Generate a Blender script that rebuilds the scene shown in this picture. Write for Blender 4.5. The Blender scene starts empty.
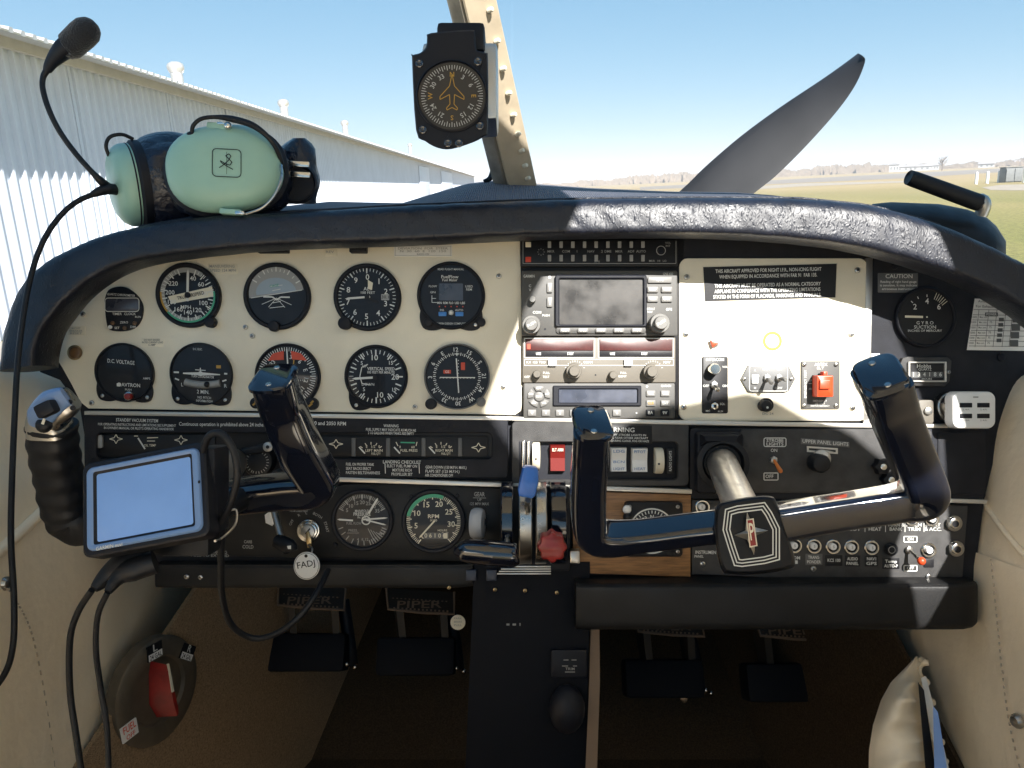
import bpy, bmesh, math, random
from mathutils import Vector, Matrix
random.seed(7)
sc = bpy.context.scene
col = sc.collection
R = math.radians

# ------------------------------------------------------------------ frames
# Cockpit frame: x right, y forward (into the dashboard), z up, eye point at the origin.
S, D = 0.0012, 0.93          # metres per unit of the dashboard drawing, distance eye - dashboard
F = D / S
EYE = 2.0                    # the eye is two metres above the grass
def P(px, py, y=D):
    return Vector(((px - 512) * y / F, y, (384 - py) * y / F))
_h1, _h2 = P(700, 177, 1), P(1024, 161, 1)
_up = _h2.cross(_h1).normalized()
if _up.z < 0: _up = -_up
_fw = (Vector((0, 1, 0)) - _up * _up.y).normalized()
_rt = _fw.cross(_up)
M3 = Matrix((_rt, _fw, _up))
M4 = Matrix.Translation((0, 0, EYE)) @ M3.to_4x4()
SUN_C = Vector((-0.32, 1.0, -0.56)).normalized()       # way the sunlight travels, cockpit frame
SUN_W = M3 @ SUN_C
def ray(px, py): return (M3 @ P(px, py, 1)).normalized()
def ground(px, py, z=0.0):
    d = ray(px, py); t = (z - EYE) / d.z
    return Vector((0, 0, EYE)) + d * t

# ------------------------------------------------------------------ materials
MAT = {}
def pmat(name, rgb, rough=0.5, metal=0.0, bump=None, var=None, coat=0.0, spec=0.5, kind='noise', detail=4.0, stretch=None, sheen=0.0, rvar=0.0):
    m = bpy.data.materials.new(name); m.use_nodes = True
    nt = m.node_tree; n = nt.nodes; b = n['Principled BSDF']
    b.inputs['Base Color'].default_value = (*rgb, 1); b.inputs['Roughness'].default_value = rough
    b.inputs['Metallic'].default_value = metal; b.inputs['Coat Weight'].default_value = coat
    b.inputs['Specular IOR Level'].default_value = spec
    b.inputs['Sheen Weight'].default_value = sheen; b.inputs['Coat IOR'].default_value = 1.8 if name == 'gloss_black' else 1.5
    vec = None
    if bump or var or rvar:
        tc = n.new('ShaderNodeTexCoord'); vec = tc.outputs['Object']
        if stretch:
            mp = n.new('ShaderNodeMapping'); mp.inputs['Scale'].default_value = stretch
            nt.links.new(vec, mp.inputs[0]); vec = mp.outputs[0]
    if var:
        t = n.new('ShaderNodeTexNoise'); t.inputs['Scale'].default_value = var[0]; t.inputs['Detail'].default_value = 5
        nt.links.new(vec, t.inputs['Vector'])
        r = n.new('ShaderNodeValToRGB'); lo, hi = 1 - var[1], 1 + var[1]
        c2 = var[2] if len(var) > 2 else rgb
        r.color_ramp.elements[0].position = .3; r.color_ramp.elements[1].position = .7
        r.color_ramp.elements[0].color = (*[min(1, c * lo) for c in c2], 1)
        r.color_ramp.elements[1].color = (*[min(1, c * hi) for c in rgb], 1)
        nt.links.new(t.outputs['Fac'], r.inputs[0]); nt.links.new(r.outputs[0], b.inputs['Base Color'])
    if rvar:
        t = n.new('ShaderNodeTexNoise'); t.inputs['Scale'].default_value = 35; t.inputs['Detail'].default_value = 6
        nt.links.new(vec, t.inputs['Vector'])
        r = n.new('ShaderNodeMapRange'); r.inputs[1].default_value = .3; r.inputs[2].default_value = .7
        r.inputs[3].default_value = max(.02, rough - rvar); r.inputs[4].default_value = min(1, rough + rvar)
        nt.links.new(t.outputs['Fac'], r.inputs[0]); nt.links.new(r.outputs[0], b.inputs['Roughness'])
    if bump:
        if kind == 'noise':
            t = n.new('ShaderNodeTexNoise'); t.inputs['Detail'].default_value = detail; out = t.outputs['Fac']
        elif kind == 'voronoi':
            t = n.new('ShaderNodeTexVoronoi'); t.feature = 'DISTANCE_TO_EDGE'; out = t.outputs['Distance']
        elif kind == 'crease':
            t = n.new('ShaderNodeTexNoise'); t.noise_type = 'RIDGED_MULTIFRACTAL'; t.inputs['Detail'].default_value = 3; t.inputs['Roughness'].default_value = .6; t.inputs['Distortion'].default_value = .6; out = t.outputs['Fac']
        elif kind == 'wave':
            t = n.new('ShaderNodeTexWave'); out = t.outputs['Fac']; t.inputs['Distortion'].default_value = 1.2; t.inputs['Detail'].default_value = 2
        t.inputs['Scale'].default_value = bump[0]
        nt.links.new(vec, t.inputs['Vector'])
        bp = n.new('ShaderNodeBump'); bp.inputs['Strength'].default_value = bump[1]; bp.inputs['Distance'].default_value = bump[2] if len(bump) > 2 else .001
        nt.links.new(out, bp.inputs['Height']); nt.links.new(bp.outputs[0], b.inputs['Normal'])
    MAT[name] = m
    return m

pmat('cream_paint', (.81, .74, .59), .45, bump=(900, .25, .0006), var=(14, .07), rvar=.1)
pmat('crackle_black', (.011, .012, .017), .62, spec=.3, bump=(1500, .8, .0006), var=(60, .3))
pmat('crackle_grey', (.046, .045, .045), .6, spec=.35, bump=(1500, .8, .0006), var=(60, .25))
pmat('matte_black', (.007, .008, .013), .55, spec=.3, bump=(700, .2, .0004), rvar=.1)  # navy tint in the base colour stands for sky reflected on black
pmat('dial_black', (.006, .007, .011), .5, spec=.25, coat=.25, var=(80, .3))
pmat('gloss_black', (.006, .008, .016), .11, spec=.4, coat=.6, bump=(40, .06, .001), rvar=.05)  # blue in this black imitates the sky reflected in the yokes
pmat('bolster_black', (.012, .012, .0125), .48, spec=.25, bump=(420, .3, .0006), var=(14, .3), rvar=.1)
pmat('radio_grey', (.066, .064, .060), .55, bump=(1200, .2, .0004), var=(20, .08))
pmat('radio_grey_warm', (.115, .102, .082), .55, bump=(1200, .2, .0004), var=(20, .08))
pmat('knob_grey', (.14, .136, .128), .4, bump=(600, .1, .0005), var=(120, .15))
pmat('key_grey', (.14, .136, .13), .5)
pmat('white_mark', (.64, .64, .61), .5)
pmat('ivory_mark', (.72, .66, .52), .5)
pmat('dim_mark', (.30, .30, .29), .5)
pmat('amber_mark', (.42, .24, .035), .5)
pmat('soft_mark', (.42, .42, .40), .5)
pmat('ring_yellow', (.40, .28, .035), .5)
pmat('button_navy', (.02, .027, .05), .4)
pmat('rocker_red', (.12, .007, .005), .6, spec=.2)
pmat('lever_grey', (.40, .41, .43), .45)
pmat('stitch_thread', (.42, .34, .25), .8)
pmat('green_mark', (.05, .34, .20), .5)
pmat('red_mark', (.62, .06, .025), .5)
pmat('orange_paint', (.55, .055, .014), .4, var=(90, .12))
pmat('binding_brown', (.17, .115, .075), .7, bump=(300, .3, .001))
pmat('red_plastic', (.24, .014, .012), .35, var=(60, .25), bump=(150, .15, .001))
pmat('blue_plastic', (.035, .15, .52), .35, var=(60, .2), bump=(150, .15, .001))
pmat('blue_key', (.04, .20, .55), .4)
pmat('chrome', (.62, .60, .56), .18, 1.0, rvar=.1)
pmat('steel', (.42, .41, .39), .32, 1.0, rvar=.14, bump=(300, .05, .0005))
pmat('brushed', (.55, .54, .52), .38, 1.0, bump=(60, .15, .0004), stretch=(1, 1, 30), rvar=.1)
pmat('brass', (.45, .33, .17), .35, 1.0, rvar=.12)
pmat('trim_silver', (.58, .56, .52), .38, .6, rvar=.1)
pmat('white_plastic', (.74, .74, .73), .4, var=(40, .04))
pmat('paper', (.74, .73, .70), .7, var=(30, .06))
pmat('placard_black', (.009, .009, .011), .45, spec=.3, bump=(400, .15, .0005))
pmat('placard_grey', (.10, .10, .10), .5)
pmat('screen_dull', (.030, .027, .024), .36, var=(45, .6, (.05, .043, .036)), rvar=.16, coat=.25)
pmat('screen_lcd', (.050, .055, .075), .3, var=(55, .35), rvar=.12, coat=.3)
pmat('screen_red', (.055, .007, .006), .4, var=(60, .3), coat=.12, rvar=.1)
pmat('screen_sky', (.30, .36, .42), .3, var=(12, .10))
pmat('sky_blue_tint', (.21, .375, .76), .22, coat=.5, var=(12, .10), rvar=.06)  # reflected sky painted into the blank screen's base colour; also colours a folded sheet
pmat('blue_grey_shell', (.15, .25, .46), .35, coat=.15, rvar=.08)
pmat('leather_dark', (.006, .008, .016), .44, bump=(250, .85, .0009), kind='crease', var=(40, .25), rvar=.05, stretch=(1.3, .8, .8), spec=.5)  # bluish base colour stands for sky reflection on the leather
pmat('leather_cushion', (.009, .011, .022), .30, bump=(55, .9, .006), rvar=.1)
pmat('deck_fabric', (.013, .024, .070), .62, bump=(115, 1.0, .003), kind='wave', sheen=.2, var=(50, .3))
pmat('leather_cream', (.92, .78, .58), .42, bump=(38, .55, .004), detail=9, var=(7, .08), rvar=.1)
pmat('headliner', (.82, .78, .70), .8, bump=(300, .3, .001), var=(20, .04))
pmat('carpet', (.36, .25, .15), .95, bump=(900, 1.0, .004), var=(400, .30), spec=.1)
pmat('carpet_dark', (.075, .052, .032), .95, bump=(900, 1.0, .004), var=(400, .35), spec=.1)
pmat('rubber', (.006, .007, .010), .55, spec=.35, bump=(300, .2, .001), rvar=.1)
pmat('hub_black', (.006, .007, .010), .3, spec=.25)
pmat('pedal_metal', (.035, .029, .023), .45, .4, bump=(300, .3, .001))
pmat('dial_brown', (.030, .024, .019), .45, bump=(300, .2, .001))
pmat('selector_bronze', (.115, .095, .07), .45, .3, bump=(300, .2, .001), var=(40, .2))
pmat('headset_green', (.29, .47, .38), .36, bump=(900, .12, .0005), var=(30, .04), rvar=.06)
pmat('foam', (.010, .010, .013), .95, bump=(500, .8, .002), sheen=.3)
pmat('wood', (.24, .12, .045), .5, bump=(70, .2, .001), var=(45, .35), stretch=(1, 1, 12), coat=.15)
pmat('post_cream', (.43, .36, .26), .5, bump=(200, .15, .001), var=(35, .12))
pmat('post_metal', (.36, .32, .26), .40, .3, var=(30, .35), rvar=.15, bump=(60, .1, .002))
pmat('amber_knob', (.13, .07, .03), .35, var=(80, .3))
pmat('amber_tip', (.72, .22, .05), .4, var=(90, .1))
# outdoors
pmat('wall_metal', (.58, .62, .70), .5, .1, var=(1.2, .05), rvar=.08)
pmat('fascia', (.46, .44, .40), .55, var=(3, .08))
pmat('roof_metal', (.55, .55, .55), .4, .5, var=(2, .08))
pmat('vent_metal', (.58, .55, .50), .4, .6, var=(8, .15))
pmat('prop_paint', (.015, .015, .0165), .5, .0, var=(5, .3), bump=(90, .05, .0005), stretch=(1, 1, .3), spec=.3)
pmat('cowl_paint', (.70, .69, .66), .3, coat=.3)
pmat('wing_paint', (.80, .79, .77), .3, coat=.3)
pmat('pedestal_black', (.0035, .0045, .008), .7, spec=.2, bump=(400, .2, .0005))
pmat('concrete', (.27, .245, .205), .9, var=(.5, .2), bump=(30, .3, .01))
pmat('asphalt', (.20, .17, .14), .9, var=(.3, .12))
pmat('gravel_pad', (.27, .23, .18), .95, var=(1.5, .2))
pmat('bollard_white', (.80, .80, .78), .5, var=(5, .06))
pmat('box_grey', (.16, .165, .165), .5, var=(4, .12))
pmat('far_white', (.45, .44, .43), .6, var=(.3, .1))
pmat('far_roof', (.33, .30, .28), .7, var=(.3, .15))
pmat('bark', (.16, .12, .09), .9, var=(2, .3))
pmat('twigs', (.26, .205, .155), .95, var=(.25, .08, (.24, .19, .145)))

def grass_mat():
    m = bpy.data.materials.new('grass_field'); m.use_nodes = True; nt = m.node_tree; n = nt.nodes; b = n['Principled BSDF']
    tc = n.new('ShaderNodeTexCoord')
    def noise(scale, det, st=(1, 1, 1)):
        mp = n.new('ShaderNodeMapping'); mp.inputs['Scale'].default_value = st
        nt.links.new(tc.outputs['Object'], mp.inputs[0])
        t = n.new('ShaderNodeTexNoise'); t.inputs['Scale'].default_value = scale; t.inputs['Detail'].default_value = det
        nt.links.new(mp.outputs[0], t.inputs['Vector']); return t.outputs['Fac']
    def ramp(f, c0, c1, p0=.35, p1=.65):
        r = n.new('ShaderNodeValToRGB'); e = r.color_ramp.elements
        e[0].position = p0; e[1].position = p1; e[0].color = (*c0, 1); e[1].color = (*c1, 1)
        nt.links.new(f, r.inputs[0]); return r.outputs[0]
    a = ramp(noise(.05, 5, (1, .35, 1)), (.155, .155, .040), (.25, .21, .080))
    c = ramp(noise(6, 8), (.55, .55, .55), (1.25, 1.2, 1.1))
    mx = n.new('ShaderNodeMix'); mx.data_type = 'RGBA'; mx.blend_type = 'MULTIPLY'; mx.inputs[0].default_value = .8
    nt.links.new(a, mx.inputs[6]); nt.links.new(c, mx.inputs[7])
    # the grass is dry and straw coloured farther out across the field
    sp = n.new('ShaderNodeSeparateXYZ'); nt.links.new(tc.outputs['Object'], sp.inputs[0])
    mr = n.new('ShaderNodeMapRange'); mr.inputs[1].default_value = 35; mr.inputs[2].default_value = 120
    nt.links.new(sp.outputs['Y'], mr.inputs[0])
    dry = ramp(noise(.02, 6, (.25, 1.5, 1)), (.25, .185, .09), (.34, .255, .14))
    m2 = n.new('ShaderNodeMix'); m2.data_type = 'RGBA'; nt.links.new(mr.outputs[0], m2.inputs[0])
    nt.links.new(mx.outputs[2], m2.inputs[6]); nt.links.new(dry, m2.inputs[7])
    nt.links.new(m2.outputs[2], b.inputs['Base Color']); b.inputs['Roughness'].default_value = .95
    bp = n.new('ShaderNodeBump'); bp.inputs['Strength'].default_value = .8; bp.inputs['Distance'].default_value = .05
    nt.links.new(noise(25, 6), bp.inputs['Height']); nt.links.new(bp.outputs[0], b.inputs['Normal'])
    MAT['grass_field'] = m
grass_mat()
def clear_mat():
    m = bpy.data.materials.new('clear_acrylic'); m.use_nodes = True; nt = m.node_tree
    for x in list(nt.nodes):
        if x.type == 'BSDF_PRINCIPLED': nt.nodes.remove(x)
    t = nt.nodes.new('ShaderNodeBsdfTransparent'); t.inputs[0].default_value = (.975, .98, .98, 1)
    nt.links.new(t.outputs[0], nt.nodes['Material Output'].inputs[0]); MAT['clear_acrylic'] = m
clear_mat()

# ------------------------------------------------------------------ mesh builder
_fontcache = {}
def glyphs(s, bold):
    key = (s, bold)
    if key in _fontcache: return _fontcache[key]
    cu = bpy.data.curves.new('lettering', 'FONT'); cu.body = s; cu.size = 1; cu.resolution_u = 2
    cu.align_x = 'CENTER'; cu.align_y = 'CENTER'; cu.offset = bold * .55; cu.fill_mode = 'FRONT'
    o = bpy.data.objects.new('lettering', cu); col.objects.link(o)
    dg = bpy.context.evaluated_depsgraph_get(); dg.update()
    me = bpy.data.meshes.new_from_object(o.evaluated_get(dg))
    v = [(q.co.x, q.co.y) for q in me.vertices]; f = [tuple(p.vertices) for p in me.polygons]
    bpy.data.objects.remove(o); bpy.data.curves.remove(cu); bpy.data.meshes.remove(me)
    if v:
        x0, x1 = min(a for a, b in v), max(a for a, b in v); y0, y1 = min(b for a, b in v), max(b for a, b in v)
        cx, cy = (x0 + x1) / 2, .0
        v = [(a - cx, b) for a, b in v]; w = x1 - x0
    else: w = 0
    _fontcache[key] = (v, f, w)
    return _fontcache[key]

def rrect(x0, y0, x1, y1, r=3, n=5):
    if x1 < x0: x0, x1 = x1, x0
    if y1 < y0: y0, y1 = y1, y0
    r = min(r, (x1 - x0) / 2 - .01, (y1 - y0) / 2 - .01); pts = []
    for cx, cy, a in ((x1 - r, y0 + r, -90), (x1 - r, y1 - r, 0), (x0 + r, y1 - r, 90), (x0 + r, y0 + r, 180)):
        for i in range(n + 1):
            t = R(a + 90 * i / n); pts.append((cx + r * math.cos(t), cy + r * math.sin(t)))
    return pts
def circ(cx, cy, r, n=48, ry=None):
    return [(cx + r * math.cos(2 * math.pi * i / n), cy + (ry or r) * math.sin(2 * math.pi * i / n)) for i in range(n)]
def inset(pts, d):
    n = len(pts); A = sum(pts[i][0] * pts[(i + 1) % n][1] - pts[(i + 1) % n][0] * pts[i][1] for i in range(n))
    sg = 1 if A > 0 else -1; out = []
    for i in range(n):
        x0, y0 = pts[i - 1]; x, y = pts[i]; x1, y1 = pts[(i + 1) % n]
        a = Vector((x - x0, y - y0)); b = Vector((x1 - x, y1 - y))
        if a.length < 1e-9: a = b
        if b.length < 1e-9: b = a
        a.normalize(); b.normalize()
        n1 = Vector((-a.y, a.x)) * sg; n2 = Vector((-b.y, b.x)) * sg
        m = n1 + n2
        if m.length < 1e-6: m = n1
        m.normalize(); k = d / max(.35, m.dot(n1))
        out.append((x + m.x * k, y + m.y * k))
    return out
def clk(a): return math.sin(R(a)), -math.cos(R(a))     # clock direction (0 up, clockwise) in drawing axes
def smooth_path(pts, k=6):
    pts = [Vector(p) for p in pts]; out = []
    for i in range(len(pts) - 1):
        p0 = pts[max(i - 1, 0)]; p1 = pts[i]; p2 = pts[i + 1]; p3 = pts[min(i + 2, len(pts) - 1)]
        for j in range(k):
            t = j / k; t2, t3 = t * t, t * t * t
            out.append(.5 * ((2 * p1) + (p2 - p0) * t + (2 * p0 - 5 * p1 + 4 * p2 - p3) * t2 + (3 * p1 - p0 - 3 * p2 + p3) * t3))
    out.append(pts[-1]); return out
def interp(xs, x):
    for (a, fa), (b, fb) in zip(xs, xs[1:]):
        if x <= b: return fa + (fb - fa) * max(0, min(1, (x - a) / (b - a)))
    return xs[-1][1]

class MB:
    def __init__(s, mat='matte_black'):
        s.v = []; s.f = []; s.fm = []; s.mats = []; s.use(mat); s.xf = None; s.flat = False
    def use(s, mat):
        if mat not in s.mats: s.mats.append(mat)
        s.cur = s.mats.index(mat); return s
    def add(s, vs, fs):
        o = len(s.v); s.v += [Vector(q) for q in vs]
        for f in fs: s.f.append([i + o for i in f]); s.fm.append(s.cur)
        return s
    # ---- drawing space: px, py on the dashboard, h metres proud of it
    def pt(s, px, py, h=0.0, hs=None):
        if s.xf:
            cx, cy, a, b, c, d = s.xf; u, w = px - cx, py - cy; px, py = cx + a * u + b * w, cy + c * u + d * w
        k = (D - (h if hs is None else hs)) / F
        return Vector(((px - 512) * k, D - h, (384 - py) * k))
    def prism(s, pts, h0, h1, bev=0.0, cap=True):
        n = len(pts); A = sum(pts[i][0] * pts[(i + 1) % n][1] - pts[(i + 1) % n][0] * pts[i][1] for i in range(n))
        if A < 0: pts = pts[::-1]                 # clockwise as seen
        loops = [(pts, h0), (pts, h1 - bev * S)] if bev else [(pts, h0), (pts, h1)]
        if bev:
            loops.append((inset(pts, bev * .35), h1 - bev * S * .3)); loops.append((inset(pts, bev), h1))
        vs = []; fs = []
        for L, h in loops: vs += [s.pt(x, y, h, h1) for x, y in L]
        for k in range(len(loops) - 1):
            for i in range(n):
                j = (i + 1) % n; fs.append((k * n + i, k * n + j, (k + 1) * n + j, (k + 1) * n + i))
        if cap: fs.append([(len(loops) - 1) * n + i for i in range(n)])
        return s.add(vs, fs)
    def sheet(s, pts, h):
        n = len(pts); A = sum(pts[i][0] * pts[(i + 1) % n][1] - pts[(i + 1) % n][0] * pts[i][1] for i in range(n))
        if A < 0: pts = pts[::-1]
        return s.add([s.pt(x, y, h) for x, y in pts], [list(range(n))])
    def plate(s, outer, hole, h0, h1, bev=0.0):
        """flat ring between two outlines with the same number of points"""
        n = len(outer); vs = []; fs = []
        loops = [(outer, h0), (outer, h1 - bev * S), (inset(outer, bev), h1), (inset(hole, -bev), h1), (hole, h1 - bev * S), (hole, h0)]
        for L, h in loops: vs += [s.pt(x, y, h, h1) for x, y in L]
        for k in range(len(loops) - 1):
            for i in range(n):
                j = (i + 1) % n; fs.append((k * n + i, k * n + j, (k + 1) * n + j, (k + 1) * n + i))
        return s.add(vs, fs)
    def disc(s, cx, cy, r, h, n=40, ry=None): return s.sheet(circ(cx, cy, r, n, ry), h)
    def arc(s, cx, cy, r0, r1, a0, a1, h, n=None):
        n = n or max(3, int(abs(a1 - a0) / 6)); vs = []; fs = []
        for i in range(n + 1):
            dx, dy = clk(a0 + (a1 - a0) * i / n)
            vs += [s.pt(cx + dx * r0, cy + dy * r0, h), s.pt(cx + dx * r1, cy + dy * r1, h)]
        for i in range(n): fs.append((2 * i, 2 * i + 1, 2 * i + 3, 2 * i + 2))
        return s.add(vs, fs)
    def line(s, pts, w, h, closed=False):
        pts = list(pts)
        if closed: pts.append(pts[0])
        for (x0, y0), (x1, y1) in zip(pts, pts[1:]):
            L = math.hypot(x1 - x0, y1 - y0) or 1; nx, ny = -(y1 - y0) / L * w / 2, (x1 - x0) / L * w / 2
            s.sheet([(x0 + nx, y0 + ny), (x1 + nx, y1 + ny), (x1 - nx, y1 - ny), (x0 - nx, y0 - ny)], h)
        return s
    def tick(s, cx, cy, r0, r1, a, w, h):
        dx, dy = clk(a); return s.line([(cx + dx * r0, cy + dy * r0), (cx + dx * r1, cy + dy * r1)], w, h)
    def ticks(s, cx, cy, r0, r1, a0, a1, n, w, h):
        for i in range(n): s.tick(cx, cy, r0, r1, a0 + (a1 - a0) * i / max(1, n - 1), w, h)
        return s
    def text(s, t, cx, cy, size, h, width=None, rot=0.0, bold=0.012, slant=0.0):
        """capital height about size; width squeezes the line to that many units; rot clockwise degrees"""
        v, f, w = glyphs(t, bold)
        if not v: return s
        k = size / .69; kx = k if width is None else width / w
        c, q = math.cos(R(rot)), math.sin(R(rot)); vs = []
        for x, y in v:
            X, Y = x * kx, -y * k; Y += slant * X
            vs.append(s.pt(cx + X * c - Y * q, cy + X * q + Y * c, h))
        return s.add(vs, f)
    def lathe(s, c, axis, prof, n=32, squash=None):
        """profile of (radius, distance along axis) round a point"""
        c = Vector(c); ax = Vector(axis).normalized(); u = ax.orthogonal().normalized()
        if abs(ax.z) < .9: u = (Vector((0, 0, 1)) - ax * ax.z).normalized()
        w = ax.cross(u); vs = []; fs = []
        if squash is None: squash = (1, 1)
        for r, d in prof:
            for i in range(n):
                a = 2 * math.pi * i / n; vs.append(c + ax * d + (u * math.cos(a) * squash[0] + w * math.sin(a) * squash[1]) * r)
        for k in range(len(prof) - 1):
            for i in range(n):
                j = (i + 1) % n; fs.append((k * n + i, k * n + j, (k + 1) * n + j, (k + 1) * n + i))
        if prof[0][0] > 1e-6: fs.append([i for i in range(n)][::-1])
        if prof[-1][0] > 1e-6: fs.append([(len(prof) - 1) * n + i for i in range(n)])
        return s.add(vs, fs)
    def knob(s, px, py, r, h0, h1, bev=1.2, n=28, r0=None):
        """turned knob standing on the dashboard: radius in drawing units"""
        k = (D - h1) / F; c = s.pt(px, py, h1); rr = r * k; b = bev * S
        c = Vector((c.x, D - h0, c.z)); L = h1 - h0
        return s.lathe(c, (0, -1, 0), [((r0 or r) * k, 0), (rr, L - b), (rr - b * .35, L - b * .3), (rr - b, L)], n)
    def box(s, c, size, rot=None, bev=.0):
        c = Vector(c); hx, hy, hz = (q / 2 for q in size); m = rot or Matrix.Identity(3)
        b = min(bev, hx * .9, hy * .9, hz * .9)
        bm = bmesh.new(); bmesh.ops.create_cube(bm, size=1)
        for v in bm.verts: v.co = Vector((v.co.x * hx * 2, v.co.y * hy * 2, v.co.z * hz * 2))
        if b > 0: bmesh.ops.bevel(bm, geom=bm.edges[:], offset=b, segments=2, affect='EDGES', profile=.6)
        bm.verts.index_update()
        s.add([c + m @ v.co for v in bm.verts], [[v.index for v in f.verts] for f in bm.faces]); bm.free(); return s
    def hull(s, bottom, top):
        """walls between two closed 3-D loops of equal length, and both caps"""
        n = len(bottom); fs = [(i, (i + 1) % n, n + (i + 1) % n, n + i) for i in range(n)]
        return s.add(list(bottom) + list(top), fs + [list(range(n))[::-1], list(range(n, 2 * n))])
    def tube(s, pts, rad, n=12, k=6, section=None, cap=True, up=None, smooth=True, twist=None):
        """sweep; rad a number or list per given point; section: list of (u, v) for a non round tube"""
        m = len(pts); rads = rad if isinstance(rad, (list, tuple)) else [rad] * m
        path = smooth_path(pts, k) if smooth else [Vector(p) for p in pts]
        if smooth:
            rr = []
            for i in range(m - 1):
                for j in range(k): rr.append(rads[i] + (rads[i + 1] - rads[i]) * j / k)
            rr.append(rads[-1])
        else: rr = rads
        tw = None
        if twist:
            tw = []
            for i in range(m - 1):
                for j in range(k): tw.append(twist[i] + (twist[i + 1] - twist[i]) * j / k)
            tw.append(twist[-1])
        sec = section or [(math.cos(2 * math.pi * i / n), math.sin(2 * math.pi * i / n)) for i in range(n)]
        n = len(sec); vs = []; fs = []; u = None
        for i, p in enumerate(path):
            t = (path[min(i + 1, len(path) - 1)] - path[max(i - 1, 0)])
            t = t.normalized() if t.length > 1e-9 else Vector((0, 0, 1))
            if u is None:
                u = Vector(up) if up else t.orthogonal()
            u = (u - t * u.dot(t)).normalized(); w = t.cross(u)
            cu, su = (math.cos(R(tw[i])), math.sin(R(tw[i]))) if tw else (1, 0)
            uu, ww = u * cu + w * su, w * cu - u * su
            for a, b in sec: vs.append(p + (uu * a + ww * b) * rr[i])
        for i in range(len(path) - 1):
            for j in range(n):
                q = (j + 1) % n; fs.append((i * n + j, i * n + q, (i + 1) * n + q, (i + 1) * n + j))
        if cap: fs.append(list(range(n))[::-1]); fs.append([(len(path) - 1) * n + j for j in range(n)])
        return s.add(vs, fs)
    def grid(s, rows, close=False):
        n = len(rows[0]); vs = [p for r in rows for p in r]; fs = []
        for i in range(len(rows) - 1):
            for j in range(n if close else n - 1):
                q = (j + 1) % n; fs.append((i * n + j, i * n + q, (i + 1) * n + q, (i + 1) * n + j))
        return s.add(vs, fs)
    def ball(s, c, r, n=16):
        r = (r, r, r) if not isinstance(r, (tuple, list)) else r; rows = []
        for i in range(n // 2 + 1):
            a = math.pi * i / (n // 2)
            rows.append([Vector(c) + Vector((math.sin(a) * math.cos(2 * math.pi * j / n) * r[0], math.sin(a) * math.sin(2 * math.pi * j / n) * r[1], math.cos(a) * r[2])) for j in range(n)])
        return s.grid(rows, True)
    def mesh(s, name, origin=Vector()):
        me = bpy.data.meshes.new(name)
        me.from_pydata([q - origin for q in s.v], [], s.f)
        for m in s.mats: me.materials.append(MAT[m])
        me.polygons.foreach_set('material_index', s.fm)
        me.polygons.foreach_set('use_smooth', [not s.flat] * len(s.f))
        me.update()
        if not s.flat: me.set_sharp_from_angle(angle=R(38))
        return me

# ------------------------------------------------------------------ things and parts
ORG = {}
def _tag(o, label, cat, group=None, kind=None):
    if label: o['label'] = label
    if cat: o['category'] = cat
    if group: o['group'] = group
    if kind: o['kind'] = kind
    return o
def thing(name, label, cat, org, group=None, world=False):
    o = bpy.data.objects.new(name, None); col.objects.link(o); o.empty_display_size = .02
    org = Vector(org); o.matrix_world = Matrix.Translation(org) if world else M4 @ Matrix.Translation(org)
    ORG[o] = org.copy(); return _tag(o, label, cat, group)
def part(name, mb, parent, label=None, kind=None):
    org = ORG[parent]; o = bpy.data.objects.new(name, mb.mesh(name, org)); col.objects.link(o); o.parent = parent
    ORG[o] = org
    if label: o['label'] = label
    if kind: o['kind'] = kind
    return o
def solo(name, mb, label, cat, org=None, group=None, kind=None, world=False):
    if org is None:
        org = sum(mb.v, Vector()) / len(mb.v)
    org = Vector(org); o = bpy.data.objects.new(name, mb.mesh(name, org)); col.objects.link(o)
    o.matrix_world = Matrix.Translation(org) if world else M4 @ Matrix.Translation(org)
    ORG[o] = org.copy(); return _tag(o, label, cat, group, kind)
def dup(root, shift, label=None, group=None, world=False, rot=None):
    """copy of a thing with its parts and sub-parts, moved by shift in its own frame"""
    shift = Vector(shift)
    def cp(o, parent):
        c = o.copy(); col.objects.link(c)
        if parent is not None: c.parent = parent
        for ch in o.children: cp(ch, c)
        return c
    r = cp(root, None); org = ORG[root] + shift
    r.matrix_world = (Matrix.Identity(4) if world else M4) @ Matrix.Translation(org) @ (rot.to_4x4() if rot else Matrix.Identity(4))
    if label: r['label'] = label
    if group: r['group'] = group
    ORG[r] = org
    return r
# ================================================================== OUTDOORS (world frame)
gnd = MB('grass_field')
N = 40
def gz(x, y): return 0.0
ext = [-1500, -600, -250, -100, -40, -15, 0, 15, 40, 100, 250, 600, 1500]
gnd.grid([[Vector((x, y + 200, 0)) for x in ext] for y in ext])
solo('ground', gnd, 'flat mown grass field running out to the tree line', 'field', (0, 0, 0), kind='structure', world=True)

# hangar: wall line read from its foot and its vanishing direction
B0 = ground(3, 340); Wd = ray(508, 185); Wd.z = 0; Wd.normalize()
Nn = Vector((Wd.y, -Wd.x, 0))                 # points from the wall towards the aeroplane
def on_wall(px, py, off=0.0):
    d = ray(px, py); o = Vector((0, 0, EYE)); b = B0 + Nn * off
    return o + d * ((b - o).dot(Nn) / d.dot(Nn))
OV = 0.95
eave = on_wall(0, 47).z
redge = on_wall(0, 27, OV).z
Lend = (on_wall(474, 182) - B0).dot(Wd)
L0 = -9.0
def W(t, out, z): return B0 + Wd * t + Nn * out + Vector((0, 0, z))
hg = thing('hangar', 'long white corrugated metal hangar with ribbed roof edge and round roof vents', 'hangar', W(0, 0, 0), world=True)
mb = MB('wall_metal'); per = .31; prof = [(0, 0), (.30, 0), (.42, .065), (.58, .065), (.70, 0)]
lo = []; hi = []
n = int((Lend - L0) / per)
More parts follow.
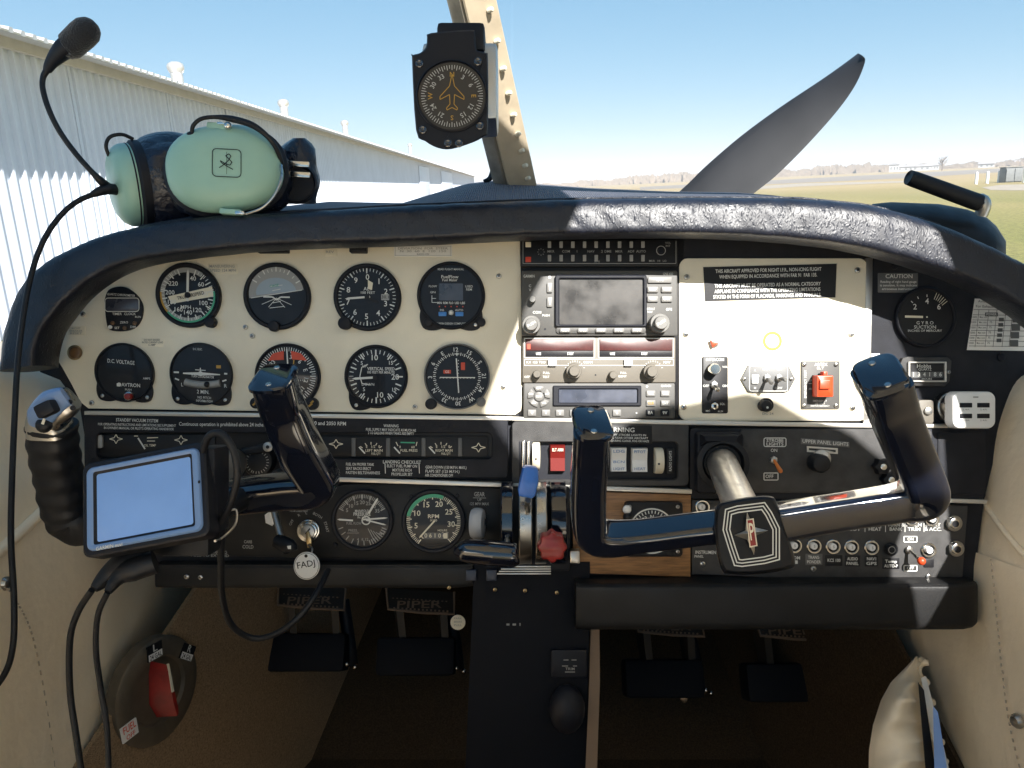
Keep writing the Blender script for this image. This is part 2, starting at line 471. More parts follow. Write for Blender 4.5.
for i in range(n + 1):
    for a, d in prof:
        t = L0 + (i + a) * per; lo.append(W(t, d, 0)); hi.append(W(t, d, eave + .1))
mb.grid([lo, hi]); mb.flat = True
mb.add([W(Lend, 0, 0), W(Lend, -18, 0), W(Lend, -18, eave), W(Lend, -9, eave + 2.2), W(Lend, 0, eave)], [[0, 1, 2, 3, 4]])
mb.add([W(L0, 0, 0), W(L0, -18, 0), W(L0, -18, eave), W(L0, -9, eave + 2.2), W(L0, 0, eave)], [[4, 3, 2, 1, 0]])
mb.add([W(L0, -18, 0), W(Lend, -18, 0), W(Lend, -18, eave), W(L0, -18, eave)], [[0, 1, 2, 3]])
part('corrugated_wall', mb, hg)
mb = MB('fascia'); fz = eave - .02
mb.box(W((L0 + Lend) / 2, .10, eave + .10), (.10, Lend - L0, .26), Matrix((Nn, Wd, Vector((0, 0, 1)))).transposed(), .01)
part('fascia', mb, hg)
mb = MB('roof_metal'); mb.flat = True
rows = [[], [], [], []]
rp = .30; rprof = [(0, 0), (.55, 0), (.65, .05), (.9, .05)]
for i in range(int((Lend + .4 - L0) / rp)):
    for a, d in rprof:
        t = L0 + (i + a) * rp
        rows[0].append(W(t, OV - .01, redge - .03)); rows[1].append(W(t, OV, redge + d)); rows[2].append(W(t, -9, redge + 2.3 + d)); rows[3].append(W(t, -18.5, redge + d))
mb.grid(rows[0:2]); mb.grid(rows[1:])
# dark underside of the overhang
mb.add([W(L0, OV - .01, redge - .035), W(Lend, OV - .01, redge - .035), W(Lend, 0, eave + .18), W(L0, 0, eave + .18)], [[0, 1, 2, 3]])
part('roof', mb, hg)
for px in (88, 180, 236, 312):                 # cover strips on the joints of the wall sheets
    t = (on_wall(px, 200) - B0).dot(Wd); mb = MB('wall_metal')
    mb.box(W(t, .065, eave / 2), (.02, .10, eave - .02), Matrix((Nn, Wd, Vector((0, 0, 1)))).transposed(), .005)
    part('cover_strip', mb, hg)
for i, (a, b) in enumerate(((419, 429), (441, 452))):   # sliding doors in the far half
    t0 = (on_wall(a, 190) - B0).dot(Wd); t1 = (on_wall(b, 190) - B0).dot(Wd); mb = MB('wall_metal')
    mb.box(W((t0 + t1) / 2, (.11, .14)[i], eave * .47), (.08, t1 - t0 - .3, eave * .9), Matrix((Nn, Wd, Vector((0, 0, 1)))).transposed(), .01)
    part('sliding_door', mb, hg)
for px, py in ((177, 78), (284, 110), (345, 128), (410, 148)):
    c = on_wall(px, py, -1.0); mb = MB('vent_metal')
    k = .33
    mb.lathe(c - Vector((0, 0, .5)), (0, 0, 1), [(.17, 0), (.17, .62), (.15, .66)], 16)
    v = part('roof_vent', mb, hg)
    mb = MB('vent_metal'); mb.lathe(c + Vector((0, 0, .12)), (0, 0, 1), [(.16, 0), (.19, .03), (.225, .10), (.235, .18), (.21, .25), (.13, .30), (0, .315)], 20)
    part('vent_cowl', mb, v)

def flat(name, mat, pix, z, label, cat, world_pts=None):
    pts = world_pts or [ground(a, b) for a, b in pix]
    mb = MB(mat); mb.add([Vector((p.x, p.y, z)) for p in pts], [list(range(len(pts)))])
    return solo(name, mb, label, cat, kind='structure', world=True)
flat('apron', 'concrete', None, .004, 'pale concrete apron along the foot of the hangar', 'apron', [W(L0, .1, 0), W(Lend, .1, 0), W(Lend, 5.2, 0), W(L0, 5.2, 0)])
flat('taxiway', 'asphalt', [(640, 187.0), (860, 175.6), (1060, 165.4), (1060, 168.5), (900, 178.5), (640, 190.0)], .008, 'grey paved taxiway crossing the far side of the field', 'taxiway')
flat('track', 'gravel_pad', [(690, 190.5), (800, 183.5), (905, 181), (905, 182.5), (800, 186.5), (690, 194)], .012, 'sandy track running across the dry grass', 'track')
flat('gravel_pad', 'gravel_pad', [(982, 187.5), (1000, 185), (1060, 183.5), (1060, 190.5), (1010, 190.5), (990, 190)], .012, 'pale gravel pad in front of the grey utility box', 'gravel pad')

def bollard(px, py):
    c = ground(px, py); mb = MB('bollard_white')
    mb.lathe(c, (0, 0, 1), [(.14, 0), (.14, 1.05), (.12, 1.13), (.06, 1.17), (0, 1.18)], 14)
    return mb, c
for px, py, lab in ((976, 184.2, 'white bollard farthest from the grey utility box'), (987, 183.4, 'white bollard between the two others on the field'), (998.5, 182.6, 'white bollard closest beside the grey utility box')):
    mb, c = bollard(px, py); solo('bollard', mb, lab, 'bollard', c, 'white bollards by the utility box', world=True)
c = ground(1014, 182.2); bx = thing('utility_cabinet', 'grey steel utility cabinet standing on the grass behind white bollards', 'utility box', c, world=True)
mb = MB('box_grey'); mb.box(c + Vector((0, .6, .72)), (1.72, 1.0, 1.44), None, .03); part('cabinet_body', mb, bx)
for sx in (-.43, .43):
    mb = MB('box_grey'); mb.box(c + Vector((sx, .03, .72)), (.80, .04, 1.25), None, .01); d = part('cabinet_door', mb, bx)
mb = MB('box_grey'); mb.box(c + Vector((0, .6, 1.47)), (1.82, 1.15, .06), None, .02); part('cabinet_roof', mb, bx)
c = ground(1023, 183); mb = MB('bollard_white'); mb.box(c + Vector((.1, 0, .6)), (.22, .22, 1.2), None, .03)
mb.box(c + Vector((.1, 0, 1.22)), (.26, .26, .05), None, .01)
solo('marker_post', mb, 'square white post at the far end of the utility box', 'post', c, world=True)
# far white houses along the horizon
def house(px, dist, w, h, label, d=7, roof='far_roof'):
    dr = ray(px, 170); dr.z = 0; dr.normalize(); c = dr * dist; rt = Vector((dr.y, -dr.x, 0))
    m3 = Matrix((rt, dr, Vector((0, 0, 1)))).transposed()
    o = thing('far_house', label, 'house', c, 'white houses along the horizon', world=True)
    mb = MB('far_white'); mb.box(c + Vector((0, 0, h / 2)), (w, d, h), m3); part('house_wall', mb, o)
    mb = MB(roof); z = Vector((0, 0, 1))
    a = [c - rt * (w / 2 + .4) - dr * (d / 2 + .4) + z * h, c + rt * (w / 2 + .4) - dr * (d / 2 + .4) + z * h, c + rt * (w / 2 + .4) + dr * (d / 2 + .4) + z * h, c - rt * (w / 2 + .4) + dr * (d / 2 + .4) + z * h,
         c - rt * (w / 2) + z * (h + .9), c + rt * (w / 2) + z * (h + .9)]
    mb.add(a, [(0, 1, 5, 4), (2, 3, 4, 5), (1, 2, 5), (3, 0, 4), (3, 2, 1, 0)]); part('house_roof', mb, o)
    for q in (-.3, .05, .32): mb = MB('box_grey'); mb.box(c + rt * w * q - dr * (d / 2 + .03) + z * h * .5, (w * .12, .05, h * .38), m3); part('window', mb, o)
house(894, 400, 4, 3.2, 'tall narrow white house at the end of the distant row')
house(905, 405, 7, 2.0, 'low white house with brown roof beside the tall narrow one')
house(921, 412, 8, 1.9, 'long low white house in the middle of the distant row')
house(934, 418, 4, 2.0, 'small white house next to the bare tree')
house(986, 405, 6, 1.6, 'wide white shed standing alone past the bare tree')
house(1018, 440, 6, 1.7, 'white shed with dark roof above the utility cabinet')

# bare tree and the wood behind the field
def bare_tree(px, dist, h, label):
    dr = ray(px, 170); dr.z = 0; dr.normalize(); c = dr * dist
    o = thing('bare_tree', label, 'tree', c, world=True)
    mb = MB('bark'); mb.tube([c, c + Vector((.1, 0, h * .3)), c + Vector((0, .1, h * .6))], [.28, .2, .1], 7, 2); part('trunk', mb, o)
    mb = MB('twigs'); rnd = random.Random(px)
    for i in range(26):
        z0 = h * rnd.uniform(.22, .55); a = rnd.uniform(0, 6.28); L = h * rnd.uniform(.25, .5); e = rnd.uniform(.5, 1.2)
        p0 = c + Vector((0, 0, z0)); p1 = p0 + Vector((math.cos(a) * math.cos(e), math.sin(a) * math.cos(e), math.sin(e))) * L
        mb.tube([p0, (p0 + p1) / 2 + Vector((0, 0, .2)), p1], [.09, .06, .03], 4, 1)
        for j in range(6):
            q = p0.lerp(p1, rnd.uniform(.4, 1)); a2 = a + rnd.uniform(-1, 1); mb.tube([q, q + Vector((math.cos(a2) * .7, math.sin(a2) * .7, rnd.uniform(.2, 1.0)))  * h * .13], [.04, .02], 3, 1)
    part('branches', mb, o)
bare_tree(942, 340, 6.0, 'bare branched tree rising above the distant white houses')
mb = MB('twigs'); rnd = random.Random(3); mb.flat = True
for i in range(5200):
    px = rnd.uniform(470, 1060); dist = rnd.uniform(430, 640)
    dr = ray(px, 170); dr.z = 0; dr.normalize(); c = dr * dist
    env = 5.4 + 1.2 * math.sin(px * .031) + .8 * math.sin(px * .13 + 1) + .5 * math.sin(px * .37)
    if px > 870: env *= .72
    if px < 640: env *= .85
    h = env * .82 * rnd.uniform(.55, 1.0) * (.85 + .15 * dist / 430); w = rnd.uniform(.9, 2.6); rt = Vector((dr.y, -dr.x, 0)); z = Vector((0, 0, 1))
    pts = [c + rt * w * .5 * math.cos(math.pi * k / 8) * rnd.uniform(.8, 1.15) + z * (h * .35 + h * .65 * math.sin(math.pi * k / 8) * rnd.uniform(.8, 1.05)) + dr * rnd.uniform(-.12, .12) for k in range(9)]
    mb.add([c + rt * w * .4, c - rt * w * .4] + pts[::-1], [[1, 0] + list(range(10, 1, -1))])
    if i % 2 == 0:
        q = rnd.uniform(-.5, .5); mb.add([c + rt * (q * w - .12) + z * h * .5, c + rt * (q * w + .12) + z * h * .5, c + rt * (q * w + rnd.uniform(-.5, .5)) + z * h * rnd.uniform(1.0, 1.18)], [[0, 1, 2]])
solo('woods', mb, 'bare brown tree line along the far edge of the field', 'woods', ray(700, 177) * 400, kind='stuff', world=True)

# ================================================================== AEROPLANE NOSE (cockpit frame)
yb = 2.25
tip = P(866, 55, yb); hub = P(612, 292, yb + .02)
pr = thing('propeller', 'grey painted two bladed propeller at rest beyond the dash top', 'propeller', hub)
lead = [(680, 191), (706, 166), (741, 136), (779, 108), (815, 84), (840, 67), (858, 54)]
trail = [(757, 191), (778, 174), (808, 144), (838, 110), (856, 84), (865, 62), (863, 56)]
lead = [(590, 258), (632, 230)] + lead; trail = [(640, 288), (690, 244)] + trail
rows = []
lead = [(p.x, p.y) for p in smooth_path([Vector((x, y, 0)) for x, y in lead], 4)]; trail = [(p.x, p.y) for p in smooth_path([Vector((x, y, 0)) for x, y in trail], 4)]
for (a, b), (c, d) in zip(lead, trail):
    p, q = P(a, b, yb + .045), P(c, d, yb - .035); t = (q - p)
    nrm = t.cross(tip - hub).normalized(); k = t.length; ring = []
    for i in range(14):
        an = 2 * math.pi * i / 14; u = .5 - .5 * math.cos(an); th = math.sin(an) * .055 * k * (1.2 - u)
        ring.append(p + t * u + nrm * th)
    rows.append(ring)
mb = MB('prop_paint'); mb.grid(rows, True); mb.add(rows[-1], [list(range(14))])
part('blade', mb, pr)
mb = MB('prop_paint')
ax = (tip - hub).normalized()
mb.grid([[hub - (p - hub).length * ax * 1 + ((p - hub) - ax * (p - hub).dot(ax)) * -1 for p in r] for r in rows], True)
part('blade', mb, pr)
mb = MB('cowl_paint'); mb.lathe(hub + Vector((0, -.12, 0)), (0, 1, 0), [(.15, 0), (.17, .05), (.16, .15), (.12, .27), (.06, .35), (0, .37)], 28); part('spinner', mb, pr)
mb = MB('cowl_paint'); rows = []
for y, w, top, bot in ((1.42, .50, .245, -.35), (1.6, .47, .29, -.35), (1.85, .42, .33, -.30), (2.04, .34, .34, -.22), (2.08, .25, .31, -.15)):
    rows.append([Vector((.22 * (y - 1.42) / .66 + (1 if math.cos(a) > 0 else -1) * w * abs(math.cos(a)) ** .55, y, (top + bot) / 2 + (top - bot) / 2 * (1 if math.sin(a) > 0 else -1) * abs(math.sin(a)) ** .55)) for a in [2 * math.pi * i / 40 for i in range(40)]])
mb.grid(rows, True); mb.add(rows[-1], [list(range(40))])
solo('engine_cowling', mb, 'white engine cowling ahead of the windscreen', 'cowling', P(560, 330, 1.8))

# ================================================================== CABIN (cockpit frame)
PL = [(.0, -.74), (.020, -.66), (.026, -.605), (.016, -.582), (-.03, -.562), (-.08, -.542), (-.12, -.522), (-.20, -.508), (-.35, -.503), (-.95, -.50)]
PR = [(.0, .76), (.014, .67), (.016, .63), (.004, .606), (-.03, .590), (-.07, .580), (-.14, .572), (-.2, .562), (-.28, .552), (-.95, .545)]
def wall_rows(prof, y0, y1, n=50, dip=0):
    pts = smooth_path([Vector((x, 0, z)) for z, x in prof], 4); out = []
    for j in range(n + 1):
        y = y0 + (y1 - y0) * j / n; q = max(0, min(1, (.82 - y) / .14)); q = q * q * (3 - 2 * q) * dip
        out.append([Vector((p.x, y, p.z - q * max(0, min(1, (p.z + .14) / .1)))) for p in pts])
    return out
sl = thing('side_lining', 'cream leather side lining below the hangar side window', 'side lining', (-.55, .8, -.1))
mb = MB('leather_cream'); mb.grid(wall_rows(PL, -1.0, 1.5)); part('leather_cover', mb, sl)
mb = MB('leather_cream')
mb.tube([(-.512, .5, -.262), (-.511, .769, -.168), (-.516, .885, -.126), (-.524, 1.0, -.095)], .006, 10, 6)
part('piping', mb, sl)
def stitches(parent, pts, out):
    mb = MB('stitch_thread'); p = smooth_path(pts, 16)
    for i in range(0, len(p) - 1, 2):
        d = (p[i + 1] - p[i]); q = p[i] + Vector((out, 0, 0)); mb.tube([q, q + d * .9], .0009, 6, 1)
    part('stitching', mb, parent)
stitches(sl, [(-.506, y, z) for y, z in ((.86, -.47), (.84, -.36), (.815, -.27), (.79, -.225), (.765, -.20), (.70, -.18))], .003)
mb = MB('steel'); mb.lathe((-.509, .777, -.20), (1, -.25, 0), [(.007, 0), (.007, .002), (.004, .005), (0, .0055)], 14); part('snap_stud', mb, sl)
def lower_carpet(x0, y0, slope, quad, label, mat='carpet'):
    mb = MB(mat); a = [Vector((x0 + (y - y0) * slope, y, z)) for y, z in quad]; n_ = Vector((math.copysign(.006, slope), 0, 0))
    mb.hull(a, [p + n_ for p in a]); return solo('side_carpet', mb, label, 'carpet')
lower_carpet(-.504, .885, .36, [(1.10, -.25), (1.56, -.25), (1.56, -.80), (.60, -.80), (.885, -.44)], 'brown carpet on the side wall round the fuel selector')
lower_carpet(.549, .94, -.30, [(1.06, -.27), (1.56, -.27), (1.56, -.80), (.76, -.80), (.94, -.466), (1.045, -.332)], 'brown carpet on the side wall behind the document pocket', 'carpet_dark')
sr = thing('side_lining', 'cream leather side lining on the field side beside the charger', 'side lining', (.6, .8, -.1))
mb = MB('leather_cream'); mb.grid(wall_rows(PR, -1.0, 1.5, dip=.055)); part('leather_cover', mb, sr)
mb = MB('leather_cream'); mb.tube([(.573, .945, -.142), (.5655, .892, -.168), (.5615, .848, -.188), (.5575, .78, -.215)], .0035, 10, 6); part('piping', mb, sr)
stitches(sr, [(.549, y, z) for y, z in ((.885, -.20), (.875, -.26), (.865, -.32), (.85, -.38), (.82, -.44), (.78, -.5))], -.002)
mb = MB('steel'); mb.lathe(P(1018, 721, .836), (-1, -.3, 0), [(.008, 0), (.008, .002), (.005, .006), (0, .0065)], 14); part('snap_stud', mb, sr)

# floor and firewall
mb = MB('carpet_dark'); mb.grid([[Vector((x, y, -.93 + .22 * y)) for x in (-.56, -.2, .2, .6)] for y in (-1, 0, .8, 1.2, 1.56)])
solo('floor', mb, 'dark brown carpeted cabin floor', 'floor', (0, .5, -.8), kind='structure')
mb = MB('matte_black'); mb.box((.02, 1.58, -.28), (1.2, .03, .98), None, .004)
mb.use('carpet_dark'); mb.add([Vector((-.52, 1.30, -.66)), Vector((.56, 1.30, -.66)), Vector((.56, 1.555, -.40)), Vector((-.52, 1.555, -.40))], [[0, 1, 2, 3]])
solo('firewall', mb, 'black firewall with dark carpeted toe board behind the pedals', 'firewall', (0, 1.56, -.3))

# unseen roof shell that blocks the sun outside openings shaped for the sun patch
sec = [(.662, -.06), (.662, .12), (.660, .30), (.625, .46), (.50, .545), (.2, .575), (-.2, .575), (-.38, .555), (-.46, .535)]
yend = [.86, .86, .86, .78, .62, .565, .565, .565, .565]
secs = smooth_path([Vector((x, 0, z)) for x, z in sec], 4); ye = smooth_path([Vector((y, 0, 0)) for y in yend], 4)
mb = MB('headliner'); n = len(secs); rows = []
cen = Vector((0, 0, .1))
for j in range(13):
    ring = []
    for p, e in zip(secs, ye): ring.append(Vector((p.x, -1.1 + (e.x + 1.1) * j / 12, p.z)))
    for p, e in list(zip(secs, ye))[::-1]:
        q = p + (p - cen).normalized() * .02; ring.append(Vector((q.x, -1.1 + (e.x + 1.1) * j / 12, q.z)))
    rows.append(ring)
mb.grid(rows, True); mb.add(rows[0], [list(range(2 * n))]); mb.add(rows[-1], [list(range(2 * n))[::-1]])
roof = solo('sun_mask_roof', mb, 'unseen cream cabin roof shell cut to shape the sunlight', 'cabin roof', (0, 0, .5))
# wanted sun patch on the dashboard, sent back along the light as an opening
SUN_PATCH = [(590, 130), (558, 243), (540, 284), (521, 318), (500, 370), (484, 414), (500, 440), (540, 487), (578, 487), (612, 434), (645, 414), (690, 404), (745, 394), (775, 402), (805, 420), (845, 440), (878, 468),
        (891, 492), (897, 530), (886, 560), (885, 600), (892, 642), (946, 642), (944, 560), (936, 440), (907, 360), (876, 285), (862, 258), (830, 130)]
bm = bmesh.new(); bm.from_mesh(roof.data); bmesh.ops.recalc_face_normals(bm, faces=bm.faces[:]); bm.to_mesh(roof.data); bm.free()
def on_dash(px, py, y):
    p = P(px, py, y); q = p + SUN_C * ((D - y) / SUN_C.y); return (512 + q.x / S, 384 - q.z / S)
YOKE_SUN = [on_dash(x, y, .664) for x, y in ((778, 508), (894, 494), (912, 474), (886, 394), (897, 390), (942, 492), (932, 506), (905, 504), (780, 519))]  # slit added to let sun onto the yoke, not a window
for outline, d0, d1 in ((SUN_PATCH, .16, 2.2), (YOKE_SUN, .5, 2.2), (None, 0, 0)):
    cut = MB('headliner'); A = [Vector(((x - 512) * S, D, (384 - y) * S)) for x, y in outline or []]
    if A: cut.hull([p - SUN_C * d0 for p in A], [p - SUN_C * d1 for p in A])
    if outline is None:                     # rear side window
        wq = [(-.22, .03), (-1.0, .03), (-1.0, .33), (-.60, .30)]
        cut = MB('headliner'); cut.hull([Vector((.5, y, z)) for y, z in wq], [Vector((.85, y, z)) for y, z in wq])
    cm = cut.mesh('cutter'); co = bpy.data.objects.new('cutter', cm); col.objects.link(co); co.matrix_world = M4
    bm = bmesh.new(); bm.from_mesh(cm); bmesh.ops.recalc_face_normals(bm, faces=bm.faces[:]); bm.to_mesh(cm); bm.free()
    md = roof.modifiers.new('window', 'BOOLEAN'); md.operation = 'DIFFERENCE'; md.object = co; md.solver = 'EXACT'
    dg = bpy.context.evaluated_depsgraph_get(); dg.update()
    nm = bpy.data.meshes.new_from_object(roof.evaluated_get(dg)); roof.modifiers.clear(); roof.data = nm
    bpy.data.objects.remove(co); bpy.data.meshes.remove(cm)

# unseen front seats added to bounce sunlight, backs folded flat to let it in
for xs_, lab in ((-.27, 'unseen cream leather seat added on the hangar side to bounce sunlight'), (.29, 'unseen cream leather seat added on the field side to bounce sunlight')):
    g = thing('bounce_seat', lab, 'seat', (xs_, .0, -.55), 'added bounce seats')
    mb = MB('leather_cream'); mb.box((xs_, .12, -.50), (.44, .46, .13), Matrix.Rotation(R(8), 3, 'X'), .045); part('cushion', mb, g)
    mb = MB('leather_cream'); mb.box((xs_, -.40, -.48), (.42, .50, .11), Matrix.Rotation(R(6), 3, 'X'), .04); part('backrest', mb, g)
    mb = MB('matte_black'); mb.box((xs_, -.1, -.66), (.36, .8, .12), None, .01); part('seat_frame', mb, g)
# unseen low wings outside the cabin, added to bounce sunlight in
for sgn, lab in ((-1, 'white low wing beneath the side window towards the hangar'), (1, 'white low wing beneath the side door towards the field')):
    mb = MB('wing_paint'); rows = []
    for x in (.70, 1.2, 2.5, 4.8):
        r = []
        for i in range(24):
            t = 2 * math.pi * i / 24; c = .5 - .5 * math.cos(t); th = .13 * math.sin(t) * (1.05 - c) ** .5
            y = .55 - 1.6 * c; r.append(Vector((sgn * x, y, -.80 + .25 * y + th + .07 * x)))
        rows.append(r)
    mb.grid(rows, True); mb.add(rows[-1], [list(range(24))]); solo('wing', mb, lab, 'wing', (sgn * 2, -.2, -.8), 'wings of the aeroplane')

# windscreen panes either side of the centre post
for lab, x0, x1 in (('clear windscreen pane in front of the headset', -.66, -.002), ('clear windscreen pane facing the propeller', .002, .66)):
    mb = MB('clear_acrylic'); rows = []
    for j in range(9):
        v = j / 8; r = []
        for i in range(9):
            x = x0 + (x1 - x0) * i / 8; q = (x / .66) ** 2
            r.append(Vector((x, 1.42 - .40 * v - .42 * q * (1 - .6 * v), .20 + .36 * v - .10 * q * v - .06 * q * (1 - v))))
        rows.append(r)
    mb.grid(rows); solo('windscreen', mb, lab, 'windscreen', (x0 / 2 + x1 / 2, 1.2, .35), 'windscreen panes')

# centre post
cp = thing('centre_post', 'slanted metal windscreen post with a row of bolts', 'post', P(515, 190, 1.15))
top0, bot0 = (456, -70, .86), (512, 196, 1.10)
def post_pt(t, du, dy=0.0):
    y = top0[2] + (bot0[2] - top0[2]) * t; c0 = P(454, -70, top0[2]); c1 = P(517, 196, bot0[2])
    k = 1.15 + .05 * t; return c0.lerp(c1, t) + Vector((du * k, dy * k, 0))
def strip(mb, secpts, t0=-.28, t1=1):
    a = [post_pt(t0, u, d) for u, d in secpts]; b = [post_pt(t1, u, d) for u, d in secpts]; mb.hull(a, b)
mb = MB('post_cream'); strip(mb, [(-.009, -.012), (-.007, -.013), (.026, .006), (.027, .009), (.024, .010), (-.008, -.007)])
part('bolted_flange', mb, cp)
mb = MB('post_metal'); strip(mb, [(-.024, .006), (-.022, .001), (-.012, -.010), (-.0095, -.009), (-.004, .006), (.020, .014), (-.018, .02)])
part('post_core', mb, cp)
for i in range(11):
    t = .02 + .125 * i - .0035 * i * i; c = post_pt(t, .0155, -.0005); mb = MB('ivory_mark')
    axv = Vector((.7, -.72, .05)).normalized(); mb.lathe(c, axv, [(.0030, 0), (.0030, .006), (.0022, .0072), (0, .0076)], 12)
    part('bolt', mb, cp)
mb = MB('rubber'); mb.tube([P(470, 62, .80), P(476, 56, .81), P(474, 50, .81), P(472, 38, .80)], .002, 8); part('wire_loop', mb, cp)
tp = post_pt(-.27, 0); mb = MB('post_cream'); mb.tube([tp + Vector((.002, .01, -.012)), tp + Vector((.002, -.03, .006)), tp + Vector((0, -.12, .018)), Vector((tp.x + .02, .54, .578))], .027, section=[(math.cos(a) * 1.0, math.sin(a) * .45) for a in [2 * math.pi * i / 16 for i in range(16)]], up=(1, 0, 0), k=5); part('post_head', mb, cp)
# wire at the foot of the post
mb = MB('rubber'); mb.tube([P(484, 182, 1.12), P(490, 178, 1.12), P(494, 168, 1.12), P(497, 178, 1.12), P(499, 184, 1.12)], .0035, 8)
mb.tube([P(489, 180, 1.11), P(497, 172, 1.11), P(499, 165, 1.12)], .003, 8)
solo('cable_clip', mb, 'small black wire loop at the foot of the centre post', 'wire')

# ------------------------------------------------------------------ dash top and padded roll
SIL = [(120, 228), (150, 221), (200, 212), (280, 204), (310, 201.5), (390, 203), (430, 192), (462, 183.5), (490, 180.5), (540, 184), (600, 188), (690, 191.5), (760, 192.5), (800, 195), (860, 202), (900, 210), (950, 226)]
OUT = [(4, 372), (6, 345), (10, 322), (21, 291), (42, 267), (79, 246), (125, 230), (200, 217), (300, 212), (400, 206), (520, 201), (600, 199), (700, 198), (800, 199), (870, 206), (930, 222), (980, 243), (1024, 266), (1070, 300)]
INN = [(46, 366), (47, 355), (51, 340), (61, 322), (84, 297), (110, 278), (150, 263), (230, 253), (300, 248), (400, 245), (500, 240.5), (570, 238), (680, 237), (760, 240), (830, 247), (880, 257), (930, 272), (980, 292), (1024, 318), (1060, 345)]
def resample(L, n):
    p = smooth_path([Vector((x, y, 0)) for x, y in L], 6); d = [0]
    for a, b in zip(p, p[1:]): d.append(d[-1] + (b - a).length)
    out = []; i = 0
    for k in range(n):
        s = d[-1] * k / (n - 1)
        while i < len(d) - 2 and d[i + 1] < s: i += 1
        out.append(p[i].lerp(p[i + 1], (s - d[i]) / (d[i + 1] - d[i] + 1e-9)))
    return out
ds = thing('dash_cover', 'padded dark leather dash cover tinted like reflected sky, arching over the gauges', 'dash cover', P(512, 220, .9))
no = 260; o_ = resample(OUT, no); i_ = resample(INN, no); mb = MB('leather_dark'); rows = []
rnd = random.Random(5)
for k in range(no):
    a = P(o_[k].x, o_[k].y, .868); b = P(i_[k].x, i_[k].y, .868); c = (a + b) / 2; w = (a - b) / 2; r = []
    for j in range(28):
        t = 2 * math.pi * j / 28; ct, st = math.cos(t), math.sin(t)
        wr = 1 + .010 * math.sin(k * .85 + 2 * ct) * max(0, st) + .006 * math.sin(k * .63 + j) - .035 * max(0, math.sin(k * .83 + 1.3 * math.sin(k * .21) + 1.6 * ct)) ** 6 * max(0, st) * (.4 + .6 * math.sin(k * .37) ** 2)
        r.append(c + w * (abs(ct) ** .62 * math.copysign(1, ct)) * wr + Vector((0, -.024 if st > 0 else -.045, 0)) * (abs(st) ** .7 * math.copysign(1, st)) * wr + Vector((0, .010, 0)) * ct * abs(ct))
    rows.append(r)
mb.grid(rows, True); mb.add(rows[0], [list(range(28))]); mb.add(rows[-1], [list(range(28))[::-1]])
part('padded_roll', mb, ds)
mb = MB('deck_fabric'); rows = []
xs = [120 + i * 8.2 for i in range(102)]
for y, f, dz in ((.872, 0, 6), (.890, 0, 1.0), (.95, .35, 0), (1.02, .7, 0), (1.10, .92, 0), (1.18, 1, 0), (1.28, 1, 1.5), (1.42, 1, 6), (1.44, 1, 30)):
    r = []
    for x in xs:
        a = interp(OUT, x) + 1; b = interp(SIL, x); b = min(b, a)
        r.append(P(512 + (x - 512) * (1 - .10 * f), a + (b - a) * f + dz, y))
    rows.append(r)
mb.grid(rows); part('deck', mb, ds)
mb = MB('leather_dark')
mb.tube([P(x, interp(OUT, x) - .2, .886) for x in range(140, 960, 20)], .0022, 8, 2); part('seam', mb, ds)
mb = MB('trim_silver'); mb.tube([P(p.x, p.y - .3, .922) for p in i_[40:244]], .0016, 6, 1); part('trim_edge', mb, ds)
for px, py in ((448, 186), (470, 184), (455, 193), (474, 190), (462, 197), (441, 196)):
    pass
# ================================================================== DASHBOARD
db = thing('dashboard', 'black dashboard with cream instrument plates, wood insert and padded lower edge', 'dashboard', P(512, 420))
mb = MB('crackle_black')
board = [(40, 372), (44, 340), (60, 312), (90, 280), (150, 255), (300, 238), (500, 228), (700, 226), (830, 236), (930, 262), (1000, 284), (1052, 320), (1046, 395), (1014, 402), (996, 450), (984, 500), (974, 582), (470, 582), (116, 566), (92, 480), (80, 408), (60, 380)]
mb.prism(board, -.03, 0.0); part('main_board', mb, db)
mb = MB('cream_paint')
cl = [(51, 330), (56, 318), (66, 304), (84, 287), (110, 268), (150, 252), (230, 240), (520, 228), (521.5, 300), (522.5, 404), (521, 411), (515, 415), (88, 408.5), (80, 402), (72, 386), (62, 368), (52, 352), (49, 341)]
mb.prism(cl, 0, .004, 1.0); part('cream_plate', mb, db)
mb = MB('cream_paint'); mb.prism(rrect(679, 258, 868, 421, 9), 0, .004, 1.2); part('cream_plate', mb, db)
# light strips between the tiers
def strip_part(pts, h0, h1, mat, name, bev=.6): m = MB(mat); m.prism(pts, h0, h1, bev); return part(name, m, db)
strip_part([(84, 411), (512, 416.5), (512, 420.5), (84, 415)], 0, .012, 'trim_silver', 'trim_strip')
strip_part([(512, 416.8), (690, 420.5), (868, 424), (986, 424), (986, 428), (868, 428), (690, 425), (512, 420.8)], 0, .012, 'trim_silver', 'trim_strip')
strip_part([(330, 477), (512, 483.2), (512, 487.5), (330, 481.5)], 0, .013, 'trim_silver', 'trim_strip')
strip_part([(206, 474.5), (240, 475.5), (240, 478.5), (206, 477.5)], 0, .013, 'trim_silver', 'trim_strip')
strip_part([(512.3, 483.2), (572, 485.2), (692, 489.5), (692, 494), (572, 489.7), (512.3, 487.5)], 0, .013, 'trim_silver', 'trim_strip')
strip_part([(926, 498), (988, 500), (987, 504), (926, 502)], 0, .013, 'trim_silver', 'trim_strip')
strip_part([(866.5, 258), (873, 258), (870, 424), (863.5, 424)], 0, .005, 'brushed', 'edge_strip', .4)
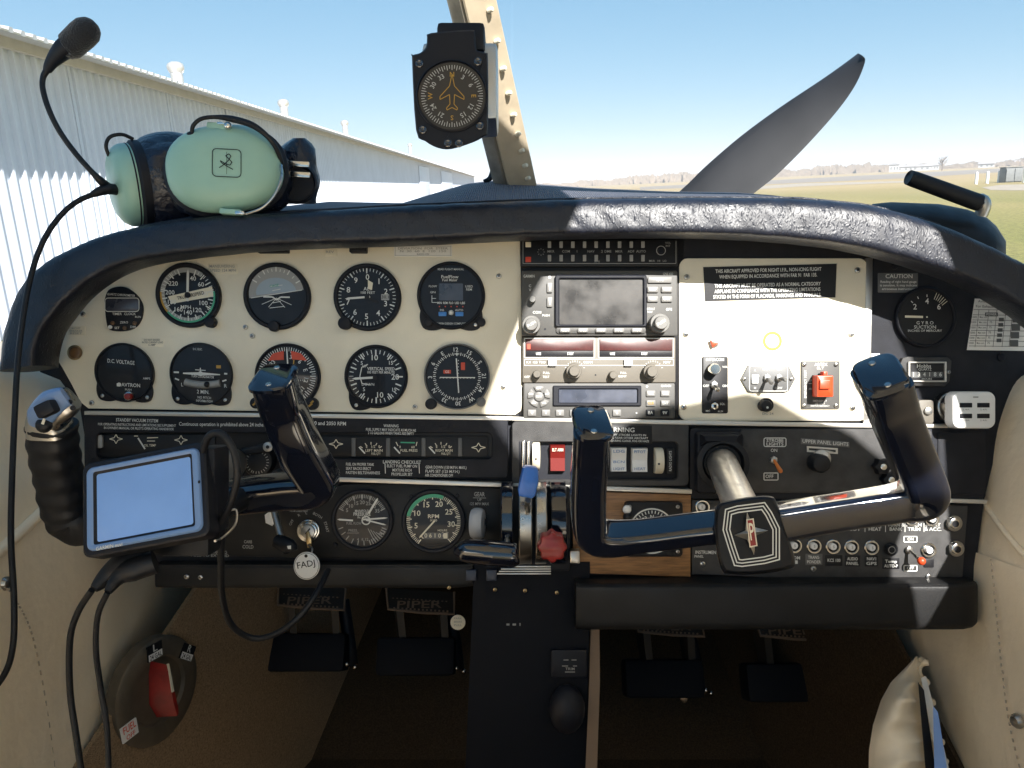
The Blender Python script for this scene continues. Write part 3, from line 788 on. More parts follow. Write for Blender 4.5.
# upper tier of switches
def recess(mb, outer, hole, h0, h1, back, bev=.8):
    mb.plate(outer, hole, h0, h1, bev); mb.use(back); mb.sheet(hole, h0 + .0015)
mb = MB('crackle_black')
recess(mb, rrect(84, 415.5, 508, 478, 4, 6), rrect(96, 433, 492, 459, 5, 6), 0, .011, 'placard_black'); part('gauge_tier', mb, db)
mb = MB('crackle_grey')
recess(mb, rrect(512, 421, 689, 486, 5, 6), rrect(531, 442, 678, 480, 4, 6), 0, .011, 'matte_black'); part('switch_tier', mb, db)
mb = MB('crackle_grey'); mb.prism(rrect(740, 429, 932, 493, 5), 0, .0125, .8); part('light_switch_tier', mb, db)
mb = MB('crackle_black'); mb.prism(rrect(690, 428, 986, 499, 4), 0, .0095, .8); part('shaft_tier', mb, db)
mb = MB('crackle_black')
for a, b in ((938, 985),):
    mb.prism(rrect(a, 432, b, 494, 3), .0095, .0105, .5)
part('blank_plate', mb, db)
mb = MB('matte_black')     # hooded surround of the yoke shaft
bs = rrect(697, 432, 744, 494, 5); mb.prism(bs, .0095, .022, 2.5)
mb.hull([mb.pt(x, y, .022, .022) for x, y in ((700, 434), (742, 434), (742, 446), (700, 446))], [mb.pt(x, y, .032, .032) for x, y in ((704, 436), (738, 436), (736, 441), (706, 441))])
part('shaft_hood', mb, db)
mb = MB('rubber'); mb.lathe(mb.pt(722, 463, .022), (-.1, -1, 0), [(.030, 0), (.030, .008), (.024, .010), (.021, .004)], 32); part('shaft_seal', mb, db)
# lower boards
mb = MB('bolster_black'); mb.prism([(100, 484), (470, 487), (508, 489), (508, 560), (470, 562), (112, 553), (102, 510)], 0, .007, .8); part('lower_board', mb, db)
mb = MB('wood'); mb.prism([(573, 491), (691, 495), (690.5, 577), (573, 573)], 0, .010, .5); part('wood_insert', mb, db)
mb = MB('crackle_grey'); mb.prism([(692, 500), (940, 505), (968, 506), (962, 586), (692, 574)], 0, .009, .6); part('breaker_board', mb, db)
def bolster(px0, px1, py0, py1, dep, name, endr=True):
    m = MB('bolster_black'); a0, a1 = m.pt(px0, py0, dep * .5, dep * .5), m.pt(px1, py1, dep * .5, dep * .5); H = (py1 - py0) * S
    secp = [(-.02, 0), (dep * .7, -.001), (dep * .93, -.003), (dep, -.009), (dep * 1.0, -H * .70), (dep * .93, -H * .90), (dep * .6, -H * .99), (-.02, -H)]
    xsn = [(a0.x, .93), (a0.x + .006, 1.0), (a1.x - .03, 1.0), (a1.x - .018, .985), (a1.x - .006, .9), (a1.x, .78)]
    rows = []
    pts = smooth_path([Vector((0, d, z)) for d, z in secp], 4)
    for x, f in xsn: rows.append([Vector((x, D - p.y * f, a0.z + (p.z * (f * .25 + .75)))) for p in pts])
    m.grid(rows); n = len(pts); m.add(rows[0], [list(range(n))[::-1]]); m.add(rows[-1], [list(range(n))]); return part(name, m, db)
bolster(575, 972, 579, 627, .040, 'padded_edge')
bolster(158, 473, 562, 587, .018, 'padded_edge')
# console under the dash centre
def screw(px, py, r, h, parent=None, mat='steel'):
    m = MB(mat); m.knob(px, py, r, h, h + .0022, .9, 14); m.use('matte_black')
    a = random.uniform(0, 90)
    for q in (0, 90):
        dx, dy = clk(a + q); m.line([(px - dx * r * .6, py - dy * r * .6), (px + dx * r * .6, py + dy * r * .6)], r * .22, h + .0024)
    return part('screw', m, parent or db)
for px, py in ((82, 314), (245, 327), (252, 336), (256, 406), (91, 403), (499, 276), (503, 387), (415, 407)): screw(px, py, 2.6, .004)
for px, py in ((687, 277), (858, 270), (686, 334), (852, 334), (684, 407), (853, 408)): screw(px, py, 2.9, .004)
for px, py in ((449, 588), (495, 590), (525, 591), (557, 593)): screw(px, py, 2.1, .0125 if px > 480 else .018, mat='brass')
for px, py in ((703, 564), (814, 569), (929, 577)): screw(px, py, 2.8, .009)
for px, py in ((186, 577), (200, 577.5)): screw(px, py, 2.6, .018)
screw(1002, 357, 4.2, 0, mat='matte_black')
screw(895, 266, 3.5, 0, mat='matte_black')
# white lettering painted on the boards
mb = MB('white_mark'); h = .0116
mb.text('STANDBY VACUUM SYSTEM', 137, 420.5, 3.2, h, 42, 1.5, .02)
mb.text('FOR OPERATING INSTRUCTIONS AND LIMITATIONS SEE SUPPLEMENT', 137, 425, 2.4, h, 78, 1.2, .02)
mb.text("IN OWNER'S MANUAL OR PILOT'S OPERATING HANDBOOK", 139, 428.6, 2.4, h, 70, 1.2, .02)
part('lettering', mb, db); mb = MB('white_mark'); mb.text('Continuous operation is prohibited above 24 inches', 222, 424.5, 3.6, h, 86, .6, .02)
part('lettering', mb, db); mb = MB('white_mark'); mb.text('RESTRICT', 273, 422, 3.6, h, 14, .6, .03); mb.text('1800 and 2050 RPM', 327, 423.5, 3.6, h, 38, 1.2, .03)
part('lettering', mb, db); mb = MB('white_mark'); mb.text('WARNING', 391, 426, 2.8, h, 15, 1.2, .02)
mb.text('FUEL SUPPLY MAY INDICATE AS MUCH AS', 391, 430, 2.6, h, 50, 1.2, .02)
mb.text('2 1/2 GALLONS WHEN TANKS ARE EMPTY', 391, 433.4, 2.6, h, 46, 1.2, .02)
part('lettering', mb, db); mb = MB('white_mark'); mb.text('LANDING CHECKLIST', 402, 462.2, 3.2, h, 38, .8, .02)
for i, t in enumerate(('FUEL ON PROPER TANK', 'SEAT BACKS ERECT', 'FASTEN BELTS/HARNESS')): mb.text(t, 363 - (3, 4.5, 0)[i], 464.5 + i * 4.2, 2.8, h, (28, 25, 34)[i], .8, .02)
for i, t in enumerate(('ELECT FUEL PUMP ON', 'MIXTURE RICH', 'PROPELLER SET')): mb.text(t, 402, 466.2 + i * 4.1, 2.8, h, (30, 19, 21)[i], .8, .02)
for i, t in enumerate(('GEAR DOWN (150 M.P.H. MAX.)', 'FLAPS SET (125 M.P.H.)', 'AIR CONDITIONER OFF')): mb.text(t, 446 - (0, 3.5, 7)[i], 467.5 + i * 4, 2.8, h, (41, 34, 28)[i], .8, .02)
for x in (385, 419): mb.line([(x, 463.5), (x + .4, 473.5)], .7, h)
part('lettering', mb, db)
mb = MB('dim_mark'); h = .0076
mb.text('GEAR', 479.5, 494.5, 4.2, h, 10.5, .5, .02); mb.text('UP', 479.5, 500, 2.6, h, 4, .5); mb.text('125 MPH MAX', 479.5, 504, 2.8, h, 19, .5, .02)
mb.line([(473, 497.8), (486, 498)], .5, h)
part('lettering', mb, db); mb = MB('dim_mark'); mb.text('PULL PITOT AIR', 299, 508, 2.3, h, 22, 1); mb.text('FROM CABIN HEAT', 299, 511, 2.3, h, 18, 1)
part('lettering', mb, db); mb = MB('dim_mark'); mb.text('CARB', 248, 542, 3, h, 8, 1); mb.text('COLD', 248, 547, 3.4, h, 11, 1, .02)
part('lettering', mb, db); mb = MB('dim_mark'); 
for i, (t, a) in enumerate((('OFF', -60), ('R', -28), ('L', -5), ('BOTH', 30), ('START', 75))):
    dx, dy = clk(a); mb.text(t, 308 + dx * 19, 532 + dy * 19, 2.6, h, None, a)
part('lettering', mb, db); mb = MB('dim_mark'); mb.text('WING FLAPS  TAKE OFF 10 DEG', 196, 552, 2.8, h, 62, 1, .02); mb.text('PULL TO EXTEND', 210, 555.6, 2.5, h, 38, 1, .02)
part('lettering', mb, db)
# breaker board lettering
mb = MB('white_mark'); h = .0094
def lab2(x, y, a, b=None, w=None):
    mb.text(a, x, y, 3.3, h, w or min(17, 3 + 2.4 * len(a)), .8, .02)
    if b: mb.text(b, x, y + 4.3, 3.3, h, min(17, 3 + 2.4 * len(b)), .8, .02)
for x, a, b in ((834, '', 'PILOT'), (853, 'RIGHT', 'PILOT'), (875, 'PITOT', 'HEAT'), (896, 'TURN &', 'BANK'), (914, 'PITCH', 'TRIM'), (933, 'START', '& ACC.')):
    if a: lab2(x, 525, a, b)
    else: lab2(x, 529.3, b)
for x in (865, 885.5, 905, 924): mb.line([(x, 523), (x, 532)], .6, h)
part('lettering', mb, db); mb = MB('white_mark'); lab2(707, 552.5, 'INSTRUMENT', None, 23); mb.text('PANEL', 699, 556.5, 2.5, h, 9, .8)
part('lettering', mb, db); mb = MB('white_mark'); lab2(795, 558, 'COM', '1'); mb.text('OFF', 791, 566, 2.4, h, 5, .8)
part('lettering', mb, db)

# ---------------------------------------------------------------- small black label plates on the breaker board
for px, py, w, t1, t2, lab, mt in ((814, 559.5, 17, 'TRANS-', 'PONDER', 'grey embossed label plate under the second breaker of the row', 'placard_grey'), (834, 560.5, 17, 'KCS 100', None, 'black one line label plate beneath the lower breakers', 'placard_black'),
                               (852.5, 561, 15, 'AUDIO', 'PANEL', 'black label plate with audio panel lettering', 'placard_black'), (871.5, 561, 13, 'NAV1', 'GPS', 'black label plate with gps lettering', 'placard_black'),
                               (891, 563.5, 17, 'Temp', 'AUTO-P', 'black label plate below the dark pulled breaker', 'placard_black')):
    m = MB(mt); m.prism(rrect(px - w / 2, py - 5.5, px + w / 2, py + 5.5, .6), .009, .0097, .2)
    m.use('white_mark')
    if t2: m.text(t1, px, py - 2, 3, .0101, w * .7, .8, .02); m.text(t2, px, py + 2.6, 3, .0101, w * .8, .8, .02)
    else: m.text(t1, px, py, 3.2, .0101, w * .75, .8, .02)
    solo('label_plate', m, lab, 'label', group='label plates on the breaker board')

# ================================================================== ROUND INSTRUMENTS
def egg(cx, cy, s):     # the flanges are a little oval, leaning outward
    c = math.sqrt(.5)
    # stretch by s along the falling diagonal
    a = 1 + (s - 1) * .5; b = (s - 1) * .5
    return (cx, cy, a, b, b, a)
def gauge(name, label, cat, cx, cy, Rr, lugs=(), oval=1.0, face='dial_black', h=.004, rim=.87, group='round flight instruments', flange='matte_black', proud=.006):
    g = thing(name, label, cat, P(cx, cy, D - h), group)
    xf = egg(cx, cy, oval) if oval != 1 else None
    m = MB(flange); m.xf = xf; pts = circ(cx, cy, Rr, 64)
    if lugs:
        pts = []
        for i in range(96):
            a = 360 * i / 96; r = Rr
            for L in lugs:
                d = abs((a - L + 180) % 360 - 180)
                if d < 24: r = max(r, Rr * (1 + .26 * (max(0, 1 - (d / 24) ** 1.4))))
            dx, dy = clk(a); pts.append((cx + dx * r, cy + dy * r))
        m.prism(pts, h, h + .0028, .7)
        pts = circ(cx, cy, Rr * .985, 64)
    m.plate(pts, circ(cx, cy, Rr * rim, len(pts)), h, h + proud, 1.0)
    part('bezel', m, g)
    m = MB(face); m.xf = xf; m.disc(cx, cy, Rr * (rim + .01), h + proud - .0028, 48); part('dial', m, g)
    for L in lugs:
        dx, dy = clk(L); m = MB('steel'); m.xf = xf; m.knob(cx + dx * Rr * 1.11, cy + dy * Rr * 1.11, 1.9, h + .0028, h + .004, .5, 12); part('screw', m, g)
    g['hh'] = h + proud - .0024; return g, xf, h + proud - .0024
def marks(xf, mat='white_mark'):
    m = MB(mat); m.xf = xf; return m
def needle(m, cx, cy, a, L, w, tail, h):
    dx, dy = clk(a); nx, ny = -dy, dx
    m.sheet([(cx - dx * tail - nx * w * .5, cy - dy * tail - ny * w * .5), (cx - dx * tail + nx * w * .5, cy - dy * tail + ny * w * .5), (cx + dx * L * .85 + nx * w * .5, cy + dy * L * .85 + ny * w * .5), (cx + dx * L, cy + dy * L), (cx + dx * L * .85 - nx * w * .5, cy + dy * L * .85 - ny * w * .5)], h)
def gknob(g, px, py, r, h0, h1, mat='matte_black', mark=None):
    m = MB(mat); m.knob(px, py, r, h0, h1, 1.0, 20)
    k = part('adjust_knob', m, g)
    if mark: m2 = MB(mark); m2.line([(px - r * .4, py + r * .4), (px + r * .2, py - r * .1), (px - r * .1, py - r * .1), (px + r * .4, py - r * .5)], r * .3, h1 + .0004); part('knob_mark', m2, k)
    return k

# airspeed indicator
cx, cy = 187.5, 295
g, xf, h = gauge('airspeed_indicator', 'round airspeed dial with pale scale window and needle pointing up', 'gauge', cx, cy, 31.5, oval=1.07)
m = marks(xf, 'dim_mark'); m.arc(cx, cy, 22, 26.5, 150, 395, h + .0001); m.use('white_mark'); m.ticks(cx, cy, 22.5, 26, 20, 340, 41, .6, h + .0003); m.ticks(cx, cy, 20, 26, 20, 340, 17, 1.1, h + .0004)
m.use('green_mark'); m.arc(cx, cy, 25, 26.8, 80, 230, h + .0005); m.use('amber_mark'); m.arc(cx, cy, 25, 26.8, 230, 275, h + .0005)
m.use('white_mark')
for i, t in enumerate(('40', '60', '80', '100', '120', '140', '160', '180', '200', '220')):
    a = 20 + 32 * i; dx, dy = clk(a); m.text(t, cx + dx * 17, cy + dy * 17, 4.2, h + .0005, None, 0, .02)
m.use('ivory_mark'); m.sheet([(cx - 19, cy + 2), (cx + 24, cy - 9), (cx + 25.5, cy + .5), (cx - 16, cy + 9)], h + .0002)
m.use('placard_black'); m.text('TRUE AIRSPEED', cx + 3, cy + .5, 3.3, h + .0006, 27, -14, .02)
m.use('white_mark'); m.text('MPH', cx - 2, cy + 12, 3.6, h + .0006)
part('marking', m, g)
m = marks(xf); needle(m, cx, cy, 3, 25, 2.4, 6, h + .0016); m.use('matte_black'); m.disc(cx, cy, 3, h + .0018, 16); part('needle', m, g)
gknob(g, 209, 322, 5.5, .006, .016)
# attitude indicator
cx, cy = 276.5, 296
g, xf, h = gauge('attitude_indicator', 'artificial horizon with pale sky half and adjusting knob underneath', 'gauge', cx, cy, 33, oval=1.04)
m = marks(xf, 'dial_black'); Rr = 27.5
tilt = -10
def half(a0, a1, mat, hh, r=Rr):
    pts = [(cx + clk(a)[0] * r, cy - 2 + clk(a)[1] * r * .99) for a in [a0 + (a1 - a0) * i / 24 for i in range(25)]]; m.use(mat); m.sheet(pts, hh)
half(-90 + tilt, 90 + tilt, 'dim_mark', h + .0001, 27); half(90 + tilt, 270 + tilt, 'dial_black', h + .0001, 27)
m.use('screen_sky'); pts = [(cx + clk(a)[0] * 20, cy - 3 + clk(a)[1] * 15) for a in range(-90 + tilt, 91 + tilt, 12)]; m.sheet(pts, h + .0003)
m.use('white_mark'); m.line([(cx - 25, cy + 2.4), (cx + 25, cy - 6.4)], .7, h + .0005)
for a in (-60, -45, -30, -20, -10, 0, 10, 20, 30, 45, 60): m.tick(cx, cy - 2, 22, 27 if a % 30 == 0 else 25, a, 1.1 if a % 30 == 0 else .7, h + .0006)
for k, wd in ((6, 8), (11, 14), (-6, 8), (-10, 12)): m.line([(cx - wd / 2, cy + k + .9), (cx + wd / 2, cy + k - .9)], .6, h + .0006)
for a in (25, 50, -25, -50): m.line([(cx, cy + 2), (cx + math.sin(R(a)) * 19, cy + 2 + math.cos(R(a)) * 10)], .5, h + .0006)
m.use('green_mark'); m.text('CAGE', cx - 2, cy - 10, 2.6, h + .0008, 9, -9)
part('marking', m, g)
m = marks(xf); m.line([(cx - 13, cy + 1), (cx - 4, cy + 1), (cx, cy + 4), (cx + 4, cy + 1), (cx + 13, cy + 1)], 1.4, h + .0018); part('aircraft_symbol', m, g)
gknob(g, 273, 326, 5.5, .006, .015)
# altimeter
cx, cy = 367, 297
g, xf, h = gauge('altimeter', 'altimeter with numerals nought to nine and one white pointer', 'gauge', cx, cy, 33.5, oval=1.02)
m = marks(xf); m.ticks(cx, cy, 25.5, 28.5, 0, 352.8, 50, .6, h); m.ticks(cx, cy, 23.5, 28.5, 0, 324, 10, 1.2, h + .0001)
for i in range(10): dx, dy = clk(36 * i + 2); m.text(str(i), cx + dx * 19.5, cy + dy * 19.5, 5.4, h + .0003, None, 0, .02)
m.text('ALT', cx + 1, cy - 8, 3.4, h + .0003); m.text('100 FEET', cx + 1, cy - 4.2, 2.4, h + .0003, 14)
m.use('dim_mark'); m.sheet(rrect(cx + 14, cy - 3, cx + 22, cy + 3, .6), h + .0004); m.use('placard_black'); m.text('30.1', cx + 18, cy, 3, h + .0006, 7); m.use('ivory_mark')
m.sheet([(cx + 1, cy - 17), (cx + 6, cy - 14), (cx + 5, cy - 7), (cx + 1, cy - 8)], h + .0004); part('marking', m, g)
m = marks(xf); needle(m, cx, cy, 265, 22, 2.0, 3, h + .0016); m.use('placard_black'); needle(m, cx, cy, 120, 12, 3, 0, h + .0012); m.disc(cx, cy, 2.6, h + .0018, 14); part('needle', m, g)
gknob(g, 344, 323, 6.5, .0065, .017)
# fuel flow computer
cx, cy = 451, 295.5
g, xf, h = gauge('fuel_computer', 'black round fuel meter with dark display and two blue keys', 'gauge', cx, cy, 34, lugs=(140, 220), rim=.90, oval=1.01)
m = marks(xf, 'screen_lcd'); m.sheet(rrect(cx - 12, cy - 12, cx + 12, cy + 5, 1), h + .0002)
m.use('white_mark'); m.text('FuelFlow', cx - 1, cy - 18.5, 3, h + .0004, 17, 0, .02); m.text('Fuel Meter', cx - 1, cy - 15.3, 2.5, h + .0004, 15)
m.text('READ FLIGHT MANUAL', cx, cy - 26, 1.9, h + .0004, 26); m.text('FLOW', cx - 18, cy - 9, 2, h + .0004); m.text('GPH', cx - 18, cy - 3, 2, h + .0004); m.text('USED', cx + 18, cy - 9, 2.2, h + .0004); m.text('REM', cx + 18, cy - 6, 2.2, h + .0004)
m.line([(cx - 19, cy), (cx - 19, cy + 7), (cx - 14, cy + 7)], .6, h + .0004); m.line([(cx - 19, cy + 3), (cx - 15, cy + 3)], .6, h + .0004)
for i, t in enumerate(('MIN', 'REM', 'FLO', 'USD', 'LBS')): m.text(t, cx - 11.5 + i * 5.8, cy + 7.5, 2.2, h + .0004, 4.4, 0, .03)
m.text('INS', cx - 9, cy + 14.6, 2, h + .0004); m.text('AUTO', cx + 8, cy + 14.6, 2, h + .0004)
m.text('SHADIN DESIGN COMPUTER', cx, cy + 28, 1.9, h + .0004, 30); m.use('red_mark')
for i in range(5): m.disc(cx - 11.5 + i * 5.8, cy + 11, .7, h + .0004, 8)
part('marking', m, g)
for dx in (-8.6, 8.2): m = MB('blue_key'); m.xf = xf; m.prism(rrect(cx + dx - 4, cy + 16.2, cx + dx + 4, cy + 20.5, .8), h, h + .002, .4); part('key', m, g)
m = marks(xf); m.ball(m.pt(cx, cy + 17, h), .0032, 12); part('selector_cap', m, g)
gknob(g, 428, 322, 4.6, .0068, .010, 'matte_black'); gknob(g, 481, 322, 4.6, .0068, .010, 'matte_black')
# digital clock
cx, cy = 123, 309
g = thing('digital_clock', 'small black digital clock with narrow display and little buttons', 'clock', P(cx, cy, D - .004), 'round flight instruments')
out = [(104, 300), (108, 290), (118, 286.5), (127, 288), (137, 296), (142, 306), (141, 318), (135, 327), (124, 331), (110, 330), (106, 322)]
m = MB('matte_black'); m.prism([(p.x, p.y) for p in smooth_path([Vector((x, y, 0)) for x, y in out + out[:1]], 5)[:-1]], .004, .008, .8); part('clock_body', m, g)
m = MB('screen_lcd'); m.prism(rrect(105.5, 298.5, 138.5, 311, 3), .008, .0086, .4); part('clock_display', m, g)
m = MB('white_mark'); h = .0092; m.line(rrect(105, 298, 139, 311.5, 3), .7, h, True); m.text('QUARTZ CHRONOMETER', 121, 295, 2.2, h, 28, 4, .02); m.text('TIMER', 117, 314, 2.4, h); m.text('CLOCK', 130, 314, 2.4, h); m.text('ZERO', 124, 322.5, 2.2, h); m.text('SET', 117, 328, 2.2, h); m.text('DIM', 133, 327, 2.2, h); m.text('RUN', 138, 317, 2, h); part('lettering', m, g)
for px, py, mt in ((109.5, 327, 'white_plastic'), (112, 323, 'amber_knob'), (134, 323, 'amber_knob'), (124, 328, 'amber_knob')): m = MB(mt); m.knob(px, py, 1.9, .008, .0105, .5, 12); part('button', m, g)
# voltmeter
cx, cy = 123.5, 372.5
g, xf, h = gauge('voltmeter', 'black digital voltage meter with one red button', 'gauge', cx, cy, 28.5, lugs=(137, 223), rim=.93, oval=1.08)
m = marks(xf); m.text('D.C. VOLTAGE', cx - 2, cy - 10, 3.6, h + .0004, 26, 3, .015); m.text('DAVTRON', cx + 5, cy + 12, 3.4, h + .0004, 21, 1, .025); m.sheet(rrect(cx - 7, cy + 10.4, cx - 3.2, cy + 13.6, .8), h + .0006)
m.text('PUSH', cx + 4, cy + 16.5, 1.9, h + .0004); m.text('TO READ', cx + 5.5, cy + 30 - 3, 1.9, h + .0004, 10); m.text('AMPS', cx + 22, cy + 5, 2, h + .0004); part('marking', m, g)
m = MB('steel'); m.knob(128, 396, 4.6, h, h + .003, .6, 20); m.use('red_plastic'); m.knob(127, 396.5, 3.3, h + .003, h + .010, .8, 18); part('push_button', m, g)
# turn coordinator
cx, cy = 200.5, 374
g, xf, h = gauge('turn_coordinator', 'turn coordinator with white little aeroplane above a curved ball tube', 'gauge', cx, cy, 30.5, lugs=(137, 223), rim=.95, oval=1.06)
m = marks(xf); m.text('D.C. ELEC.', cx - 2, cy - 24, 2, h + .0003, 9); m.text('TURN COORDINATOR', cx + 2, cy + 2.6, 2.4, h + .0003, 22, 2, .02); m.text('2 MIN.', cx + 2, cy + 17.5, 3.6, h + .0003, 12, 2, .02)
m.text('NO PITCH', cx + 3, cy + 23, 2.3, h + .0003, 13, 2); m.text('INFORMATION', cx + 3, cy + 26.3, 2.3, h + .0003, 16, 2); m.text('L', cx - 18, cy + 11, 3.4, h + .0003); m.text('R', cx + 24, cy + 11, 3.4, h + .0003)
for sx in (-1, 1): m.line([(cx + sx * 22 + 1, cy - 1), (cx + sx * 26, cy - 1)], 1.6, h + .0003); m.line([(cx + sx * 21, cy + 6.5), (cx + sx * 25, cy + 5)], 1.4, h + .0003)
m.use('amber_mark'); m.sheet(rrect(cx + 15.5, cy - 9, cx + 20, cy - 6, .4), h + .0003); part('marking', m, g)
m = marks(xf); m.sheet([(cx - 17, cy - .9), (cx - 2, cy - 1.6), (cx + 2, cy - 1.6), (cx + 19, cy - .4), (cx + 19, cy + .6), (cx + 2, cy + 1.2), (cx - 2, cy + 1.2), (cx - 17, cy + .4)], h + .0014); m.disc(cx, cy - .3, 2.4, h + .0016, 14); m.line([(cx, cy - 6), (cx, cy)], 1, h + .0014); m.line([(cx - 5, cy - 4), (cx + 5, cy - 3.6)], .8, h + .0014); part('aircraft_symbol', m, g)
m = MB('dim_mark'); m.xf = xf
rowa = [(cx - 15 + i * 3.4, cy + 8.2 + 2.2 * (1 - ((i - 5) / 5) ** 2)) for i in range(11)]
m.tube([m.pt(x, y, h - .0005) for x, y in rowa], .0044, 10, 2); part('ball_tube', m, g)
m = MB('dial_black'); m.xf = xf; m.ball(m.pt(cx + 6, cy + 10, h + .003), .0036, 12); part('ball', m, g)
# heading gyro
cx, cy = 287, 376
g, xf, h = gauge('heading_indicator', 'heading gyro with two orange red flags and lower corner knobs', 'gauge', cx, cy, 32.5, rim=.92, oval=1.02)
m = marks(xf); m.ticks(cx, cy, 24.5, 28.5, 0, 355, 72, .6, h); m.ticks(cx, cy, 23, 28.5, 0, 350, 36, .9, h + .0001)
for i, t in enumerate(('N', '3', '6', 'E', '12', '15', 'S', '21', '24', 'W', '30', '33')):
    a = -18 + 30 * i; dx, dy = clk(a); m.text(t, cx + dx * 19, cy + dy * 19, 4, h + .0003, None, a, .02)
for k in range(7): m.line([(cx + 5 + k * 2.1, cy + 3.4), (cx + 5 + k * 2.1, cy + (5.8 if k % 3 == 0 else 4.8))], .5, h + .0004)
m.use('red_mark'); 
for pts in ([(-19, -15), (-14, -22), (-3, -25), (-3, -16)], [(4, -25), (14, -22.5), (20, -15.5), (5, -16.5)]): m.use('orange_paint'); m.sheet([(cx + x, cy + y) for x, y in pts], h + .0008)
part('marking', m, g)
m = MB('amber_mark'); m.xf = xf; m.line([(cx + 7, cy - 16), (cx + 5, cy + 4)], 1.2, h + .0016); m.line([(cx - 5, cy + 14), (cx - 7, cy + 22)], 1.2, h + .0016); m.use('white_mark'); m.line([(cx, cy - 27), (cx + 1, cy - 8)], 1.3, h + .002); part('course_needle', m, g)
gknob(g, 255, 403, 5.6, .004, .014, 'matte_black', 'amber_mark'); gknob(g, 311, 404, 6.2, .004, .014, 'matte_black', 'amber_mark')
# vertical speed
cx, cy = 376, 376.5
g, xf, h = gauge('vertical_speed_indicator', 'climb rate dial with twenty at the side and pointer at rest', 'gauge', cx, cy, 31.5, lugs=(215,), rim=.9, oval=1.02)
m = marks(xf)
m.ticks(cx, cy, 22.5, 26.5, 270, 430, 17, .8, h); m.ticks(cx, cy, 22.5, 26.5, 110, 270, 17, .8, h); m.ticks(cx, cy, 20.5, 26.5, 290, 430, 5, 1.4, h + .0001); m.ticks(cx, cy, 20.5, 26.5, 110, 250, 5, 1.4, h + .0001); m.tick(cx, cy, 20.5, 26.5, 90, 1.4, h)
for t, x, y, s in (('10', -1, -18.5, 5.4), ('10', 4, 18.5, 5.4), ('20', 19, .5, 5.4), ('15', 15, -13.5, 3.6), ('5', -14, -13, 3.6), ('5', -12, 13, 3.6), ('15', 18, 13, 3.6)): m.text(t, cx + x, cy + y, s, h + .0003, None, 0, .02)
m.text('VERTICAL SPEED', cx + 5, cy - 7.5, 3, h + .0003, 27, 0, .03); m.text('100 FEET PER MINUTE', cx + 5, cy - 4, 2.6, h + .0003, 27, 0, .02); m.text('UP', cx - 11, cy - 10, 2.6, h + .0003); m.text('DOWN', cx - 8, cy + 8, 2.6, h + .0003)
m.line([(cx - 8, cy - 12), (cx - 14, cy - 9), (cx - 16, cy), (cx - 14, cy + 7), (cx - 6, cy + 8.4)], .9, h + .0004); part('marking', m, g)
m = marks(xf); needle(m, cx - 2, cy + 1, 266, 22, 2.2, 2, h + .0016); m.use('placard_black'); m.disc(cx - 1, cy + 1, 2.4, h + .0018, 14); part('needle', m, g)
# course deviation indicator
cx, cy = 457, 376.5
g, xf, h = gauge('course_indicator', 'course deviation indicator with crossed white needles and small red flags', 'gauge', cx, cy, 32.8, rim=.94, oval=1.01)
m = marks(xf); m.ticks(cx, cy, 21.5, 23.5, 0, 355, 72, .5, h + .0003); m.ticks(cx, cy, 21, 24, 0, 350, 36, .8, h + .0004)
for i, t in enumerate(('12', '15', 'S', '21', '24', 'W', '30', '33', 'N', '3', '6', 'E')): a = 30 * i - 2; dx, dy = clk(a); m.text(t, cx + dx * 26.6, cy + dy * 26.6, 4, h + .0004, None, a, .02)
m.sheet([(cx - 1.6, cy - 23), (cx + 1.6, cy - 23), (cx, cy - 20)], h + .0005)
for k in range(-5, 6):
    if k: m.disc(cx + k * 3.4, cy + 1.6, .45, h + .0005, 8); m.disc(cx + 1.4, cy + k * 3.2, .45, h + .0005, 8)
m.use('orange_paint'); m.sheet(rrect(cx - 13.5, cy - 6.5, cx - 6, cy - 2.8, .4), h + .0006); m.sheet(rrect(cx + 4, cy - 14, cx + 8, cy - 6.5, .4), h + .0006); m.use('white_mark'); m.text('GS', cx - 9.8, cy - 4.6, 2.4, h + .0008); part('marking', m, g)
m = marks(xf); m.line([(cx - 17, cy + 1), (cx + 18, cy + 1)], 1.0, h + .0014); m.line([(cx - .6, cy - 18), (cx + 1.6, cy + 16)], 1.2, h + .0016); part('needle', m, g)
m = MB('placard_grey'); m.xf = xf; m.plate(circ(cx, cy, 33, 64), circ(cx, cy, 31.4, 64), .0098, .0106, .3); part('bezel_ring', m, g)
gknob(g, 430.5, 404, 5.6, .004, .016); gknob(g, 481, 402, 4.8, .004, .010, 'knob_grey')
# suction gauge
cx, cy = 927, 317
g, xf, h = gauge('suction_gauge', 'gyro suction gauge with a white needle lying level', 'gauge', cx, cy, 30.5, h=0, rim=.9, face='placard_black', proud=.007)
m = marks(xf); m.text('2', cx - 12, cy - 10, 5.5, h + .0003); m.text('4', cx, cy - 15.5, 5.5, h + .0003); m.text('6', cx + 12, cy - 10, 5.5, h + .0003); m.text('G Y R O', cx - 2, cy + 6, 3.2, h + .0003, 17); m.text('SUCTION', cx - 2, cy + 10.2, 3.2, h + .0003, 22); m.text('INCHES OF MERCURY', cx - 2, cy + 13.8, 2.2, h + .0003, 34)
for a in (-45, -25, 0): m.tick(cx, cy, 20, 22.5, a, .8, h + .0003)
m.use('ivory_mark'); m.ticks(cx, cy, 19, 26, 22, 52, 6, .6, h + .0003); part('marking', m, g)
m = marks(xf, 'ivory_mark'); m.line([(cx - 22, cy - .5), (cx - 4, cy)], 2.2, h + .0014); m.disc(cx, cy, .9, h + .0014, 10); part('needle', m, g)
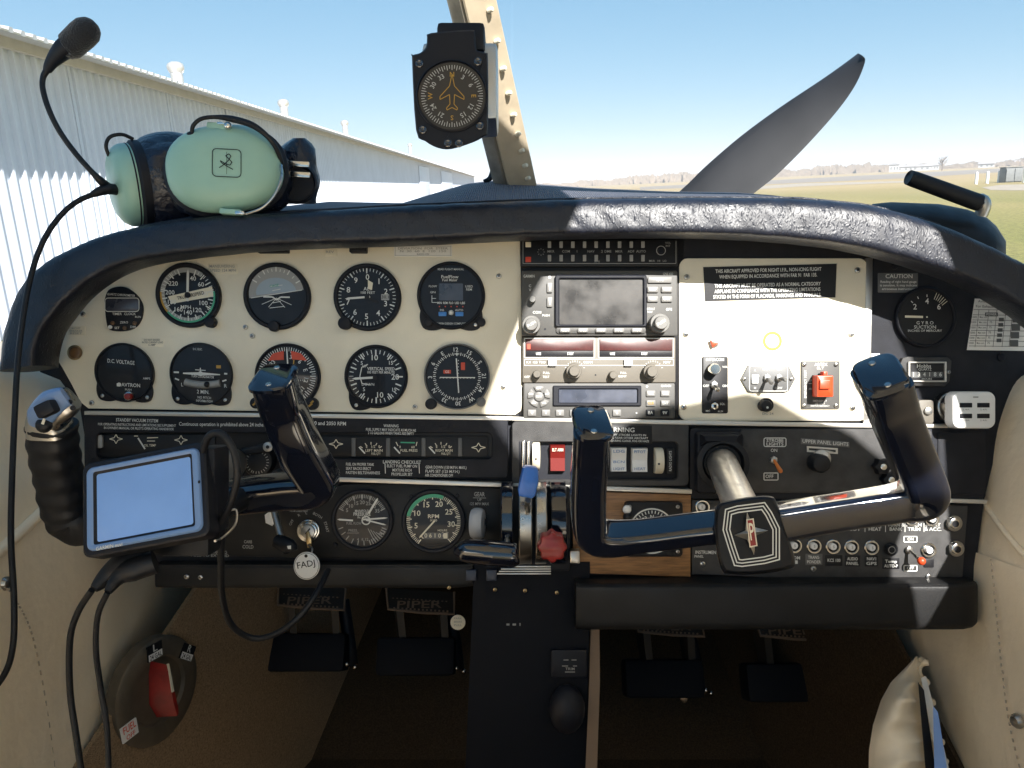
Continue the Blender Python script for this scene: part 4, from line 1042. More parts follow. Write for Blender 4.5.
# manifold pressure gauge
cx, cy = 362, 520.5
g, xf, h = gauge('manifold_gauge', 'manifold pressure dial crowded with several white needles', 'gauge', cx, cy, 31, h=.007, rim=.87, group='engine dials')
m = marks(xf, 'dim_mark'); m.ticks(cx, cy, 22.5, 26, -62, 62, 32, .7, h); m.ticks(cx, cy, 21, 26, -62, 62, 7, 1.2, h + .0001)
for i, t in enumerate(('5', '10', '15', '20', '25', '30', '35')): dx, dy = clk(-56 + i * 19); m.text(t, cx + dx * 18, cy + dy * 18, 3.6, h + .0003, None, 0, .02)
m.use('white_mark'); m.text('MANIFOLD', cx, cy - 9.5, 2.4, h + .0004, 14); m.text('PRESSURE', cx, cy - 6.2, 3.2, h + .0004, 17, 0, .03); m.text('IN. HG.', cx, cy - 3, 2, h + .0004)
m.use('dim_mark'); m.text('FUEL FLOW', cx - 8, cy + 3, 2.6, h + .0004, 15); m.text('PRESS.', cx - 9, cy + 10, 2.4, h + .0004); m.line([(cx - 15, cy + 12.5), (cx - 3, cy + 12.5)], .5, h + .0004)
m.ticks(cx, cy, 21, 26, 110, 160, 9, 1.0, h); m.ticks(cx, cy, 20, 25, 175, 250, 6, .9, h)
for i in range(6): m.line([(cx + 6 + i * 2.6, cy + 8 + i * 1.2), (cx + 12 + i * 2.2, cy + 20 - i * 1.6)], .7, h + .0004)
for i, t in enumerate(('4', '8', '12')): m.text(t, cx - 4 + i * 4.4, cy + 19, 2.6, h + .0004)
part('marking', m, g)
m = marks(xf); needle(m, cx + 6, cy - 6, 31, 20, 2.0, -1, h + .0014); needle(m, cx - 9, cy, 274, 16, 1.8, 0, h + .0016); needle(m, cx + 2, cy - 1, 86, 24, 1.6, 1, h + .0018); needle(m, cx + 6, cy, 104, 19, 1.5, 2, h + .002)
m.plate(circ(cx + 4, cy, 4.6, 20), circ(cx + 4, cy, 3.4, 20), h + .0012, h + .0019, 0); part('needle', m, g)
# tachometer
cx, cy = 433.5, 521.5
g, xf, h = gauge('tachometer', 'engine speed dial with a green arc and odometer digits', 'gauge', cx, cy, 32, h=.007, rim=.87, group='engine dials')
m = marks(xf, 'ivory_mark'); m.ticks(cx, cy, 23.5, 27, 215, 500, 71, .6, h)
m.ticks(cx, cy, 22, 27, 215, 500, 15, 1.1, h + .0001)
for i, t in enumerate(('0', '5', '10', '15', '20', '25', '30', '35')): a = 215 + 285 * i / 7; dx, dy = clk(a); m.text(t, cx + dx * 18, cy + dy * 18, 5.4, h + .0003, None, 0, .02)
m.text('RPM', cx, cy - 5, 3.8, h + .0003, 11, 0, .02); m.text('X100', cx, cy - 1, 2.2, h + .0003); m.text('HOURS', cx + 9, cy + 9, 2, h + .0003)
m.use('placard_grey'); m.sheet(rrect(cx - 10, cy + 11, cx + 15, cy + 17.5, .5), h + .0004); m.use('ivory_mark'); m.text('0 6 1 0 0', cx + 1.5, cy + 14.3, 4.2, h + .0006, 21, 0, .02); m.sheet(rrect(cx + 10, cy + 11.6, cx + 14, cy + 17, .3), h + .0005)
m.use('green_mark'); m.arc(cx, cy, 24, 27.5, 282, 382, h + .0006); part('marking', m, g)
m = marks(xf, 'ivory_mark'); needle(m, cx - 4, cy + 5, 222, 16, 1.6, 8, h + .0016); part('needle', m, g)
# dark housing round the two engine dials
mb = MB('bolster_black'); mb.prism(rrect(328, 484, 470, 556, 20), .0, .0068, .6)
part('dial_housing', mb, db)
for px, py in ((411, 497), (457, 496), (335, 545), (468, 548)): screw(px, py, 2.2, .0072, mat='matte_black')
# ================================================================== RADIO STACK
mb = MB('placard_black'); mb.prism([(516.5, 236), (684, 236), (678.5, 419), (520, 416)], 0, .0032, .4); part('radio_rack', mb, db)
def keys(m, pts, w, hgt, h0, h1, r=.8):
    for x, y in pts: m.prism(rrect(x - w / 2, y - hgt / 2, x + w / 2, y + hgt / 2, r), h0, h1, .35)
def rotary(g, px, py, r, h0, h1, mat='knob_grey', inner=True, name='knob', mark=None):
    m = MB(mat); k = (D - h1) / F
    c = m.pt(px, py, h1); c = Vector((c.x, D - h0, c.z)); L = h1 - h0; n = 48
    # knurled skirt
    def ring(rr, d, kn=0): return [c + Vector((math.cos(2 * math.pi * i / n) * rr * (1 - kn * (i % 2)), -d, math.sin(2 * math.pi * i / n) * rr * (1 - kn * (i % 2)))) for i in range(n)]
    R0 = r * k
    rows = [ring(R0, 0, .05), ring(R0, L * .55, .05), ring(R0 * .92, L * .62, 0)]
    if inner: rows += [ring(R0 * .68, L * .62), ring(R0 * .68, L * .93, .05), ring(R0 * .6, L)]
    else: rows += [ring(R0 * .88, L * .95), ring(R0 * .8, L)]
    m.grid(rows, True); m.add(rows[-1], [list(range(n))])
    o = part(name, m, g)
    if mark: m2 = MB(mark); m2.text('PUSH', px, py, r * .28, h1 + .0004, r * .9, -30); part('lettering', m2, o)
    return o
# audio panel
g = thing('audio_selector', 'slim black audio selector panel with two rows of tiny grey keys', 'radio', P(598, 252), 'radios in the centre stack')
m = MB('placard_black'); m.prism(rrect(520.5, 240, 678, 266.5, 1.5), .0032, .010, .6); part('radio_body', m, g)
m = MB('dim_mark'); h = .0104; m.line([(523, 241), (523, 263.5), (676, 263.5), (676, 241)], .5, h)
for x, t in ((551, 'MKR'), (566, 'COM'), (577, '1'), (591, 'NAV'), (602, '2'), (608, 'DME'), (619, 'MKR'), (631, 'ADF'), (641, 'AUTO')): m.text(t, x, 251.5, 2.4, h, None)
m.text('VOL', 668, 243, 2, h); m.text('INT', 668, 246, 2, h); m.text('MKR', 652, 261, 2, h); m.text('HI   LO', 662, 261, 2, h); m.text('SENS', 597, 261.6, 1.8, h)
m.plate(circ(661, 250.5, 4.8, 24), circ(661, 250.5, 4.1, 24), h - .0003, h, 0)
m.ticks(541, 252, 2.6, 3.6, 0, 315, 8, .6, h); part('lettering', m, g)
for row in (244.5, 258):
    for i in range(9):
        m = MB('key_grey' if False else 'dim_mark'); x = 549.5 + i * 11.7; m.prism(rrect(x - 1.7, row - 3.2, x + 1.7, row + 3.2, .4), .010, .0118, .3); part('key', m, g)
for py, mt in ((244.5, 'ivory_mark'), (259.5, 'red_mark')): m = MB(mt); m.prism(rrect(525.5, py - 2.6, 531, py + 2.6, .4), .010, .0108, .2); part('lamp', m, g)
rotary(g, 661, 250.5, 3.4, .010, .013, 'matte_black')
# moving map navigator
g = thing('map_navigator', 'wide grey navigator radio with a large smudged blank screen', 'radio', P(600, 303), 'radios in the centre stack')
m = MB('radio_grey'); m.prism(rrect(521.5, 270.5, 677.5, 336, 2), .0032, .016, 1.0); part('radio_body', m, g)
m = MB('matte_black'); m.plate(rrect(555, 274.8, 647, 327, 2.5, 6), rrect(559.5, 278.5, 643.5, 324.5, 1.2, 6), .016, .0205, 1.0); part('screen_bezel', m, g)
m = MB('screen_dull'); m.sheet(rrect(558, 277, 645, 326, 1), .0172); part('map_screen', m, g)
m = MB('radio_grey'); m.prism(rrect(556, 326.8, 646, 333.6, 3), .016, .018, .5); part('key_tray', m, g)
for i, t in enumerate(('CDI', 'OBS', 'MSG', 'FPL', 'PROC')):
    x = 565 + i * 18; m = MB('key_grey'); m.prism(rrect(x - 5.5, 328, x + 5.5, 332.4, 1.4), .018, .0205, .4); m.use('white_mark'); m.text(t, x, 330.2, 2.4, .0209, 7, 0, .03); part('key', m, g)
for x, y, w, t in ((660, 280, 24, 'RNG'), (653, 289.5, 11, 'D'), (667, 289.5, 11, 'MENU'), (653, 299, 11, 'CLR'), (667, 299, 11, 'ENT')):
    m = MB('key_grey'); m.prism(rrect(x - w / 2, y - 2.9, x + w / 2, y + 2.9, 1), .016, .0185, .4); m.use('white_mark'); m.text(t, x, y, 2.4, .0189, min(7, w * .6), 0, .03)
    part('key', m, g)
for y in (287.5, 302): m = MB('key_grey'); m.prism(rrect(547, y - 5, 552.5, y + 5, 1), .016, .0185, .4); m.use('white_mark'); m.line([(549.7, y - 3), (549.7, y + 3)], .9, .0189); part('key', m, g)
m = MB('white_mark'); h = .0164; m.text('GARMIN', 529, 276.3, 2.8, h, 11, 0, .02); m.text('GNS 430', 668, 274, 2.4, h, 10); m.text('COM', 537, 312.5, 2.6, h); m.text('PUSH', 546, 315.5, 2.2, h); m.text('C', 530, 286, 2.6, h); m.text('V', 530, 290, 2.6, h); m.text('DEFAULT', 651, 309, 2.2, h, 8); m.text('NAV', 650, 312, 2.2, h, 5); m.text('GPS', 669, 309.5, 2.6, h); m.sheet(rrect(548.5, 276, 551, 278.5, .4), h); part('lettering', m, g)
rotary(g, 531.5, 324, 9.6, .016, .036, 'knob_grey', True, 'knob', 'white_mark'); rotary(g, 661.5, 322.5, 10.2, .016, .037, 'knob_grey', True, 'knob', 'white_mark'); rotary(g, 532.5, 299, 3.6, .016, .026, 'knob_grey', False)
m = MB('matte_black'); m.disc(545, 329, 1.1, .0163, 12); part('light_sensor', m, g)
# nav/com
g = thing('nav_com_radio', 'sand grey radio with two dark red display windows outlined in white', 'radio', P(598, 360), 'radios in the centre stack')
m = MB('radio_grey_warm'); m.prism(rrect(522.5, 337.3, 675.5, 382.6, 1.2), .0032, .0115, .6); part('radio_body', m, g)
for x0, x1 in ((524.5, 594.5), (598.5, 673.5)):
    m = MB('screen_red'); m.prism(rrect(x0 + 1.2, 339.2, x1 - 1.2, 350.5, .5), .0115, .0125, .2); d = part('display_window', m, g)
    m = MB('placard_black'); m.prism([(x0 + 1.2, 350.8), (x1 - 1.2, 350.8), (x1 - 1.2, 356.8), (x0 + 1.2, 356.8)], .0115, .0122, .1); m.use('white_mark'); m.text('USE', x0 + 14, 353.8, 2.6, .0126, 5, 0, .04); m.text('STBY', x0 + 46, 353.8, 2.6, .0126, 6.5, 0, .04); part('label_band', m, g)
m = MB('white_mark'); h = .0119
for x0, x1 in ((524.5, 594.5), (598.5, 673.5)): m.line([(x0, 338.4), (x1, 338.4), (x1, 357.6), (x0, 357.6)], .8, h, True)
m.line([(524.5, 359.4), (673.5, 359.4), (673.5, 365.4), (524.5, 365.4)], .6, h, True); m.text('KX 155 TSO', 536, 362.4, 2.4, h, 19); m.text('COMM', 588, 362.4, 2.4, h, 9); m.text('NAV', 667, 362.4, 2.6, h, 7); m.text('OFF', 527, 377, 2.2, h); m.text('PULL', 546.5, 373, 2.2, h); m.text('TEST', 546, 377, 2.2, h); m.text('PULL', 623.5, 373, 2, h); m.text('IDENT', 622.5, 376.5, 2, h); m.ticks(575, 371, 9, 10.5, -70, 70, 11, .5, h); m.ticks(653, 371, 9, 10.5, -70, 70, 11, .5, h); part('lettering', m, g)
m = MB('red_mark'); m.sheet(rrect(527, 344, 530.5, 349, .4), .0129); part('transmit_lamp', m, g)
for x in (552.5, 628.5): m = MB('white_plastic'); m.prism(rrect(x - 4, 358.6, x + 4, 366, .6), .0115, .0155, .5); m.use('matte_black'); m.line([(x - 2, 362.3), (x + 2, 362.3)], .7, .0159); part('transfer_key', m, g)
rotary(g, 574.5, 371, 8, .0115, .029, 'radio_grey_warm'); rotary(g, 652.5, 371.5, 8, .0115, .029, 'radio_grey_warm'); rotary(g, 537, 374, 4.2, .0115, .022, 'radio_grey_warm', False); rotary(g, 613.5, 375, 4.2, .0115, .022, 'radio_grey_warm', False)
m = MB('matte_black'); m.disc(595.5, 375, .9, .0118, 10); part('set_screw', m, g)
# transponder
g = thing('transponder', 'grey transponder with slim dull display and ring of five keys', 'radio', P(598, 400), 'radios in the centre stack')
m = MB('radio_grey'); m.prism(rrect(523.5, 383.2, 675, 418.6, 1.5), .0032, .0125, .7); part('radio_body', m, g)
m = MB('matte_black'); m.plate(rrect(553, 385.6, 641.5, 406, 1.2, 5), rrect(559, 389, 637.5, 402.6, 1, 5), .0125, .0155, .8); part('screen_bezel', m, g)
m = MB('screen_lcd'); m.sheet(rrect(558, 388, 638.5, 403.5, 1), .0132); part('code_screen', m, g)
for i in range(10):
    x = (532, 546, 560, 574, 588, 602.5, 617, 0, 650.5, 665)[i]
    if not x: continue
    m = MB('key_grey' if i < 7 else 'matte_black'); m.prism(rrect(x - 4.2, 409.6, x + 4.2, 416, .8), .0125, .0146, .35); m.use('white_mark'); m.text(('0', '1', '2', '3', '4', '5', '6', '', '8', '9')[i] if i < 7 else ('8A', '9V')[i - 8], x, 412.8, 3, .015, None, 0, .03); part('key', m, g)
for x, y, t, mt in ((651, 393.5, 'FUNC', 'white_mark'), (665.5, 393.5, 'CRSR', 'white_mark'), (651, 403.3, 'CLR', 'amber_mark'), (665.5, 403.3, 'ENT', 'white_mark')):
    m = MB('key_grey'); m.prism(rrect(x - 4.6, y - 3, x + 4.6, y + 3, .8), .0125, .0146, .35); m.use(mt); m.text(t, x, y, 2.6, .015, 6, 0, .03); part('key', m, g)
for a, t in ((0, 'IDT'), (72, 'ALT'), (144, 'VFR'), (216, 'STBY'), (288, 'ON')):
    m = MB('key_grey'); pts = [(539 + clk(a + q)[0] * r, 396.5 + clk(a + q)[1] * r * .95) for r, qs in ((6, (-26, -13, 0, 13, 26)), (11.3, (28, 14, 0, -14, -28))) for q in qs]; m.prism(pts, .0125, .0146, .35)
    m.use('white_mark'); dx, dy = clk(a); m.text(t, 539 + dx * 8.6, 396.5 + dy * 8.2, 2, .015, 4.6, 0, .03); part('key', m, g)
m = MB('key_grey'); m.prism(circ(539, 396.5, 4.6, 20), .0125, .0146, .35); m.use('white_mark'); m.text('IDENT', 539, 396.5, 2, .015, 6, 0, .03); part('key', m, g)
m = MB('white_mark'); h = .0129; m.text('GARMIN', 666, 386, 2.2, h, 10, 0, .02); m.disc(647, 386.4, 1.1, h, 10); m.disc(636.5, 413, .8, h, 8); part('lettering', m, g)

# ================================================================== LABELS AND SMALL ITEMS ON THE CREAM PLATES
def placard(name, label, pts, mat, h0, lines, mark='placard_black', border=None, cat='placard', hh=.0006, group=None):
    g = MB(mat); g.prism(pts, h0, h0 + hh, .2)
    g.use(mark); h = h0 + hh + .0003
    if border: g.line(inset(pts, 1.2), border, h, True)
    for t, x, y, s, w, rot in lines: g.text(t, x, y, s, h, w, rot, .02)
    return solo(name, g, label, cat, group=group)
placard('speed_placard', 'pale speed placard between airspeed dial and artificial horizon', rrect(208, 263.5, 237.5, 273.5, .6), 'ivory_mark', .004, [('MANEUVERING', 222, 266.4, 2.8, 25, 0), ('SPEED 124 MPH', 223, 270.5, 2.8, 26, 0)], 'dim_mark')
placard('paper_placard', 'white paper strip placard under the dash roll above the fuel meter', rrect(394, 245, 452, 256.5, .6), 'paper', .004, [('DEVIATION  FOR  STEER', 423, 248.5, 2.2, 50, 0), ('N  30  60  E  120  150', 423, 251.3, 2, 46, 0), ('RADIO ON', 423, 254.2, 2, 12, 0)], 'dim_mark', .4)
placard('rating_placard', 'tiny engraved placard above the brown knob', rrect(68, 326, 85, 335, .5), 'ivory_mark', .004, [('CIRCUIT', 75, 328.4, 1.8, 11, 0), ('BREAKER', 76, 331, 1.8, 13, 0), ('RESET', 76, 333.4, 1.8, 12, 0)], 'dim_mark')
placard('engraved_placard', 'small engraved placard between the clock and the turn coordinator', rrect(141, 338, 164, 347, .5), 'cream_paint', .004, [('DO NOT EXCEED', 152, 340, 1.8, 16, 0), ('RATED CURRENT LOAD', 152.5, 342.5, 1.8, 21, 0), ('5 AMP', 152, 345, 1.8, 7, 0)], 'placard_grey', hh=.0003)
placard('worn_label', 'worn little grey label below the dash roll above the altimeter', rrect(325, 249, 337, 256, .5), 'ivory_mark', .004, [('REV', 330, 252, 2.4, 8, 0)], 'dim_mark')
for x0, x1, lab in ((256, 287, 'wide black clip under the dash roll above the artificial horizon'), (349, 366, 'narrow black clip under the dash roll above the altimeter')):
    m = MB('matte_black'); m.prism(rrect(x0, 240, x1, 252, 1), .004, .016, .8); m.prism(rrect(x0 + 2, 243, x1 - 2, 250.5, .8), .016, .018, .5); solo('clip', m, lab, 'clip', group='black clips under the dash roll')
m = MB('brass'); m.knob(74, 352.5, 7.5, .004, .006, .8, 24); m.use('amber_knob'); m.knob(74, 352.5, 6, .006, .011, 1.5, 24); solo('brown_push_button', m, 'round brown push button at the outer edge of the cream plate', 'button')

# black certification placard
g = MB('ivory_mark'); pts = [(702, 266), (838, 262.5), (836.5, 298.5), (704, 302.5)]; g.prism(pts, .004, .0048, .3); g.use('placard_black'); g.sheet(inset(pts, 1.1), .0051); g.use('white_mark')
for t, y, w in (('THIS AIRCRAFT APPROVED FOR NIGHT I.F.R., NON-ICING FLIGHT', 270.3, 106), ('WHEN EQUIPPED IN ACCORDANCE WITH FAR 91  FAR 135.', 276, 98), ('THIS AIRCRAFT MUST BE OPERATED AS A NORMAL CATEGORY', 285, 106), ('AIRPLANE IN COMPLIANCE WITH THE OPERATING LIMITATIONS', 290.5, 106), ('STATED IN THE FORM OF PLACARDS, MARKINGS AND MANUALS.', 296, 108)):
    g.text(t, 768 - (y - 280) * .05, y, 3.5, .0055, w, -1.3, .028)
solo('certification_placard', g, 'long black placard with five lines of white capitals', 'placard')
# winged sticker
g = MB('white_plastic'); g.prism(rrect(743.5, 309.5, 799, 359, 1), .004, .0043, .1); h = .0047; g.use('dim_mark'); g.line(rrect(744, 310, 798.5, 358.5, 1), .35, h, True)
for s in (-1, 1):
    for k in range(4): g.line([(774.5 + s * 5, 312.5 + k * 1.6), (774.5 + s * (13 - k * 1.5), 312 + k * 1.5), (774.5 + s * (23 - k * 3.4), 309.8 + k * 1.5)], .6, h)
g.plate(rrect(769.5, 311, 779.5, 317, 1.5, 4), rrect(770.2, 311.7, 778.8, 316.3, 1.2, 4), h - .0003, h, 0); g.text('RAM', 774.5, 314, 2.4, h, 6.5, 0, .02)
g.text('SERVICE', 754.5, 339, 1.8, h, 7); g.text('INSPECTION', 755, 341.5, 1.8, h, 9)
for i in range(4): g.text('MAINTENANCE', 793, 337 + i * 2.2, 1.6, h, 10 - i)
g.use('amber_mark'); g.text('OVERHAUL', 785, 325.5, 2.2, h, 13)
g.use('ring_yellow'); g.plate(circ(772.5, 341, 9.6, 36), circ(772.5, 341, 6.9, 36), h - .0003, h + .0001, 0)
solo('winged_sticker', g, 'white sticker with grey wings and a yellow ring', 'sticker')
# red push light
g = thing('warning_light', 'small red pointed warning light on the sunlit cream plate', 'indicator', P(714.5, 343, D - .004))
m = MB('steel'); m.knob(714.5, 343, 4.6, .004, .006, .6, 20); part('lamp_collar', m, g)
m = MB('orange_paint'); m.prism([(710.5, 340), (718.5, 343.5), (713, 347.5)], .006, .011, 1); part('lamp_lens', m, g)
m = MB('dim_mark'); m.text('GEAR WARN TEST', 716, 332.5, 1.8, .0044, 22); m.text('PUSH  TO  RESET', 715, 352.5, 1.6, .0044, 18); part('lettering', m, g)
# intercom
g = thing('intercom', 'narrow upright black intercom panel with knob, toggle and jack', 'intercom', P(714.5, 385, D - .004))
m = MB('placard_black'); m.prism(rrect(702, 356.5, 728, 413.5, 2), .004, .0052, .4); part('intercom_plate', m, g)
m = MB('white_mark'); h = .0056; m.text('INTERCOM', 715, 359.8, 2.8, h, 18, 0, .02); m.text('VOL', 725, 367, 2, h); m.text('OFF', 706, 386, 2.4, h); m.text('ON', 725, 386, 2.4, h); m.text('SQL', 722.5, 404, 2, h); m.text('MIC', 708, 411, 1.8, h); m.text('AUX', 720.5, 411.5, 1.8, h); part('lettering', m, g)
rotary(g, 715.5, 369, 6, .0052, .020, 'chrome', False)
def toggle(g, px, py, h0, lx, ly, mat='chrome', L=.016, r=2.3):
    m = MB('steel'); m.knob(px, py, 4, h0, h0 + .0025, .5, 6); m.knob(px, py, 2.8, h0 + .0025, h0 + .005, .5, 18); a = m.pt(px, py, h0 + .004); b = a + Vector((lx, -L, ly)); m.use(mat)
    m.tube([a, a.lerp(b, .5), b - (b - a) * .1, b], [.0015, .0021, .0027, .0018], 12, 3); return part('toggle_lever', m, g)
toggle(g, 714.5, 385, .0052, .0, -.006)
m = MB('chrome'); m.knob(715, 406, 4, .0052, .008, .6, 6); m.use('matte_black'); m.disc(715, 406, 1.5, .0083, 12); part('jack', m, g)
# marker switch box
g = thing('marker_switch_box', 'six sided grey switch plate with two toggles on the cream plate', 'switch plate', P(768, 378, D - .004))
m = MB('placard_grey'); m.prism([(741, 379), (748, 365.5), (752, 364.5), (785, 364.5), (789, 366), (795.5, 379), (789, 391), (785, 392.5), (752, 392.5), (748, 391.5)], .004, .007, .6); part('switch_plate', m, g)
m = MB('white_mark'); h = .0074; m.line(rrect(749.5, 366, 787.5, 391, 2), .6, h, True); m.text('HIGH', 766, 369.5, 2, h); m.text('ON', 779, 369.5, 2, h); m.text('A', 755, 370.5, 2, h); m.text('M', 755, 388, 2, h); m.text('LOW', 779, 388, 2, h); m.sheet(rrect(752, 374.6, 759, 377, .3), h); part('lettering', m, g)
m = MB('white_plastic'); m.prism(rrect(752, 377.5, 758.5, 383.5, .6), .007, .0095, .4); part('push_key', m, g)
toggle(g, 767.5, 378, .007, -.001, -.006, 'knob_grey', .018); toggle(g, 779.5, 378, .007, .002, -.002, 'knob_grey', .016)
for x in (744.8, 791.7): screw(x, 379, 1.7, .007, g)
g = thing('cigar_plug_knob', 'small round black knob below the six sided switch plate', 'knob', P(767, 403.5, D - .004))
m = MB('matte_black'); m.knob(767, 405, 7, .004, .010, 1, 28); m.use('rubber'); m.knob(767, 406, 5.8, .010, .024, 1.6, 28); part('knob_grip', m, g)
m = MB('dim_mark'); m.text('DC 24', 768, 413.8, 2.4, .0044, 11); part('lettering', m, g)
m = MB('white_mark'); m.disc(767.5, 407.5, 1.2, .0246, 10); part('knob_dot', m, g)
# emergency beacon switch
g = thing('emergency_beacon_switch', 'grey emergency locator plate with bright orange guarded switch', 'switch plate', P(820, 379, D - .004))
m = MB('radio_grey'); m.prism(rrect(801.5, 361, 840, 409, 1.5), .004, .0065, .5); part('switch_plate', m, g)
m = MB('white_mark'); h = .0069; m.text('ARTEX', 821, 364.6, 3, h, 13, 0, .03); m.text('ELT', 820.5, 368.2, 2.4, h, 7, 0, .02); m.text('EMERGENCY XMIT', 805.5, 384, 2.2, h, 28, -90, .02); m.text('ON', 811, 380.5, 2, h, 3.4); m.text('ARM', 811, 389, 2, h, 4.6); m.text('EMERGENCY', 820, 401, 1.8, h, 14); m.text('USE ONLY', 820, 403.6, 1.8, h, 10); m.text('AVIATION EMERGENCY', 820, 406, 1.6, h, 19); m.line([(808, 383.5), (814, 383.5)], .5, h); part('lettering', m, g)
m = MB('matte_black'); m.prism(rrect(813, 375, 832, 396, 1), .0065, .010, .5); part('switch_well', m, g)
m = MB('orange_paint'); m.prism(rrect(817, 375.5, 833.5, 397, 1), .010, .024, 1); m.prism(rrect(820, 380, 830.5, 389, .8), .024, .027, .6); m.prism(rrect(823.5, 371.5, 827.5, 376, .8), .010, .020, .5); part('switch_guard', m, g)
for x, y in ((804.8, 364.5), (836.6, 364.5), (804.8, 405.6), (836.6, 405.6)): screw(x, y, 2, .0065, g)
m = MB('white_plastic'); m.prism(rrect(871.5, 353.5, 880, 362, .6), 0, .0012, .2); solo('white_tab', m, 'small square white tab beside the yoke horn on the black panel', 'tab')
m = MB('white_plastic'); m.prism([(871.8, 385), (880, 385), (879, 423.5), (870, 423.5)], .0, .003, .3); solo('white_edge_plate', m, 'upright white strip lit by the sun behind the yoke horn', 'plate')
# caution placard, table placard, hour meter
placard('caution_placard', 'dark caution placard above the suction gauge', rrect(878, 273, 918, 292.5, .8), 'placard_grey', 0, [('CAUTION', 899, 276.4, 4, 27, 0), ('Reading of right hand gauge', 898.5, 281.8, 2.2, 36, 0), ('is sensitive. It may indicate', 898.5, 285.4, 2.2, 37, 0), ('erroneous instructions', 898.5, 289, 2.2, 33, 0)], 'white_mark')
g = thing('table_placard', 'white printed table placard at the outer end of the dashboard', 'placard', P(997, 325, D))
m = MB('paper'); m.prism([(975, 298.5), (1030, 300), (1030, 351), (967, 350)], 0, .0006, .2); part('card', m, g)
m = MB('placard_grey'); h = .0010
m.text('Avionics  Conversion  Mixture', 1003, 302, 2.2, h, 50, 1.5); m.text('For Exhaust Wear Rating Trainee', 1002, 307, 2.4, h, 52, 1.5, .02)
for i in range(8): m.line([(973.5 - i * .65, 309.5 + i * 5.2), (1030, 310.3 + i * 5.2)], .5, h)
for x in (979, 989, 997, 1006, 1013): m.line([(x, 309.5), (x - 4, 347)], .5, h)
for i in range(6):
    m.text('1000', 974.5 - i * .65, 317.2 + i * 5.2, 2, h, 5); m.text('Max cont', 983.5 - i * .6, 317.2 + i * 5.2, 1.9, h, 7.5)
    if i: m.sheet(rrect(999.5 - i * .6, 312.6 + i * 5.2, 1004.5 - i * .6, 316.2 + i * 5.2, .3), h); m.text('75', 991.5 - i * .6, 317 + i * 5.2, 2, h)
for i in range(4): m.sheet(rrect(1012.5 - i * .9, 316 + i * 8, 1021 - i * .9, 322.5 + i * 8, .3), h)
m.sheet(rrect(985, 312.4, 998, 316.4, .3), h); m.use('paper'); m.text('POWER', 991.5, 314.4, 2.4, h + .0003, 10)
part('printing', m, g)
g = thing('hour_meter', 'small hour meter with six counter digits behind a grey bezel', 'meter', P(924, 371, D))
m = MB('crackle_grey'); m.prism([(897, 371), (903, 358), (908, 356.6), (948, 357), (952, 361), (951.5, 367), (950, 381), (945, 386.4), (905, 385.8), (900, 381)], 0, .006, .8); part('meter_housing', m, g)
m = MB('trim_silver'); m.plate(rrect(908.5, 361.5, 947, 382, 1, 5), rrect(910.5, 363.2, 945, 380.4, .6, 5), .006, .009, .4); part('meter_bezel', m, g)
m = MB('placard_black'); m.sheet(rrect(909.8, 362.6, 946, 381, .6), .0066); part('meter_dial', m, g)
m = MB('white_mark'); h = .0070; m.text('Hobbs', 924, 366.2, 3.4, h, 14, 0, .02); m.text('QUARTZ', 925, 369.5, 2.4, h, 13); m.text('HOURS', 927, 379, 1.9, h, 10)
for i, c in enumerate('134186'): m.text(c, 913.5 + i * 5.4, 374.6, 4, h + .0003, None, 0, .03)
m.use('placard_grey'); m.sheet(rrect(911.5, 371.8, 943, 377.6, .4), h - .0002); part('marking', m, g)
for x in (902.5, 949.5): screw(x, 372, 1.9, .006, g)
m = MB('radio_grey_warm'); m.prism(rrect(918, 400, 934, 424, 3), 0, .012, 1); m.use('steel'); m.knob(929, 411, 4, .012, .015, .7, 20); solo('door_latch_plate', m, 'grey latch plate with a round screw beside the yoke horn', 'latch plate')
# usb charger
g = thing('usb_charger', 'white four port usb charger plugged into the dashboard socket', 'charger', P(965, 408, D - .01))
m = MB('steel'); m.knob(953, 407, 15.5, 0, .012, 1.5, 36); part('socket_collar', m, g)
m = MB('steel'); m.knob(957, 406.5, 12, .004, .024, 1, 32); part('plug_barrel', m, g)
m = MB('white_plastic'); m.prism(rrect(952.5, 391.5, 996.5, 428.8, 8, 8), .022, .038, 2.5); part('charger_head', m, g)
for x, y in ((966, 405.2), (983.5, 405.2), (966, 416), (983.5, 416)): m = MB('matte_black'); m.prism(rrect(x - 6.2, y - 2.3, x + 6.2, y + 2.3, .4), .038, .0384, .05); part('usb_port', m, g)
m = MB('dim_mark'); m.sheet(rrect(973, 396.4, 978.5, 397.8, .6), .0385)
for x, y in ((966, 409.6), (983.5, 409.6), (966, 420.4), (983.5, 420.4)): m.text('2.4A', x, y, 1.6, .0385, 7)
part('lettering', m, g)

